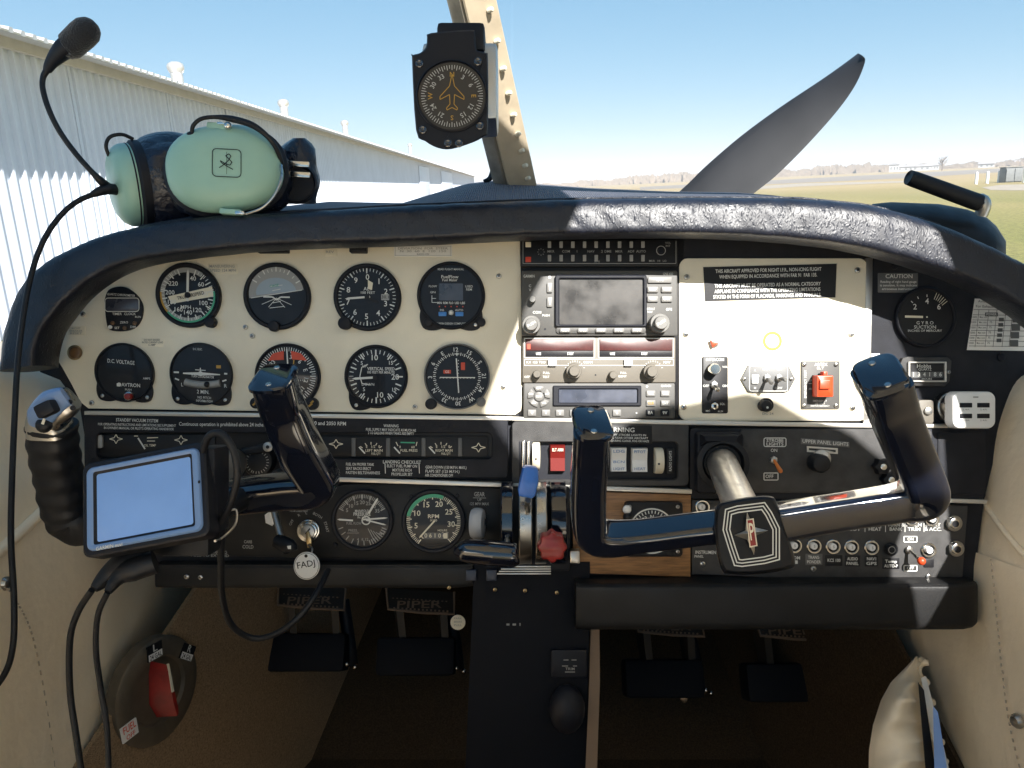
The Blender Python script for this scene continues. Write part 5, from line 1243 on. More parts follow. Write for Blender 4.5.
# ================================================================== SWITCH TIER
def cluster(name, label, cells, x0, x1, y0, y1, grp):
    g = thing(name, label, 'gauge', P((x0 + x1) / 2, (y0 + y1) / 2, D - .004), grp)
    m = MB('placard_black'); m.prism(rrect(x0, y0, x1, y1, 2), .0016, .0040, .4); part('gauge_strip', m, g)
    return g
def star(m, x, y, a, b, h, w=.8): m.line([(x, y - b), (x + a * .28, y - b * .28), (x + a, y), (x + a * .28, y + b * .28), (x, y + b), (x - a * .28, y + b * .28), (x - a, y), (x - a * .28, y - b * .28)], w, h, True)
g = cluster('engine_gauge_strip', 'dark strip of three little fuel gauges between two star emblems', None, 322, 488, 436, 457, 'small engine gauge strips')
m = MB('ivory_mark'); h = .0044; star(m, 336, 444, 7, 4.6, h); star(m, 478.5, 447.5, 7, 4.6, h)
for x, t, t2 in ((371, 'LEFT MAIN', 'FUEL QTY'), (406, 'FUEL PRESS', ''), (441, 'RIGHT MAIN', 'FUEL QTY')):
    for k in range(5):
        a = -50 + 25 * k; dx, dy = clk(a)
        if t != 'FUEL PRESS': m.line([(x + dx * 14, 454 + dy * 12), (x + dx * 11, 454 + dy * 9.4)], .8, h)
    if t == 'FUEL PRESS': m.use('green_mark'); m.line([(x - 5.5, 442.4), (x + 9, 442.8)], 1.3, h); m.use('ivory_mark'); m.line([(x - 8, 446), (x - 10, 442)], .8, h); m.line([(x + 10, 446), (x + 11, 442)], .8, h); m.text('0', x - 6, 447, 2.4, h); m.text('60', x + 7, 447.2, 2.4, h)
    else: m.text('E   1/2   F', x + 2, 446.8, 2.6, h, 14)
    m.text(t, x + 3, 450.6, 2.6, h, 17, 0, .01)
    if t2: m.text(t2, x + 5, 453.8, 2.2, h, 9)
part('marking', m, g)
for x in (371, 406, 441): m = MB('white_mark'); m.line([(x - 12, 447), (x - 6, 453.5)], 1.4, .0054); part('needle', m, g)
for x in (353.5, 388, 423.5, 460): m = MB('placard_grey'); m.prism(rrect(x - 2, 438, x + 2, 456.5, .4), .004, .0062, .3); part('divider', m, g)
g = cluster('engine_gauge_strip', 'dark gauge strip with a star emblem half hidden behind the navigator unit', None, 97, 215, 434, 457, 'small engine gauge strips')
m = MB('ivory_mark'); star(m, 116, 439, 6.5, 4.6, h); star(m, 181, 440, 6.5, 4.6, h); m.line([(134, 436), (138, 436)], 1, h); m.line([(147, 438), (158, 437.5)], .9, h); m.line([(147, 441), (155, 441)], .8, h); m.text('OIL TEMP', 150, 445.5, 2.4, h, 12); part('marking', m, g)
m = MB('white_mark'); m.line([(138, 438), (145, 449)], 1.5, .0054); part('needle', m, g)
m = MB('dim_mark'); m.prism(rrect(97, 435, 102, 448, 1.5), .004, .007, .5); part('gauge_lamp', m, g)
# rocker switches, dimmer wheels, slot
def rocker(x0, x1, y0, y1, mat, lab, lines, mk):
    g = thing('rocker_switch', lab, 'switch', P((x0 + x1) / 2, (y0 + y1) / 2, D - .004), 'rocker switches')
    m = MB(mat); w = x1 - x0
    ym = (y0 + y1) / 2
    a = [m.pt(x, y, .0016, .011) for x, y in ((x0, y0), (x1, y0), (x1, y1), (x0, y1))]
    top = [m.pt(x, y, hh, .011) for x, y, hh in ((x0 + .6, y0 + .6, .0125), (x1 - .6, y0 + .6, .0125), (x1 - .6, ym, .0085), (x0 + .6, ym, .0085), (x0 + .6, y1 - .6, .011), (x1 - .6, y1 - .6, .011))]
    m.add(a + top, [(4, 5, 6, 7), (7, 6, 9, 8), (0, 1, 5, 4), (1, 2, 9, 6, 5), (2, 3, 8, 9), (3, 0, 4, 7, 8)]); m.flat = True; part('rocker', m, g)
    m = MB(mk)
    for t, y, s in lines: m.text(t, (x0 + x1) / 2, y, s, .0130, w * .7, 0, .02)
    part('lettering', m, g); return g
rocker(550, 565.5, 445, 471.5, 'rocker_red', 'red rocker switch close to the yoke horn', [('ELT ARM', 450, 3)], 'ivory_mark')
rocker(588, 606, 447.5, 471.5, 'white_plastic', 'white rocker switch half hidden behind the yoke horn', [('NAV', 452, 2.8), ('LIGHT', 466, 2.8)], 'dim_mark')
rocker(611, 627, 447.5, 472, 'white_plastic', 'white rocker switch between two others, lettered in blue grey', [('LDG', 451.5, 2.8), ('BCN', 462, 2.4), ('LIGHT', 469, 2.6)], 'blue_grey_shell')
rocker(632, 648, 448, 472.5, 'white_plastic', 'white rocker switch next to the cream dimmer wheel', [('PITOT', 452, 2.8), ('HEAT', 469, 2.6)], 'blue_grey_shell')
def wheel(x, y0, y1, w, mat, lab):
    g = MB(mat); r = (y1 - y0) / 2 * S; c = g.pt(x, (y0 + y1) / 2, .004, .01); pts = [(-w / 2 * S, r * .96), (-w / 2 * S * .7, r), (w / 2 * S * .7, r), (w / 2 * S, r * .96)]
    g.lathe(c, (1, 0, 0), [(r * .2, -w / 2 * S), (r * .97, -w / 2 * S), (r, -w / 2 * S * .75), (r, w / 2 * S * .75), (r * .97, w / 2 * S), (r * .2, w / 2 * S)], 40); g.use('matte_black'); g.disc(x, (y0 + y1) / 2 + 3, 1.1, .004 + r + .0004, 10)
    return solo('dimmer_roller', g, lab, 'dimmer', group='dimmer wheels')
wheel(659, 448, 474, 8, 'ivory_mark', 'cream dimmer wheel at the end of the white rocker switches'); wheel(536, 442, 470, 7.5, 'ivory_mark', 'cream dimmer wheel beside the red rocker switch')
m = MB('placard_black'); m.prism(rrect(666.5, 448.5, 674.5, 474, .6), .0016, .006, .3); m.use('white_mark'); m.text('RADIO LIGHTS', 670.5, 461, 2.6, .0064, 20, -90, .01); solo('dimmer_label', m, 'narrow upright black label beside the cream dimmer wheel', 'label')
placard('warning_placard', 'black warning placard above the white rocker switches', rrect(598, 425.5, 652, 444, 1), 'placard_black', .011, [('WARNING', 618, 430, 4.4, 33, 1, ), ('TURN OFF STROBE LIGHTS IN', 624, 435, 2, 44, 1), ('TAXIING NEAR OTHER AIRCRAFT', 625, 438, 2, 46, 1), ('AND DURING CLOUD, FOG OR HAZE', 627, 441, 2, 44, 1)], 'white_mark')
g = thing('sliding_lever', 'bright metal slide lever above the blue propeller lever', 'lever', P(528, 452, D - .01))
m = MB('matte_black'); m.prism(rrect(519, 441, 533, 478, 1.5), .011, .0116, .1); part('lever_slot', m, g)
m = MB('chrome'); m.prism(rrect(522, 441, 525, 476, .8), .0116, .016, .6); m.prism(rrect(527, 441, 530, 476, .8), .0116, .016, .6); part('slide_rail', m, g)
# strobe panel
g = thing('strobe_switch', 'orange tipped strobe light toggle with framed labels', 'switch', P(773, 463, D - .0125))
toggle(g, 774, 460, .0125, .002, -.012, 'amber_tip', .018)
m = MB('white_mark'); h = .0129; m.line(rrect(764, 438, 786, 446.5, 1.6), .9, h, True); m.text('STROBE', 775, 440.6, 3, h, 17, 0, .03); m.text('LIGHTS', 775, 444.2, 3, h, 17, 0, .03); m.text('ON', 774, 450.5, 3.2, h, 6.5, 0, .01); m.line(rrect(764, 473, 778, 480, .6), .9, h, True); m.text('OFF', 769.5, 476.5, 3.4, h, 8, 0, .02); part('lettering', m, g)
g = thing('panel_light_dimmer', 'black dimmer knob under a framed upper panel lights label', 'knob', P(822, 462, D - .0125))
m = MB('placard_grey'); m.prism([(801, 438), (849.5, 442), (849.5, 447.5), (801, 444)], .0125, .0131, .2); m.use('white_mark'); m.text('UPPER PANEL LIGHTS', 825.5, 442.8, 3.6, .0135, 46, 4.2, .01); part('lamp_label', m, g)
m = MB('trim_silver'); m.plate([(807, 446), (838, 448.2), (838, 454), (807, 452)], [(809, 448), (836, 450), (836, 452.2), (809, 450.2)], .0125, .0133, .2); m.use('white_mark'); m.sheet([(812, 451), (824, 450), (834, 451.6), (824, 451.4)], .0135); part('scale_frame', m, g)
m = MB('steel'); m.knob(822, 459, 9.6, .0125, .016, 1, 28); m.use('rubber'); m.knob(822.5, 464, 9.3, .016, .036, 2.8, 30); part('dimmer_knob', m, g)
for px, py, lab in ((884, 467, 'small black knob with bright cap in the sunlit corner'), (892, 480, 'small black knob just below the one with a bright cap')):
    g = thing('small_knob', lab, 'knob', P(px, py, D - .0125), 'small knobs behind the yoke horn')
    m = MB('rubber'); m.prism([(px + clk(a)[0] * (9 if i % 2 else 6.6), py + clk(a)[1] * (9 if i % 2 else 6.6)) for i, a in enumerate(range(0, 360, 30))], .0125, .024, 1); part('knob_grip', m, g)
    m = MB('chrome'); m.knob(px, py, 3.4, .024, .026, .8, 18); part('knob_cap', m, g)

# ================================================================== BREAKER BOARD
def breaker(px, py, lab, first=[None]):
    if first[0] is None:
        g = thing('circuit_breaker', lab, 'circuit breaker', P(px, py, D - .009), 'circuit breakers')
        m = MB('chrome'); m.plate(circ(px, py, 7.6, 32), circ(px, py, 5.2, 32), .009, .0115, .6); part('breaker_ring', m, g)
        m = MB('placard_black'); m.knob(px, py, 5.2, .009, .0105, .3, 24); part('breaker_well', m, g)
        m = MB('white_plastic'); m.knob(px, py, 3.4, .0105, .0165, .7, 24); m.use('dim_mark'); m.text('5', px, py, 2.6, .0169, None, 0, .03); part('breaker_button', m, g)
        first[0] = (g, px, py); return g
    g, x, y = first[0]; d = P(px, py, D - .009) - P(x, y, D - .009); return dup(g, d, lab)
for px, py, lab in ((795, 546, 'circuit breaker touching the corner of the yoke hub'), (814.5, 546.5, 'circuit breaker above the grey two line label'), (833.5, 547, 'circuit breaker above the one line label'), (852, 547.5, 'circuit breaker above the audio panel label'), (872, 548, 'circuit breaker above the gps label'), (929, 550.5, 'sunlit circuit breaker beside the orange tipped toggle'), (912, 519, 'upper circuit breaker above the pitch trim lettering'), (932, 519.5, 'upper circuit breaker below the yoke corner, closest to the jacks'), (703, 507.5, 'circuit breaker by the wood insert above the yoke bar'), (893, 518, 'upper circuit breaker mostly hidden by the yoke bar')):
    breaker(px, py, lab)
g = thing('pulled_breaker', 'dark circuit breaker cap between the pale ones and the toggle', 'circuit breaker', P(892, 549, D - .009))
m = MB('rubber'); m.knob(892, 549.5, 6.6, .009, .013, .8, 28); m.knob(892, 550, 4.6, .013, .022, .8, 24); part('breaker_cap', m, g)
m = MB('dim_mark'); m.plate(circ(892, 550, 3.6, 20), circ(892, 550, 3, 20), .022, .0223, 0); part('cap_ring', m, g)
g = thing('trim_toggle', 'sunlit toggle switch with bright orange tip among the breakers', 'switch', P(911, 550, D - .009))
toggle(g, 909.5, 550, .009, .004, -.008, 'chrome', .016)
m = MB('orange_paint'); a = m.pt(909.5, 550, .013); m.ball(a + Vector((.0045, -.018, -.009)), .0048, 16); part('toggle_tip', m, g)
m = MB('white_mark'); h = .0094; m.line(rrect(904, 536.5, 917, 542, .5), .9, h, True); m.text('ON', 910.5, 539.2, 3, h, 6, 0, .02); m.line(rrect(904, 565.5, 917, 571, .5), .9, h, True); m.text('OFF', 910.5, 568.2, 3, h, 7, 0, .02); part('lettering', m, g)
m = MB('placard_black'); m.prism(rrect(924, 559, 934, 567.5, .8), .009, .010, .3); solo('dark_tab', m, 'small dark square tab under the sunlit breaker', 'tab')
for px, py, lab in ((955, 523.5, 'upper of two metal headphone jacks at the dark board end'), (957, 549, 'lower of two metal headphone jacks at the dark board end')):
    g = thing('headphone_jack', lab, 'jack', P(px, py, D - .009), 'headphone jacks')
    m = MB('steel'); m.knob(px, py, 8, .009, .0115, 1, 28); part('jack_washer', m, g)
    m = MB('chrome'); m.knob(px, py, 5.8, .0115, .018, .8, 6); m.use('placard_black'); m.disc(px + .8, py + .5, 3.4, .0183, 20); part('jack_nut', m, g)
# gauge half hidden on the wood
g = thing('adf_indicator', 'black square gauge on the wood insert behind the yoke', 'gauge', P(655, 532, D - .01))
m = MB('placard_black'); m.prism(rrect(625, 502, 683, 557, 4), .010, .018, 1.2); part('gauge_case', m, g)
m = MB('dial_black'); m.disc(652, 531, 24, .0183, 40); part('dial', m, g)
m = MB('white_mark'); m.plate(circ(652, 531, 22.8, 48), circ(652, 531, 21.4, 48), .0182, .0187, 0); m.ticks(652, 531, 17.5, 20.5, 0, 350, 36, .8, .0187)
for i, t in enumerate(('N', '3', '6', 'E', '12', '15', 'S', '21', '24', 'W', '30', '33')): dx, dy = clk(30 * i); m.text(t, 652 + dx * 14, 531 + dy * 14, 3.6, .0188, None, 30 * i, .02)
part('marking', m, g)
for x, y in ((630, 507), (678, 507), (630, 552), (678, 552)): screw(x, y, 2, .018, g)
g = thing('air_lever', 'small black lever with a round white tip on the wood insert', 'lever', P(627, 520, D - .01))
m = MB('placard_black'); m.prism(rrect(624.6, 514, 627.6, 534, .6), .010, .0108, .1); part('lever_slot', m, g)
m = MB('rubber'); m.tube([m.pt(626, 520, .010), m.pt(627, 515, .022)], [.003, .0035], 12); m.ball(m.pt(627.5, 517, .026), .0056, 14); part('lever_arm', m, g)
m = MB('white_plastic'); m.ball(m.pt(627, 509.5, .026), (.0052, .003, .0052), 14); part('lever_tip', m, g)

# ================================================================== LOWER LEFT BOARD
g = thing('dimmer_dial', 'black numbered dial knob behind the navigator cable', 'knob', P(257, 460, D - .011))
m = MB('rubber'); m.knob(257, 462, 15, .011, .030, 2, 36); part('dial_knob', m, g)
m = MB('dim_mark'); m.ticks(257, 462, 9.5, 12, -150, 200, 24, .7, .0304); part('marking', m, g)
m = MB('rubber'); m.prism([(240, 449), (262, 443.5), (268, 443), (270, 452), (244, 455)], .011, .036, 2); part('knob_pointer', m, g)
m = MB('steel'); m.knob(267.5, 447, 5, .036, .040, 1, 20); m.use('matte_black'); m.disc(267.5, 447, 1.8, .0403, 12); part('cap_screw', m, g)
m = MB('crackle_grey'); m.knob(289, 463, 11, .011, .05, 4, 28); m.tube([m.pt(284, 470, .03), m.pt(276, 474, .04), m.pt(272, 478, .045)], .004, 10); solo('grey_ball_knob', m, 'dull grey ball knob between numbered dial and yoke horn', 'knob')
g = thing('primer_handle', 'thin metal plunger with black handle and pale hexagon tab', 'handle', P(275, 520, D - .02))
m = MB('white_plastic'); m.prism([(264.5, 515), (270, 511), (276, 513), (277, 521), (272, 526), (265.5, 523)], .007, .010, .4); part('hexagon_tab', m, g)
m = MB('brushed'); m.tube([m.pt(273, 508, .02), m.pt(282, 541, .05)], .0036, 12, 1); part('plunger_rod', m, g)
m = MB('rubber'); m.tube([m.pt(277, 541, .05), m.pt(289, 547, .058), m.pt(291, 551, .06)], [.008, .0095, .007], 14, 3); m.use('white_mark'); m.sheet([(287, 546), (291, 545.5), (291, 549), (288, 549)], .0725); part('plunger_grip', m, g)
g = thing('ignition_switch', 'silver ignition lock with a key in it', 'ignition', P(308, 532, D - .007))
m = MB('chrome'); m.knob(308, 531, 11.5, .007, .014, 1.2, 36); m.knob(308, 531.5, 9, .014, .019, 1, 36); part('lock_ring', m, g)
m = MB('steel'); m.knob(307.5, 532, 7, .019, .023, .8, 30); m.use('matte_black'); m.sheet([(305, 533.5), (309.5, 528), (310.5, 529), (306, 534.5)], .0233); part('lock_barrel', m, g)
m = MB('brass'); m.prism([(306, 533), (308, 531), (311.5, 540), (311, 548), (307.5, 548), (306, 541)], .0235, .026, .4); part('key', m, g)
g = thing('key_tag', 'round white key tag handwritten FADJ hanging from the ignition', 'key tag', P(306, 566, D - .04))
m = MB('steel'); m.tube([m.pt(308, 545, .028), m.pt(312, 548, .034), m.pt(311.5, 553, .038), m.pt(308, 557, .041)], .0011, 8); part('ring_wire', m, g)
m = MB('white_plastic'); m.prism(circ(306.5, 566, 13, 40, 13.8), .040, .0425, .6); part('tag_disc', m, g)
m = MB('placard_black'); m.disc(306, 556, 1.7, .0428, 12); m.text('FADJ', 306, 564.5, 6.2, .0429, 18, -10, .012); m.plate(circ(306.5, 566, 12.2, 32, 13), circ(306.5, 566, 11.8, 32, 12.6), .0424, .0427, 0); part('lettering', m, g)
g = thing('gear_lever', 'pale grey wheel shaped landing gear lever', 'lever', P(478, 520, D - .007))
m = MB('placard_black'); m.prism(rrect(472, 506, 487, 532, 3), .007, .008, .2); part('lever_slot', m, g)
m = MB('lever_grey'); m.lathe(m.pt(477.5, 523.5, .03), (1, -.15, 0), [(.010, -.008), (.016, -.007), (.0178, -.004), (.0182, 0), (.0178, .004), (.016, .007), (.010, .008)], 36); part('lever_wheel', m, g)
m = MB('matte_black'); m.tube([m.pt(482, 521, .008), m.pt(481, 522, .03)], .006, 12, 1); part('lever_arm', m, g)

# ================================================================== THROTTLE QUADRANT
g = thing('throttle_quadrant', 'throttle quadrant with black handle, blue lever and red scalloped knob', 'throttle', P(535, 530, D - .04))
def fin(x0, x1, mat, rr=.062, proud=.0):
    m = MB(mat); a = []; b = []; k = (D - .05) / F
    for i in range(19):
        t = R(-68 + 136 * i / 18); y = D - .002 - (.052 + proud) * max(0, math.cos(t)) ** .8; z = (384 - 527) * k + math.sin(t) * rr * .83
        a.append((y, z))
    xa, xb = (x0 - 512) * k, (x1 - 512) * k; bb = .0012
    rows = [[Vector((xa, D, z)) for y, z in a], [Vector((xa, y + bb, z)) for y, z in a], [Vector((xa + bb, y, z)) for y, z in a], [Vector((xb - bb, y, z)) for y, z in a], [Vector((xb, y + bb, z)) for y, z in a], [Vector((xb, D, z)) for y, z in a]]
    m.grid(rows); return part('quadrant_plate', m, g)
fin(501, 513, 'gloss_black'); fin(519, 532, 'steel', proud=.002); fin(536, 547, 'steel', proud=.002); fin(551, 567, 'gloss_black')
m = MB('matte_black'); m.prism(rrect(500, 487, 570, 571, 3), .007, .020, .8); part('quadrant_base', m, g)
m = MB('white_mark')
for i, c in enumerate('PROPELLER'): m.text(c, 523, 508 + i * 5.6, 3.2, .0570 - .0005 * abs(i - 3) ** 2 * 2.0, None, -90)
for i, c in enumerate('MIXTURE'): m.text(c, 540, 512 + i * 5.8, 3.2, .0570 - .0005 * abs(i - 3) ** 2 * 2.0, None, -90)
part('lettering', m, g)
m = MB('brushed')
for i in range(4): m.prism(rrect(503 - i * 2, 566 + i * 2.4, 551, 567.4 + i * 2.4, .4), .020, .024 - i * .001, .3)
part('stop_plate', m, g)
def PP(px, py, h): return MB().pt(px, py, h)
m = MB('steel'); m.tube([PP(527, 512, .055), PP(528, 500, .085)], .0035, 10, 1); part('lever_arm', m, g)
m = MB('blue_plastic'); hh = .095
pts = [(520.5, 478), (523, 467.5), (527, 466.5), (536.5, 468), (538.5, 471), (538.5, 483), (535.5, 496), (532, 499), (519, 496.5), (518, 491)]
m.prism(pts, .078, .098, 2.2); m.line([(523, 481), (537, 483)], .5, .0985); part('propeller_lever', m, g)
m = MB('gloss_black'); m.tube([PP(460.5, 551, .075), PP(464, 551, .076), PP(490, 553, .078), PP(514, 555, .078), PP(518, 555, .078)], [.006, .0125, .0145, .0135, .008], 20, 5, section=[(math.cos(2 * math.pi * i / 24), 1.0 * math.sin(2 * math.pi * i / 24)) for i in range(24)]); part('throttle_handle', m, g)
m = MB('steel'); m.tube([PP(508, 535, .05), PP(505, 552, .076)], .0035, 10, 1); part('lever_arm', m, g)
m = MB('steel'); m.tube([PP(541, 535, .055), PP(550, 547, .085)], .0035, 10, 1); part('lever_arm', m, g)
m = MB('red_plastic'); pts = []
for i in range(64):
    a = 360 * i / 64; r = 14.6 + 1.1 * math.cos(R(a * 8)); dx, dy = clk(a); pts.append((552.5 + dx * r * .95, 548 + dy * r))
m.prism(pts, .078, .100, 2.4); part('mixture_knob', m, g)
m = MB('steel'); m.prism(rrect(570, 551, 580, 564, 1.5), .018, .034, 1); part('friction_lever', m, g)
for x, lab in ((471, 'dark blue square button below the black throttle handle'), (491.5, 'dark blue square button below the throttle quadrant base')):
    m = MB('button_navy'); m.prism(rrect(x - 5.2, 570, x + 5.2, 581, .8), .0125, .018, .7); solo('square_button', m, lab, 'button', group='dark square buttons')

# ================================================================== YOKES
def sup(a, b, e=.55, n=28, rot=0):
    out = []
    for i in range(n):
        t = 2 * math.pi * i / n; c, s = math.cos(t), math.sin(t); x = a * math.copysign(abs(c) ** e, c); y = b * math.copysign(abs(s) ** e, s)
        out.append((x * math.cos(rot) - y * math.sin(rot), x * math.sin(rot) + y * math.cos(rot)))
    return out
XR = Vector((1, 0, 0))
yk = thing('control_yoke', 'black control yoke with a red winged emblem on its hub', 'yoke', P(755, 535, .67), 'control yokes')
def bar(parent, pts, rad, a, b, rot, name, mat='gloss_black', up=XR, e=.45, twist=None):
    m = MB(mat); m.tube(pts, rad, k=7, section=sup(a, b, e, 36, rot), up=up, twist=twist); return part(name, m, parent)
UP = Vector((0, 0, 1))
bar(yk, [P(592, 425, .6215), P(591, 438, .629), P(590, 456, .642), P(588, 487, .656), P(588, 513, .668), P(592, 530, .674), P(606, 538, .676), P(640, 536, .676), P(705, 528, .675), P(730, 526, .676)], [.0148, .0148, .0150, .0150, .0150, .0140, .0115, .0098, .0098, .0105], 1.0, 1.5, .0, 'grip_horn', twist=[6, 5, 4, 2, 0, 4, 10, 14, 14, 14])
bar(yk, [P(881, 378, .616), P(885, 391, .623), P(891, 408, .637), P(905, 443, .652), P(918, 474, .664), P(923, 488, .669), P(917, 498, .673), P(896, 503, .675), P(850, 510, .676), P(800, 518, .676), P(770, 523, .676)], [.0172, .0172, .0172, .0172, .0172, .0168, .0155, .0140, .0136, .0142, .0150], 1.0, 1.45, .0, 'grip_horn', e=.34, twist=[-4, -3, -2, 0, 0, 4, 9, 13, 14, 14, 14])
# bevelled end plates of the horns
def endcap(parent, c, d, a, b, mat='gloss_black', tw=0):
    m = MB(mat); d = Vector(d).normalized(); u = (XR - d * XR.dot(d)).normalized(); w = d.cross(u)
    s0 = sup(a, b, .5, 32, tw); l0 = [Vector(c) + u * x + w * y for x, y in s0]; l1 = [p + d * .003 for p in l0]; l2 = [Vector(c) + d * .0045 + (u * x + w * y) * .9 for x, y in s0]
    m.hull(l0, l1); m.hull(l1, l2); e = part('end_plate', m, parent)
    m = MB('steel'); 
    for q in (-.62, .62): m = MB('steel'); m.lathe(Vector(c) + d * .0045 + w * b * q, d, [(.0028, 0), (.0024, .0008), (0, .001)], 12); part('screw', m, e)
endcap(yk, P(592, 425, .6215), P(592, 425, .6215) - P(591, 438, .629), .0150, .0226, tw=R(6))
endcap(yk, P(881, 378, .616), P(881, 378, .616) - P(885, 391, .623), .0176, .0254, tw=R(-4))
m = MB('hub_black')
def hubloop(sc_, y, dx=0, dy=0):
    pts = smooth_path([Vector((x, yy, 0)) for x, yy in [(722, 503), (745, 498.5), (768, 497), (776, 503), (786, 532), (794, 560), (788, 568), (758, 573), (731, 573), (722, 567), (716, 538), (716, 510), (722, 503)]], 4)[:-1]
    c = Vector((755, 535, 0)); return [P(c.x + (p.x - c.x) * sc_ + dx, c.y + (p.y - c.y) * sc_ + dy, y) for p in pts]
lo_ = [hubloop(1.0, .705), hubloop(1.03, .662), hubloop(1.0, .655), hubloop(.94, .653)]
m.grid(lo_, True); m.add(lo_[-1], [list(range(len(lo_[-1])))]); part('hub', m, yk)
m = MB('chrome'); e0 = [(725, 509), (737, 505.5), (765, 502), (772, 512), (780, 528), (780, 560), (765, 564), (742, 567), (734, 566), (728, 548), (722.5, 530)]
def yl(m, pts, w, y):   # ribbon lying on the hub face
    pts = pts + pts[:1]; ins = inset(pts[:-1], w); n = len(ins)
    m.add([P(x, q, y) for x, q in pts[:-1]] + [P(x, q, y) for x, q in ins], [(i, (i + 1) % n, n + (i + 1) % n, n + i) for i in range(n)])
m.use('white_mark')
for k in (0, 3.2, 6.4): yl(m, inset(e0, k), 1.25, .6525)
part('shield_outline', m, yk)
m = MB('brushed'); cxx, cyy = 751, 533
st = [(747, 512), (753.5, 527), (768, 530.5), (756, 535.5), (754, 555), (747.5, 540), (734, 535), (745.5, 530.5)]
cpt = P(cxx, cyy, .6475)
m.add([P(x, y, .6518) for x, y in st] + [cpt], [(i, (i + 1) % 8, 8) for i in range(8)]); m.flat = True; part('star_emblem', m, yk)
m = MB('ivory_mark'); rc = [(746.2, 519.5), (753.6, 518.2), (757.6, 546), (749.6, 547.5)]
def plate3(m, pts, y0, y1): m.hull([P(x, y, y0) for x, y in pts], [P(x, y, y1) for x, y in pts])
plate3(m, rc, .6500, .6465); m.use('red_plastic'); plate3(m, inset(rc, 1.2), .6466, .6460); m.use('ivory_mark')
kk = .6456
def t3(m, t, cx, cy, s, y, rot, w=None):
    v, f, wd = glyphs(t, .02); k = s / .69; kx = k if w is None else w / wd; c, q = math.cos(R(rot)), math.sin(R(rot))
    m.add([P(cx + x * kx * c + yy * k * q, cy + x * kx * q - yy * k * c, y) for x, yy in v], f)
t3(m, 'P', 752, 532.5, 17, kk, -8, 4.6); part('emblem_badge', m, yk)
m = MB('brushed'); m.tube([P(722, 463, .90), P(731, 484, .82), P(752, 531, .70)], .0172, 24, 4); part('shaft', m, yk)


yk = thing('control_yoke', 'black control yoke carrying a buttoned grip and the navigator unit', 'yoke', P(205, 500, .75), 'control yokes')
bar(yk, [P(274, 380, .680), P(278, 394, .688), P(284, 411, .702), P(299, 446, .718), P(316, 474, .738), P(319, 483, .743), P(309, 489, .746), P(284, 491, .748), P(240, 496, .75), P(205, 501, .752), P(150, 512, .75), P(100, 520, .745)], [.0176, .0177, .0178, .0180, .0178, .0172, .0160, .0152, .0148, .0145, .014, .015], 1.0, 1.15, 0, 'grip_horn', twist=[-6, -5, -4, -2, 0, 0, 0, 0, 0, 0, 0, 0])
endcap(yk, P(274, 380, .680), P(274, 380, .680) - P(278, 394, .688), .0180, .0222, tw=R(-6))
m = MB('rubber'); pth = [P(52, 424, .70), P(54, 450, .71), P(60, 480, .725), P(66, 508, .738), P(76, 522, .745), P(105, 523, .747)]
pp = smooth_path(pth, 10); sec_ = sup(1, 1, .7, 28)
m.tube(pp, [.0194 + .0007 * math.sin(i * 1.1) for i in range(len(pp))], section=sec_, up=XR, smooth=False); part('ribbed_grip', m, yk)
m = MB('steel'); m.tube([P(51, 432, .70), P(49, 420, .695), P(54, 410, .69), P(66, 402, .688), P(72, 398, .688)], [.0172, .0158, .0145, .0135, .010], section=sup(1, 1, .5, 24), up=XR); part('grip_head', m, yk)
m = MB('blue_grey_shell'); m.tube([P(40, 424, .682), P(43, 413, .674), P(52, 403, .67), P(66, 396, .672)], [.008, .0115, .0115, .008], section=sup(1, .7, .5, 20), up=XR); part('switch_cover', m, yk)
m = MB('matte_black'); 
m.box(P(47, 409, .658), (.016, .012, .012), Matrix.Rotation(R(-25), 3, 'Y'), .003); part('trim_rocker', m, yk)
m = MB('rubber'); m.ball(P(44, 425, .672), (.007, .006, .007), 14); m.use('ivory_mark'); m.box(P(43.5, 421.5, .6645), (.0022, .0008, .005), Matrix.Rotation(R(20), 3, 'Y')); part('push_button', m, yk)
for a in ((70, 402), (73, 408)): m = MB('matte_black'); m.lathe(P(a[0], a[1], .6735), (0.2, -1, 0), [(.0022, 0), (.0022, .001)], 12); part('screw', m, yk)
m = MB('gloss_black'); m.box(P(190, 508, .755), (.055, .05, .06), None, .012); part('hub', m, yk)
m = MB('brushed'); m.tube([P(232, 462, .90), P(205, 505, .77)], .0172, 20, 1); part('shaft', m, yk)

# ================================================================== PORTABLE NAVIGATOR
C0 = P(144.5, 499, .635)
ux = Vector((.98, -.03, .188)).normalized(); uz = Vector((-.19, .30, .93)); uz = (uz - ux * uz.dot(ux)).normalized(); uy = ux.cross(uz).normalized(); uy = uy if uy.y < 0 else -uy; ww, wh = .1055, .0785
def G(u, v, d=0): return C0 + ux * u * ww + uz * v * wh + uy * d
def gloop(w, hgt, r, d, n=5): return [G(x / ww, y / wh, d) for x, y in rrect(-w / 2, -hgt / 2, w / 2, hgt / 2, r, n)]
gp = thing('portable_navigator', 'portable navigator with blank screen coloured as reflected sky, clamped on the yoke', 'navigator', C0)
m = MB('matte_black'); L_ = [gloop(ww - .016, wh - .014, .006, -.024), gloop(ww - .003, wh - .003, .007, -.021), gloop(ww, wh, .007, -.018), gloop(ww, wh, .007, -.001), gloop(ww - .003, wh - .003, .006, 0)]
m.grid(L_, True); m.add(L_[0], [list(range(len(L_[0])))[::-1]]); m.add(L_[-1], [list(range(len(L_[-1])))]); part('rear_shell', m, gp)
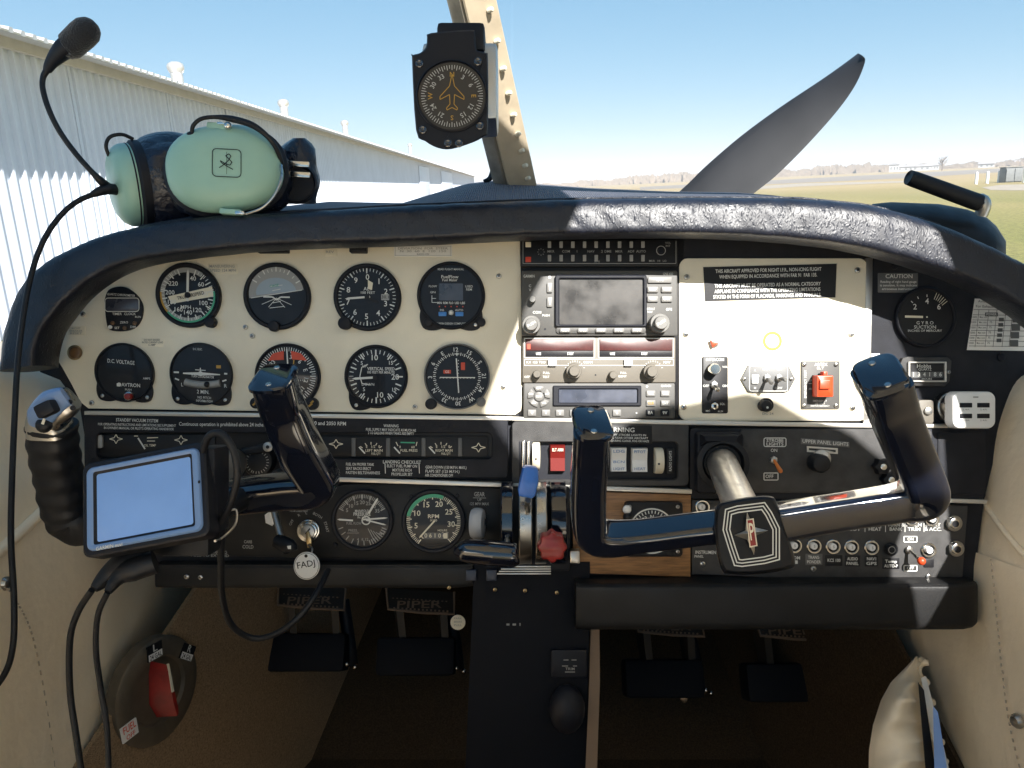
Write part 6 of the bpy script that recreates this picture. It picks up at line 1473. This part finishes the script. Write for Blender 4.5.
m = MB('blue_grey_shell'); L_ = [gloop(ww - .0085, wh - .0085, .006, -.002), gloop(ww - .009, wh - .009, .006, .0012), gloop(ww - .0112, wh - .0112, .005, .0026), gloop(ww - .019, wh - .016, .002, .0026), gloop(ww - .021, wh - .018, .002, .0018)]
m.grid(L_, True); part('front_frame', m, gp)
m = MB('matte_black'); m.grid([gloop(ww - .021, wh - .018, .002, .0019), gloop(ww - .0255, wh - .0225, .002, .0002)], True); part('screen_surround', m, gp)
m = MB('sky_blue_tint'); m.add(gloop(ww - .025, wh - .022, .002, .0003), [list(range(24))]); part('blank_screen', m, gp)
def gtext(t, u, v, s, d, mat='white_mark', w=None):
    m = MB(mat); vv, f, wd = glyphs(t, .01); k = s / .69; kx = k if w is None else w / wd
    m.add([G(u, v, d) + ux * x * kx + uz * y * k for x, y in vv], f); return m
part('lettering', gtext('GARMIN nuvi', -.27, -.435, .0030, .0034, 'white_mark', .022), gp)
m = MB('matte_black'); m.add([G(.455, .06, .0034) + ux * .0011 * math.cos(a * .524) + uz * .0014 * math.sin(a * .524) for a in range(12)], [list(range(12))]); part('light_sensor', m, gp)
m = MB('matte_black'); m.box(P(213, 489, .665), (.017, .035, .074), None, .004); m.use('rubber'); m.box(P(190, 542, .69), (.045, .03, .02), None, .004)
m.box(P(185, 505, .70), (.03, .05, .05), None, .006); m.tube([C0 + Vector((.035, .05, -.02)), C0 + Vector((.04, .075, -.02)), C0 + Vector((.042, .10, -.015))], [.010, .008, .012], 14, 3); part('mount', m, gp)
m = MB('rubber'); m.tube([P(203, 452, .645), P(209, 436, .635), P(222, 434, .63), P(234, 452, .63), P(237, 478, .632), P(230, 505, .64), P(220, 522, .65)], .0030, 12, 7); part('antenna_lead', m, gp)
m = MB('steel'); m.tube([P(226, 512, .66), P(236, 510, .66), P(235, 525, .66), P(222, 538, .66), P(215, 541, .65)], .0011, 8, 5); part('wire_clip', m, gp)
def lead(name, lab, pts, r=.0026, boot=None, grp='black cables'):
    g = thing(name, lab, 'cable', pts[0], grp); m = MB('rubber'); m.tube(pts, r, 12, 8); part('wire', m, g)
    if boot: m = MB('rubber'); m.tube(boot[0], boot[1], 14, 5); part('plug_boot', m, g)
lead('power_cable', 'black power cable hanging nearest the side lining below the navigator', [P(92, 590, .64), P(78, 612, .65), P(70, 640, .66), P(70, 690, .67), P(76, 735, .67), P(84, 790, .67)], .0027, ([P(150, 556, .66), P(125, 566, .655), P(108, 576, .65), P(94, 589, .64)], [.014, .013, .0085, .0035]))
lead('audio_cable', 'thinner black cable hanging just inside the power cable', [P(108, 592, .63), P(98, 615, .64), P(96, 650, .65), P(101, 690, .66), P(107, 730, .66), P(109, 790, .66)], .0024, ([P(155, 562, .65), P(132, 570, .645), P(118, 578, .64), P(108, 592, .63)], [.010, .010, .0065, .003]))
lead('looped_cable', 'black cable looping low in front of the rudder pedals', [P(222, 528, .70), P(221, 560, .72), P(222, 595, .75), P(231, 624, .78), P(252, 638, .80), P(275, 634, .80), P(298, 618, .80), P(316, 594, .81), P(328, 570, .85)], .0032)

# ================================================================== PEDALS, CONSOLE, SELECTOR, POCKET
def pedal(label, px, y=1.24, py=588):
    c = P(px + 33, 625, y); g = thing('rudder_pedal', label, 'pedal', c, 'rudder pedals'); k = y / F
    def q(x, yy, d=0): return P(px + x, yy + (py - 588), y + d)
    m = MB('pedal_metal'); m.hull([q(0, 584, .01), q(66, 588, .01), q(64, 610, -.01), q(0, 605, -.01)], [q(0, 584, -.003), q(66, 588, -.003), q(64, 610, -.024), q(0, 605, -.024)]); m.use('binding_brown'); m.tube([q(-1, 584, -.004), q(-1, 605, -.025), q(32, 608.5, -.025), q(65, 610, -.025), q(67, 588, -.004)], .0022, 8, 1); part('brake_plate', m, g)
    m = MB('binding_brown')
    v, f, wd = glyphs('PIPER', .02); w_ = 44 * k; m.add([q(31, 600.5, -.0195) + Vector((x * w_ / wd, -.0012 + yy * .011, yy * .013)) for x, yy in v], f)
    for i in range(14): m.box(q(5 + i * 4.1, 594.5 + i * .25, -.0125), (.0026, .001, .0026)); m.box(q(5 + i * 4.1, 604.0 + i * .25, -.0245), (.0026, .001, .0026))
    part('tread_lettering', m, g)
    m = MB('pedal_metal')
    for x0, x1 in ((8, 16), (52, 58)):
        m = MB('pedal_metal'); m.hull([q(x0, 603, .02), q(x0 + 7, 603, .02), q(x1 + 3, 640, .01), q(x1 - 4, 640, .01)], [q(x0, 603, -.01), q(x0 + 7, 603, -.01), q(x1 + 3, 640, -.01), q(x1 - 4, 640, -.01)]); part('pedal_bracket', m, g)
    m = MB('pedestal_black'); m.box(q(30, 652, 0), (78 * k, .05, 36 * k), Matrix.Rotation(R(-18), 3, 'X'), .008); part('foot_bar', m, g)
    m = MB('matte_black'); m.tube([q(64, 600, .03), q(70, 640, .02), q(73, 664, .02)], .010, 12, 3); m.use('chrome'); m.ball(q(68, 664, -.02), .004, 10); m.ball(q(76, 667, -.01), .004, 10); part('linkage', m, g)
    return g
p1 = pedal('rudder pedal with metal brake plate closest to the fuel selector', 279)
dup(p1, P(387, 592, 1.24) - P(279, 588, 1.24), 'rudder pedal with metal brake plate beside the pedestal')
dup(p1, P(632, 614, 1.24) - P(279, 588, 1.24), 'dark rudder pedal just past the pedestal')
dup(p1, P(752, 618, 1.24) - P(279, 588, 1.24), 'dark rudder pedal nearest the document pocket')
g = thing('pedestal', 'dark pedestal dropping from the throttle quadrant to the floor', 'pedestal', P(528, 690))
m = MB('pedestal_black'); m.prism([(474, 562), (590, 562), (590, 606), (586, 800), (464, 800)], -.30, .012, 1.0); part('pedestal_body', m, g)
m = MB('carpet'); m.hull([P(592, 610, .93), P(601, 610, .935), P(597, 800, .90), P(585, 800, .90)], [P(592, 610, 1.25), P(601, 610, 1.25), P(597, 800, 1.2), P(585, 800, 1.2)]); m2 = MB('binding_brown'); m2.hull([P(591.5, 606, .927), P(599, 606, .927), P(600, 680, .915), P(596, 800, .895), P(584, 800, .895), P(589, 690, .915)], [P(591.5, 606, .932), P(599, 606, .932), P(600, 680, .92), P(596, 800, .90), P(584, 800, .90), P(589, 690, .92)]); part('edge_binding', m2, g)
m = MB('matte_black'); m.prism(rrect(551, 650, 587, 678, 3), .010, .018, 1); part('control_plate', m, g)
m = MB('matte_black'); m.ball(P(567, 709, .905), (.021, .020, .028), 24); part('control_knob', m, g)
m = MB('dim_mark'); h = .0184
for x, y, w_ in ((566, 660, 5), (574, 660, 5), (565, 666, 6), (575, 666, 4), (570, 672, 10)): m.line([(x - w_ / 2, y), (x + w_ / 2, y)], .8, h)
m.text('TRIM', 570, 669, 2.6, h, 9); part('lettering', m, g)
m = MB('dim_mark'); m.sheet(rrect(506.5, 623.5, 509.5, 625.5, .2), .0125); m.sheet(rrect(512.5, 623.5, 516, 625.5, .2), .0125); m.sheet(rrect(519.5, 623, 520.5, 626, .2), .0125); part('flap_mark', m, db)
m = MB('ivory_mark'); m.lathe(P(458, 622, .99), (0, -1, 0), [(.0095, 0), (.0095, .002)], 28); 
m.use('dim_mark')
for i, t in enumerate(('PARK', 'BRAKE', 'PULL')):
    v, f, wd = glyphs(t, .01); m.add([P(458, 618.5 + i * 3.4, .9875) + Vector((x * .010 / wd, 0, yy * .0032)) for x, yy in v], f)
solo('round_placard', m, 'round cream placard beside the pedal and pedestal', 'placard')
# fuel selector
o = P(156, 690, 1.0); o = P(156, 690, .995); nx_ = Vector((1, -.36, .0)).normalized(); uu = Vector((.36, 1, 0)); uu = (uu - nx_ * uu.dot(nx_)).normalized(); vv_ = nx_.cross(uu); vv_ = vv_ if vv_.z > 0 else -vv_
def FS(a, b, d=0): return o + uu * a + vv_ * b + nx_ * d
g = thing('fuel_selector', 'oval fuel selector with a red pointer handle', 'fuel selector', o)
def floop(rx, ry, d, n=48): return [FS(rx * math.cos(2 * math.pi * i / n), ry * math.sin(2 * math.pi * i / n), d) for i in range(n)]
m = MB('selector_bronze'); L_ = [floop(.068, .068, -.012), floop(.068, .068, .004), floop(.063, .063, .007), floop(.044, .044, .006), floop(.041, .041, .002), floop(.02, .02, .002)]
m.grid(L_, True); m.add(L_[-1], [list(range(48))]); part('selector_plate', m, g)
m = MB('red_plastic'); hb = [(.017, -.028), (.008, -.035), (-.011, -.032), (-.017, -.008), (-.007, .030), (0, .043), (.006, .030), (.015, -.002)]
ra = R(16); hb = [(a * math.cos(ra) - b * math.sin(ra), a * math.sin(ra) + b * math.cos(ra)) for a, b in hb]; m.hull([FS(a, b, .003) for a, b in hb], [FS(a * .16 - .20 * b, b * .95, .028) for a, b in hb]); part('pointer_handle', m, g)
m = MB('ivory_mark'); m.hull([FS(-.0030, .002, .0270), FS(.0006, .002, .0270), FS(-.0080, .040, .0270), FS(-.0105, .040, .0270)], [FS(-.0030, .002, .0292), FS(.0006, .002, .0292), FS(-.0080, .040, .0290), FS(-.0105, .040, .0290)]); part('pointer_line', m, g)
for a, b, t1, t2, mt, mk in ((-.010, .054, 'L', '24 GAL', 'placard_black', 'white_mark'), (.047, .034, 'R', '24 GAL', 'placard_black', 'white_mark'), (-.050, -.030, 'FUEL', 'OFF', 'paper', 'red_mark')):
    m = MB(mt); tl = math.atan2(-a, b) * .55 if mt != 'paper' else .2; e1 = (uu * math.cos(tl) + vv_ * math.sin(tl)); e2 = (vv_ * math.cos(tl) - uu * math.sin(tl)); c = FS(a, b, .0085)
    m.hull([c + e1 * x + e2 * y - nx_ * .002 for x, y in ((-.012, -.010), (.012, -.010), (.012, .010), (-.012, .010))], [c + e1 * x + e2 * y for x, y in ((-.012, -.010), (.012, -.010), (.012, .010), (-.012, .010))])
    if mt != 'paper': m.use('white_plastic'); m.add([c + e1 * x + e2 * y + nx_ * .0003 for x, y in ((-.0112, -.0095), (.0112, -.0095), (.0112, -.001), (-.0112, -.001))], [[0, 1, 2, 3]])
    for t, yy, sz, mm in ((t1, .0045, .009, mk), (t2, -.006, .006, 'placard_black' if mt != 'paper' else mk)):
        m.use(mm); v, f, wd = glyphs(t, .02); kx = min(.019, sz * len(t) * .75) / wd; m.add([c + e1 * x * kx + e2 * (yy + y * sz / .69) + nx_ * .0006 for x, y in v], f)
    part('tank_label', m, g)
# document pocket
g = thing('document_pocket', 'gathered cream leather document pocket holding papers', 'pocket', P(910, 720, .9))
lft = [(656, 916), (668, 905), (682, 891), (700, 881), (725, 873), (750, 869), (800, 868)]; rgt = [(656, 918), (668, 921), (682, 924), (700, 926), (725, 932), (750, 938), (800, 950)]
m = MB('leather_cream'); rows = []
for i in range(49):
    py = 656 + 144 * i / 48; a, b = interp(lft, py), interp(rgt, py); r = []
    ruf = math.sin(i * .95) * 3.4 + math.sin(i * .42 + 1) * 2
    for j in range(17):
        u = j / 16; x = a + (b - a) * u + ruf * u ** 3; bulge = .055 * math.sin(math.pi * min(1, u * .9 + .1)) ** .7 * min(1, i / 14)
        r.append(P(x, py + 3 * math.sin(i * .95 + 1.2) * u ** 2, .985 - .0011 * i - bulge - .006 * math.sin(i * .95) * u ** 2 - .004 * math.sin(i * .3 + j * .4)))
    rows.append(r)
m.grid(rows); part('pocket_front', m, g)
m = MB('leather_cream'); m.tube([p + Vector((.001, -.001, 0)) for p in [r[-1] for r in rows][::1]], [.0035 + .0012 * math.sin(i * .95) for i in range(49)], 10, 2); part('gathered_hem', m, g)
for nm, lab, pts, mt in (('folded_chart', 'white folded sheet standing tallest in the document pocket', [(921, 678), (926, 676), (957, 800), (944, 800)], 'paper'), ('folded_chart', 'pale blue folded sheet low in the document pocket', [(933, 706), (938, 712), (952, 800), (935, 800)], 'sky_blue_tint'), ('booklet', 'thin black booklet between pocket and white sheet', [(918, 682), (924, 690), (940, 800), (928, 800)], 'placard_black')):
    m = MB(mt); y = .945 if nm == 'folded_chart' and mt == 'paper' else (.915 if mt != 'placard_black' else .93); m.hull([P(a, b, y - (b - 680) * .0004) for a, b in pts], [P(a, b, y - .004 - (b - 680) * .0004) for a, b in pts])
    solo(nm, m, lab, 'papers' if nm == 'folded_chart' else 'booklet', group='papers in the pocket' if nm == 'folded_chart' else None)

# ================================================================== COMPASS ON THE POST
C1 = P(452, 92, .80); k = .80 / F
def CP(px, py, d=0): return P(px, py, .80 - d)
g = thing('compass', 'square black compass with aeroplane outline hung on the post', 'compass', C1)
def c3(m, pts, y0, y1): m.hull([P(x, y, y0) for x, y in pts], [P(x, y, y1) for x, y in pts])
outl = [(427, 37), (431, 33), (470, 30), (475, 33), (476, 48), (479, 51), (486, 53), (488, 60), (488, 128), (484, 136), (474, 142), (452, 149), (438, 148), (425, 141), (416, 130), (412, 60), (413, 55), (420, 53), (426, 47)]
sm = [(p.x, p.y) for p in smooth_path([Vector((x, y, 0)) for x, y in outl + outl[:1]], 3)[:-1]]
m = MB('matte_black'); ins1 = inset(sm, 1.2)
n = len(sm); l = [[P(x, y, .818) for x, y in sm], [P(x, y, .801) for x, y in sm], [P(x, y, .7985) for x, y in ins1]]
m.grid(l, True); m.add(l[0], [list(range(n))[::-1]]); m.add(l[-1], [list(range(n))]); part('front_plate', m, g)
m = MB('brushed'); m.box(P(458, 92, .852) + Vector((.004, 0, 0)), (.080, .066, .082), None, .006); part('rear_case', m, g)
def cring(m, r0, r1, y, n=48): m.add([P(452 + r * math.cos(2 * math.pi * i / n), 96 + r * math.sin(2 * math.pi * i / n), y) for r in (r0, r1) for i in range(n)], [(i, (i + 1) % n, n + (i + 1) % n, n + i) for i in range(n)])
m = MB('matte_black'); m.lathe(P(452, 96, .7985), (0, -1, 0), [(36 * k, 0), (36 * k, .002), (34.5 * k, .003), (34 * k, .0006), (.001, .0005)], 48); part('lens_ring', m, g)
m = MB('dial_brown'); m.lathe(P(452, 96, .7978), (0, -1, 0), [(33.6 * k, 0), (33.6 * k, .0001)], 48); part('dial', m, g)
yq = .7968; m = MB('soft_mark')
def cl(m, a, r0, r1, w):
    dx, dy = clk(a); nx, ny = -dy * w / 2, dx * w / 2; x0, y0, x1, y1 = 452 + dx * r0, 96 + dy * r0, 452 + dx * r1, 96 + dy * r1
    m.add([P(x0 + nx, y0 + ny, yq), P(x1 + nx, y1 + ny, yq), P(x1 - nx, y1 - ny, yq), P(x0 - nx, y0 - ny, yq)], [[0, 1, 2, 3]])
for i in range(72): cl(m, i * 5, 27.5 if i % 2 else 26, 31, .75)
for i, t in enumerate(('N', '3', '6', 'E', '12', '15', 'S', '21', '24', 'W', '30', '33')):
    a = 30 * i; dx, dy = clk(a); m.use('amber_mark' if t in 'NESW' else 'soft_mark'); t3(m, t, 452 + dx * 21.5, 96 + dy * 21.5, 4.6, yq, a, None)
part('marking', m, g)
m = MB('amber_mark'); pl = [(452, 74), (454.5, 86), (464, 96.5), (464, 99.5), (454.5, 94.5), (454, 104), (457.5, 108), (457, 110), (452, 107.5), (447, 110), (446.5, 108), (450, 104), (449.5, 94.5), (440, 99.5), (440, 96.5), (449.5, 86)]
def line3(m, pts, w, y):
    pts = pts + pts[:1]
    for (x0, y0), (x1, y1) in zip(pts, pts[1:]):
        L = math.hypot(x1 - x0, y1 - y0); nx, ny = -(y1 - y0) / L * w / 2, (x1 - x0) / L * w / 2
        m.add([P(x0 + nx, y0 + ny, y), P(x1 + nx, y1 + ny, y), P(x1 - nx, y1 - ny, y), P(x0 - nx, y0 - ny, y)], [[0, 1, 2, 3]])
line3(m, pl, .8, yq); part('aeroplane_outline', m, g)
for x, y in ((419.5, 64), (478, 62), (423, 130), (480, 126), (448, 143.5), (459, 143.5)):
    m = MB('gloss_black'); m.lathe(P(x, y, .7985), (0, -1, 0), [(4 * k, 0), (4 * k, .0015), (3 * k, .0022), (1.6 * k, .0012), (0, .0012)], 18); part('screw', m, g)
m = MB('matte_black'); m.box(P(462, 45, .83), (.05, .045, .03), None, .005); part('bracket', m, g)

# ================================================================== TUBE LAMP AND HUMP
m = MB('leather_dark'); rows = []
for i in range(15):
    t = i / 14; x = 872 + 134 * t; top = interp([(872, 204), (890, 202), (940, 204), (970, 210), (990, 219), (1002, 232), (1007, 243)], x); base = 250 + 8 * t
    r = []
    for j in range(13):
        a = math.pi * j / 12; y = 1.02 - .06 * math.cos(a) * (1 if t < .95 else .6); py = base + (top - base) * math.sin(a) ** .6; r.append(P(x, py, y))
    rows.append(r)
mb = MB('bolster_black'); mb.grid(rows); solo('hump_cover', mb, 'smooth dark hump behind the dash roll under the slanted tube', 'cover')
g = thing('tube_lamp', 'short black tube with an angled joint standing on the hump', 'lamp', P(980, 205, .96))
m = MB('rubber'); m.tube([P(911.5, 178.5, .955), P(914, 179.2, .956), P(974, 201, .96), P(977, 202, .96)], [.0082, .0096, .0104, .0095], 20, 3); part('lamp_tube', m, g)
m = MB('steel'); m.tube([P(973, 203, .962), P(981, 199.5, .962), P(984.5, 205, .962), P(981, 215, .968)], [.006, .0075, .0078, .008], 14, 3); m.use('matte_black'); m.lathe(P(982, 203, .955), (0, -1, 0), [(.0022, 0), (.0022, .002)], 12); part('lamp_joint', m, g)

# ================================================================== HEADSET
g = thing('headset', 'pale green aviation headset resting on the dash top', 'headset', P(210, 210, .88))
def cup(c, nrm, a, b, deep, label=None, mat='headset_green', roll=0):
    nrm = Vector(nrm).normalized(); u = (Vector((0, 0, 1)) - nrm * nrm.z).normalized(); w = nrm.cross(u); cr, sr = math.cos(roll), math.sin(roll)
    u, w = u * cr + w * sr, w * cr - u * sr
    def ring(k, d, e=.85): return [c + nrm * d + (w * math.copysign(abs(math.cos(t)) ** e, math.cos(t)) * a + u * math.copysign(abs(math.sin(t)) ** e, math.sin(t)) * b) * k for t in [2 * math.pi * i / 44 for i in range(44)]]
    m = MB(mat); L = [ring(.97, -.012), ring(1, -.006), ring(1, .004)]
    for i in range(1, 9): t = i / 8 * math.pi / 2; L.append(ring(max(.02, math.cos(t) ** .62), .004 + deep * math.sin(t)))
    m.grid(L, True); m.add(L[-1], [list(range(44))]); o = part('ear_cup', m, g, label); m = MB('matte_black'); m.grid([ring(1.004, .0005), ring(1.012, .0012), ring(1.004, .0022)], True); part('shell_seam', m, o); return ring, nrm, u, w
def cushion(ring, d0, d1, ins=1.0, seed=1):
    m = MB('leather_cushion'); L = []
    for i in range(17):
        t = i / 16; d = d0 + (d1 - d0) * t; kk = (.96 + .16 * math.sin(math.pi * t) ** .6) * ins
        r = ring(kk, d); rr = []
        c = sum(r, Vector()) / len(r)
        for j, p in enumerate(r): rr.append(c + (p - c) * (1 + .025 * math.sin(j * .9 + seed + 2 * t) * math.sin(math.pi * t) - .07 * max(0, math.sin(j * 1.3 + seed * 3 + 2.2 * t)) ** 4 * math.sin(math.pi * t)))
        L.append(rr)
    L.append(ring(.6, d1)); m.grid(L, True); m.add(L[-1], [list(range(44))[::-1]]); return part('ear_cushion', m, g)
yh = .865
cA = P(226, 170, yh); ringA, nA, uA, wA = cup(cA, (.18, -1, .02), .0625, .0485, .022, 'front green ear cup with engraved emblem', roll=R(8))
m = MB('matte_black'); L_ = [ringA(1.0, -.016), ringA(1.07, -.012), ringA(1.07, -.004), ringA(1.0, -.001)]; m.grid(L_, True); part('cup_rim', m, g)
cushion(ringA, -.014, -.050, 1.0, 2)
cB = P(133, 185, .915); ringB, nB, uB, wB = cup(cB, (-1, -.62, -.22), .047, .047, .022, 'far green ear cup holding the microphone boom', roll=R(-24))
m = MB('matte_black'); L_ = [ringB(1.0, -.016), ringB(1.07, -.012), ringB(1.07, -.004), ringB(1.0, -.001)]; m.grid(L_, True); part('cup_rim', m, g)
cushion(ringB, -.012, -.080, 1.10, 5)
# emblem on the front cup
m = MB('placard_black')
def on_cup(x, y): return cA + nA * .0272 + wA * -x * -1 * .0 + Vector((x, 0, y)) - nA * Vector((x, 0, y)).dot(nA)
def cupline(pts, w, closed=False):
    pts = pts + (pts[:1] if closed else [])
    for (x0, y0), (x1, y1) in zip(pts, pts[1:]):
        L = math.hypot(x1 - x0, y1 - y0) or 1; nx, ny = -(y1 - y0) / L * w / 2, (x1 - x0) / L * w / 2
        m.add([on_cup(x0 + nx, y0 + ny), on_cup(x1 + nx, y1 + ny), on_cup(x1 - nx, y1 - ny), on_cup(x0 - nx, y0 - ny)], [[0, 1, 2, 3]])
s_ = yh / F; off = (231 - 226) * s_
cupline([(off + x * s_, y * s_) for x, y in rrect(-13.5, -13.5, 13.5, 13.5, 4)], .0009, True)
cupline([(off + x * s_, -y * s_) for x, y in ((-7, 5), (-3, 2), (2, -3), (4, -7), (2, -9), (-1, -7), (2, -4), (5, -1), (3, 2), (-1, 1), (-6, -2), (-5, 0), (0, 3), (6, 6))], .0009)
cupline([(off, 11 * s_), (off, -11 * s_)], .0004)
part('engraved_emblem', m, g)
# stirrup, clips and leads on the front cup
m = MB('headset_green'); m.box(P(220, 128, yh - .012), (.026, .012, .009), Matrix.Rotation(R(4), 3, 'Y'), .002); m.box(P(232, 212.5, yh - .014), (.024, .012, .006), Matrix.Rotation(R(4), 3, 'Y'), .002); part('stirrup_block', m, g)
m = MB('chrome'); m.ball(P(228, 126, yh - .02), .0045, 12); m.box(P(223, 123.5, yh - .018), (.012, .004, .003), None, .001); m.box(P(240, 213, yh - .02), (.010, .004, .004), None, .001); part('clip_screw', m, g)
m = MB('steel'); m.tube([P(246, 214, .848), P(262, 208, .845), P(274, 196, .845), P(281, 180, .848), P(281, 165, .86)], .0016, 8, 6); part('stirrup_wire', m, g)
m = MB('rubber'); m.tube([P(192, 135, .845), P(193, 126, .842), P(201, 119, .842), P(215, 117, .845), P(232, 119, .845), P(252, 125, .845), P(268, 137, .85), P(278, 152, .86), P(284, 172, .875)], [.0022, .0022, .0022, .0022, .0036, .0036, .0028, .0026, .0024], 10, 6)
m.ball(P(192, 135, .846), (.006, .005, .004), 12); part('cross_lead', m, g)
m = MB('rubber'); m.tube([P(109, 156, .89), P(106, 146, .885), P(110, 137, .885), P(122, 134.5, .89), P(133, 139, .90)], .0021, 10, 6); part('wire_loop', m, g)
# padded headband lying behind
m = MB('leather_cushion'); rows_ = []
for i in range(13):
    t = i / 12; yy_ = 138 + 66 * t; wd_ = interp([(0, 6), (.12, 17), (.35, 24), (.7, 27), (1, 26)], t); cx_ = interp([(0, 299), (.3, 294), (1, 291)], t)
    rows_.append([P(cx_ + wd_ * math.cos(a) * (1 + .05 * math.sin(3 * a + i)), yy_, .945 + .022 * math.sin(a)) for a in [2 * math.pi * j / 20 for j in range(20)]])
m.grid(rows_, True); m.add(rows_[0], [list(range(20))]); part('headband_pad', m, g)
m = MB('matte_black'); c = P(296, 184, .912); m.lathe(c, (.15, -1, .1), [(.0245, 0), (.0245, .004), (.0225, .006), (.0205, .001), (0, .001)], 40); part('band_disc', m, g)
m = MB('chrome')
for py, w_ in ((164, 26), (174.5, 28)): m.box(P(296, py, .900), (w_ * .90 / F, .003, .0062), Matrix.Rotation(R(3), 3, 'Y'), .0008)
part('band_rail', m, g)
# microphone boom
m = MB('rubber'); m.tube([P(112, 190, .885), P(103, 183, .865), P(92, 172, .855), P(76, 154, .85), P(60, 132, .845), P(49, 110, .84), P(43, 90, .84), P(43, 78, .84), P(47, 70, .84)], [.0055, .0048, .003, .003, .003, .003, .003, .003, .0036], 12, 7); part('microphone_boom', m, g)
m = MB('matte_black'); m.tube([P(47, 71, .84), P(52, 62, .838), P(63, 50, .835), P(72, 44, .834)], [.0042, .0066, .0105, .0118], 18, 4); part('microphone_body', m, g)
m = MB('foam'); m.tube([P(68, 47, .834), P(70, 46, .834), P(82, 35, .83), P(88, 29.5, .829), P(93, 25, .828), P(95.5, 22.8, .828)], [.0105, .0142, .0150, .0144, .0100, .0035], 22, 4); part('foam_cover', m, g)
m = MB('rubber'); m.tube([P(118, 190, .885), P(108, 189, .87), P(98, 192, .862), P(92, 195, .86)], [.0062, .0062, .0048, .0030], 14, 4); part('strain_relief', m, g)
m = MB('rubber'); m.tube([P(94, 194, .86), P(78, 201, .85), P(62, 214, .84), P(46, 236, .83), P(34, 265, .825), P(25, 305, .815), P(18, 360, .80), P(14.5, 420, .785), P(12, 480, .765), P(11, 540, .75), P(14, 600, .74), P(13, 645, .735), P(4, 675, .735), P(-20, 705, .735)], .0029, 12, 7); part('headset_cable', m, g)
# ================================================================== LIGHT, SKY, CAMERA
el = math.asin(-SUN_W.z); az = math.atan2(-SUN_W.x, -SUN_W.y)     # where the sun stands
w = bpy.data.worlds.new('World'); sc.world = w; w.use_nodes = True; nt = w.node_tree
sky = nt.nodes.new('ShaderNodeTexSky'); sky.sky_type = 'NISHITA'; sky.sun_disc = False
sky.sun_elevation = el; sky.sun_rotation = az; sky.altitude = 100; sky.air_density = .55; sky.dust_density = .0; sky.ozone_density = 1.5
bg = nt.nodes['Background']
sep = nt.nodes.new('ShaderNodeSeparateColor'); com = nt.nodes.new('ShaderNodeCombineColor'); nt.links.new(sky.outputs[0], sep.inputs[0])
for i, (gm, k) in enumerate(((.78, 1.27), (.50, 2.05), (.35, 2.81))):      # a hazier, flatter sky from zenith to horizon
    pw = nt.nodes.new('ShaderNodeMath'); pw.operation = 'POWER'; pw.inputs[1].default_value = gm; nt.links.new(sep.outputs[i], pw.inputs[0])
    ml = nt.nodes.new('ShaderNodeMath'); ml.operation = 'MULTIPLY'; ml.inputs[1].default_value = k; nt.links.new(pw.outputs[0], ml.inputs[0])
    nt.links.new(ml.outputs[0], com.inputs[i])
nt.links.new(com.outputs[0], bg.inputs[0]); bg.inputs[1].default_value = .062
sl_ = bpy.data.lights.new('sun', 'SUN'); sl_.energy = 5.0; sl_.angle = R(.53); sl_.color = (1, .965, .91)
so = bpy.data.objects.new('sun', sl_); col.objects.link(so)
so.rotation_euler = SUN_W.to_track_quat('-Z', 'Y').to_euler(); so.location = (20, -20, 30)
hm = bpy.data.materials.new('haze_air'); hm.use_nodes = True; hn = hm.node_tree
for x in list(hn.nodes):
    if x.type == 'BSDF_PRINCIPLED': hn.nodes.remove(x)
pv = hn.nodes.new('ShaderNodeVolumePrincipled'); pv.inputs['Color'].default_value = (.86, .92, 1, 1); pv.inputs['Density'].default_value = .0008
hn.links.new(pv.outputs[0], hn.nodes['Material Output'].inputs['Volume']); MAT['haze_air'] = hm
mb = MB('haze_air'); mb.flat = True; mb.box(Vector((0, 300, 6)), (1900, 1150, 14)); solo('haze', mb, 'thin pale haze over the airfield', 'haze', (0, 300, 6), kind='stuff', world=True)
cd = bpy.data.cameras.new('camera'); cam = bpy.data.objects.new('camera', cd); col.objects.link(cam)
cd.sensor_width = 36; cd.lens = F / 1024 * 36; cd.clip_start = .02; cd.clip_end = 6000
cam.matrix_world = M4 @ Matrix.Rotation(R(90), 4, 'X')
sc.camera = cam
vs = sc.view_settings; vs.view_transform = 'Standard'; vs.look = 'None'; vs.exposure = 1.5; vs.gamma = 1; vs.use_curve_mapping = False
sc.cycles.max_bounces = 8; sc.cycles.diffuse_bounces = 4; sc.cycles.glossy_bounces = 4; sc.cycles.transparent_max_bounces = 8
sc.cycles.use_denoising = True; sc.cycles.sample_clamp_indirect = 4
print('sun elevation', math.degrees(el), 'azimuth', math.degrees(az), 'hangar eave', eave, 'roof', redge, 'len', Lend)
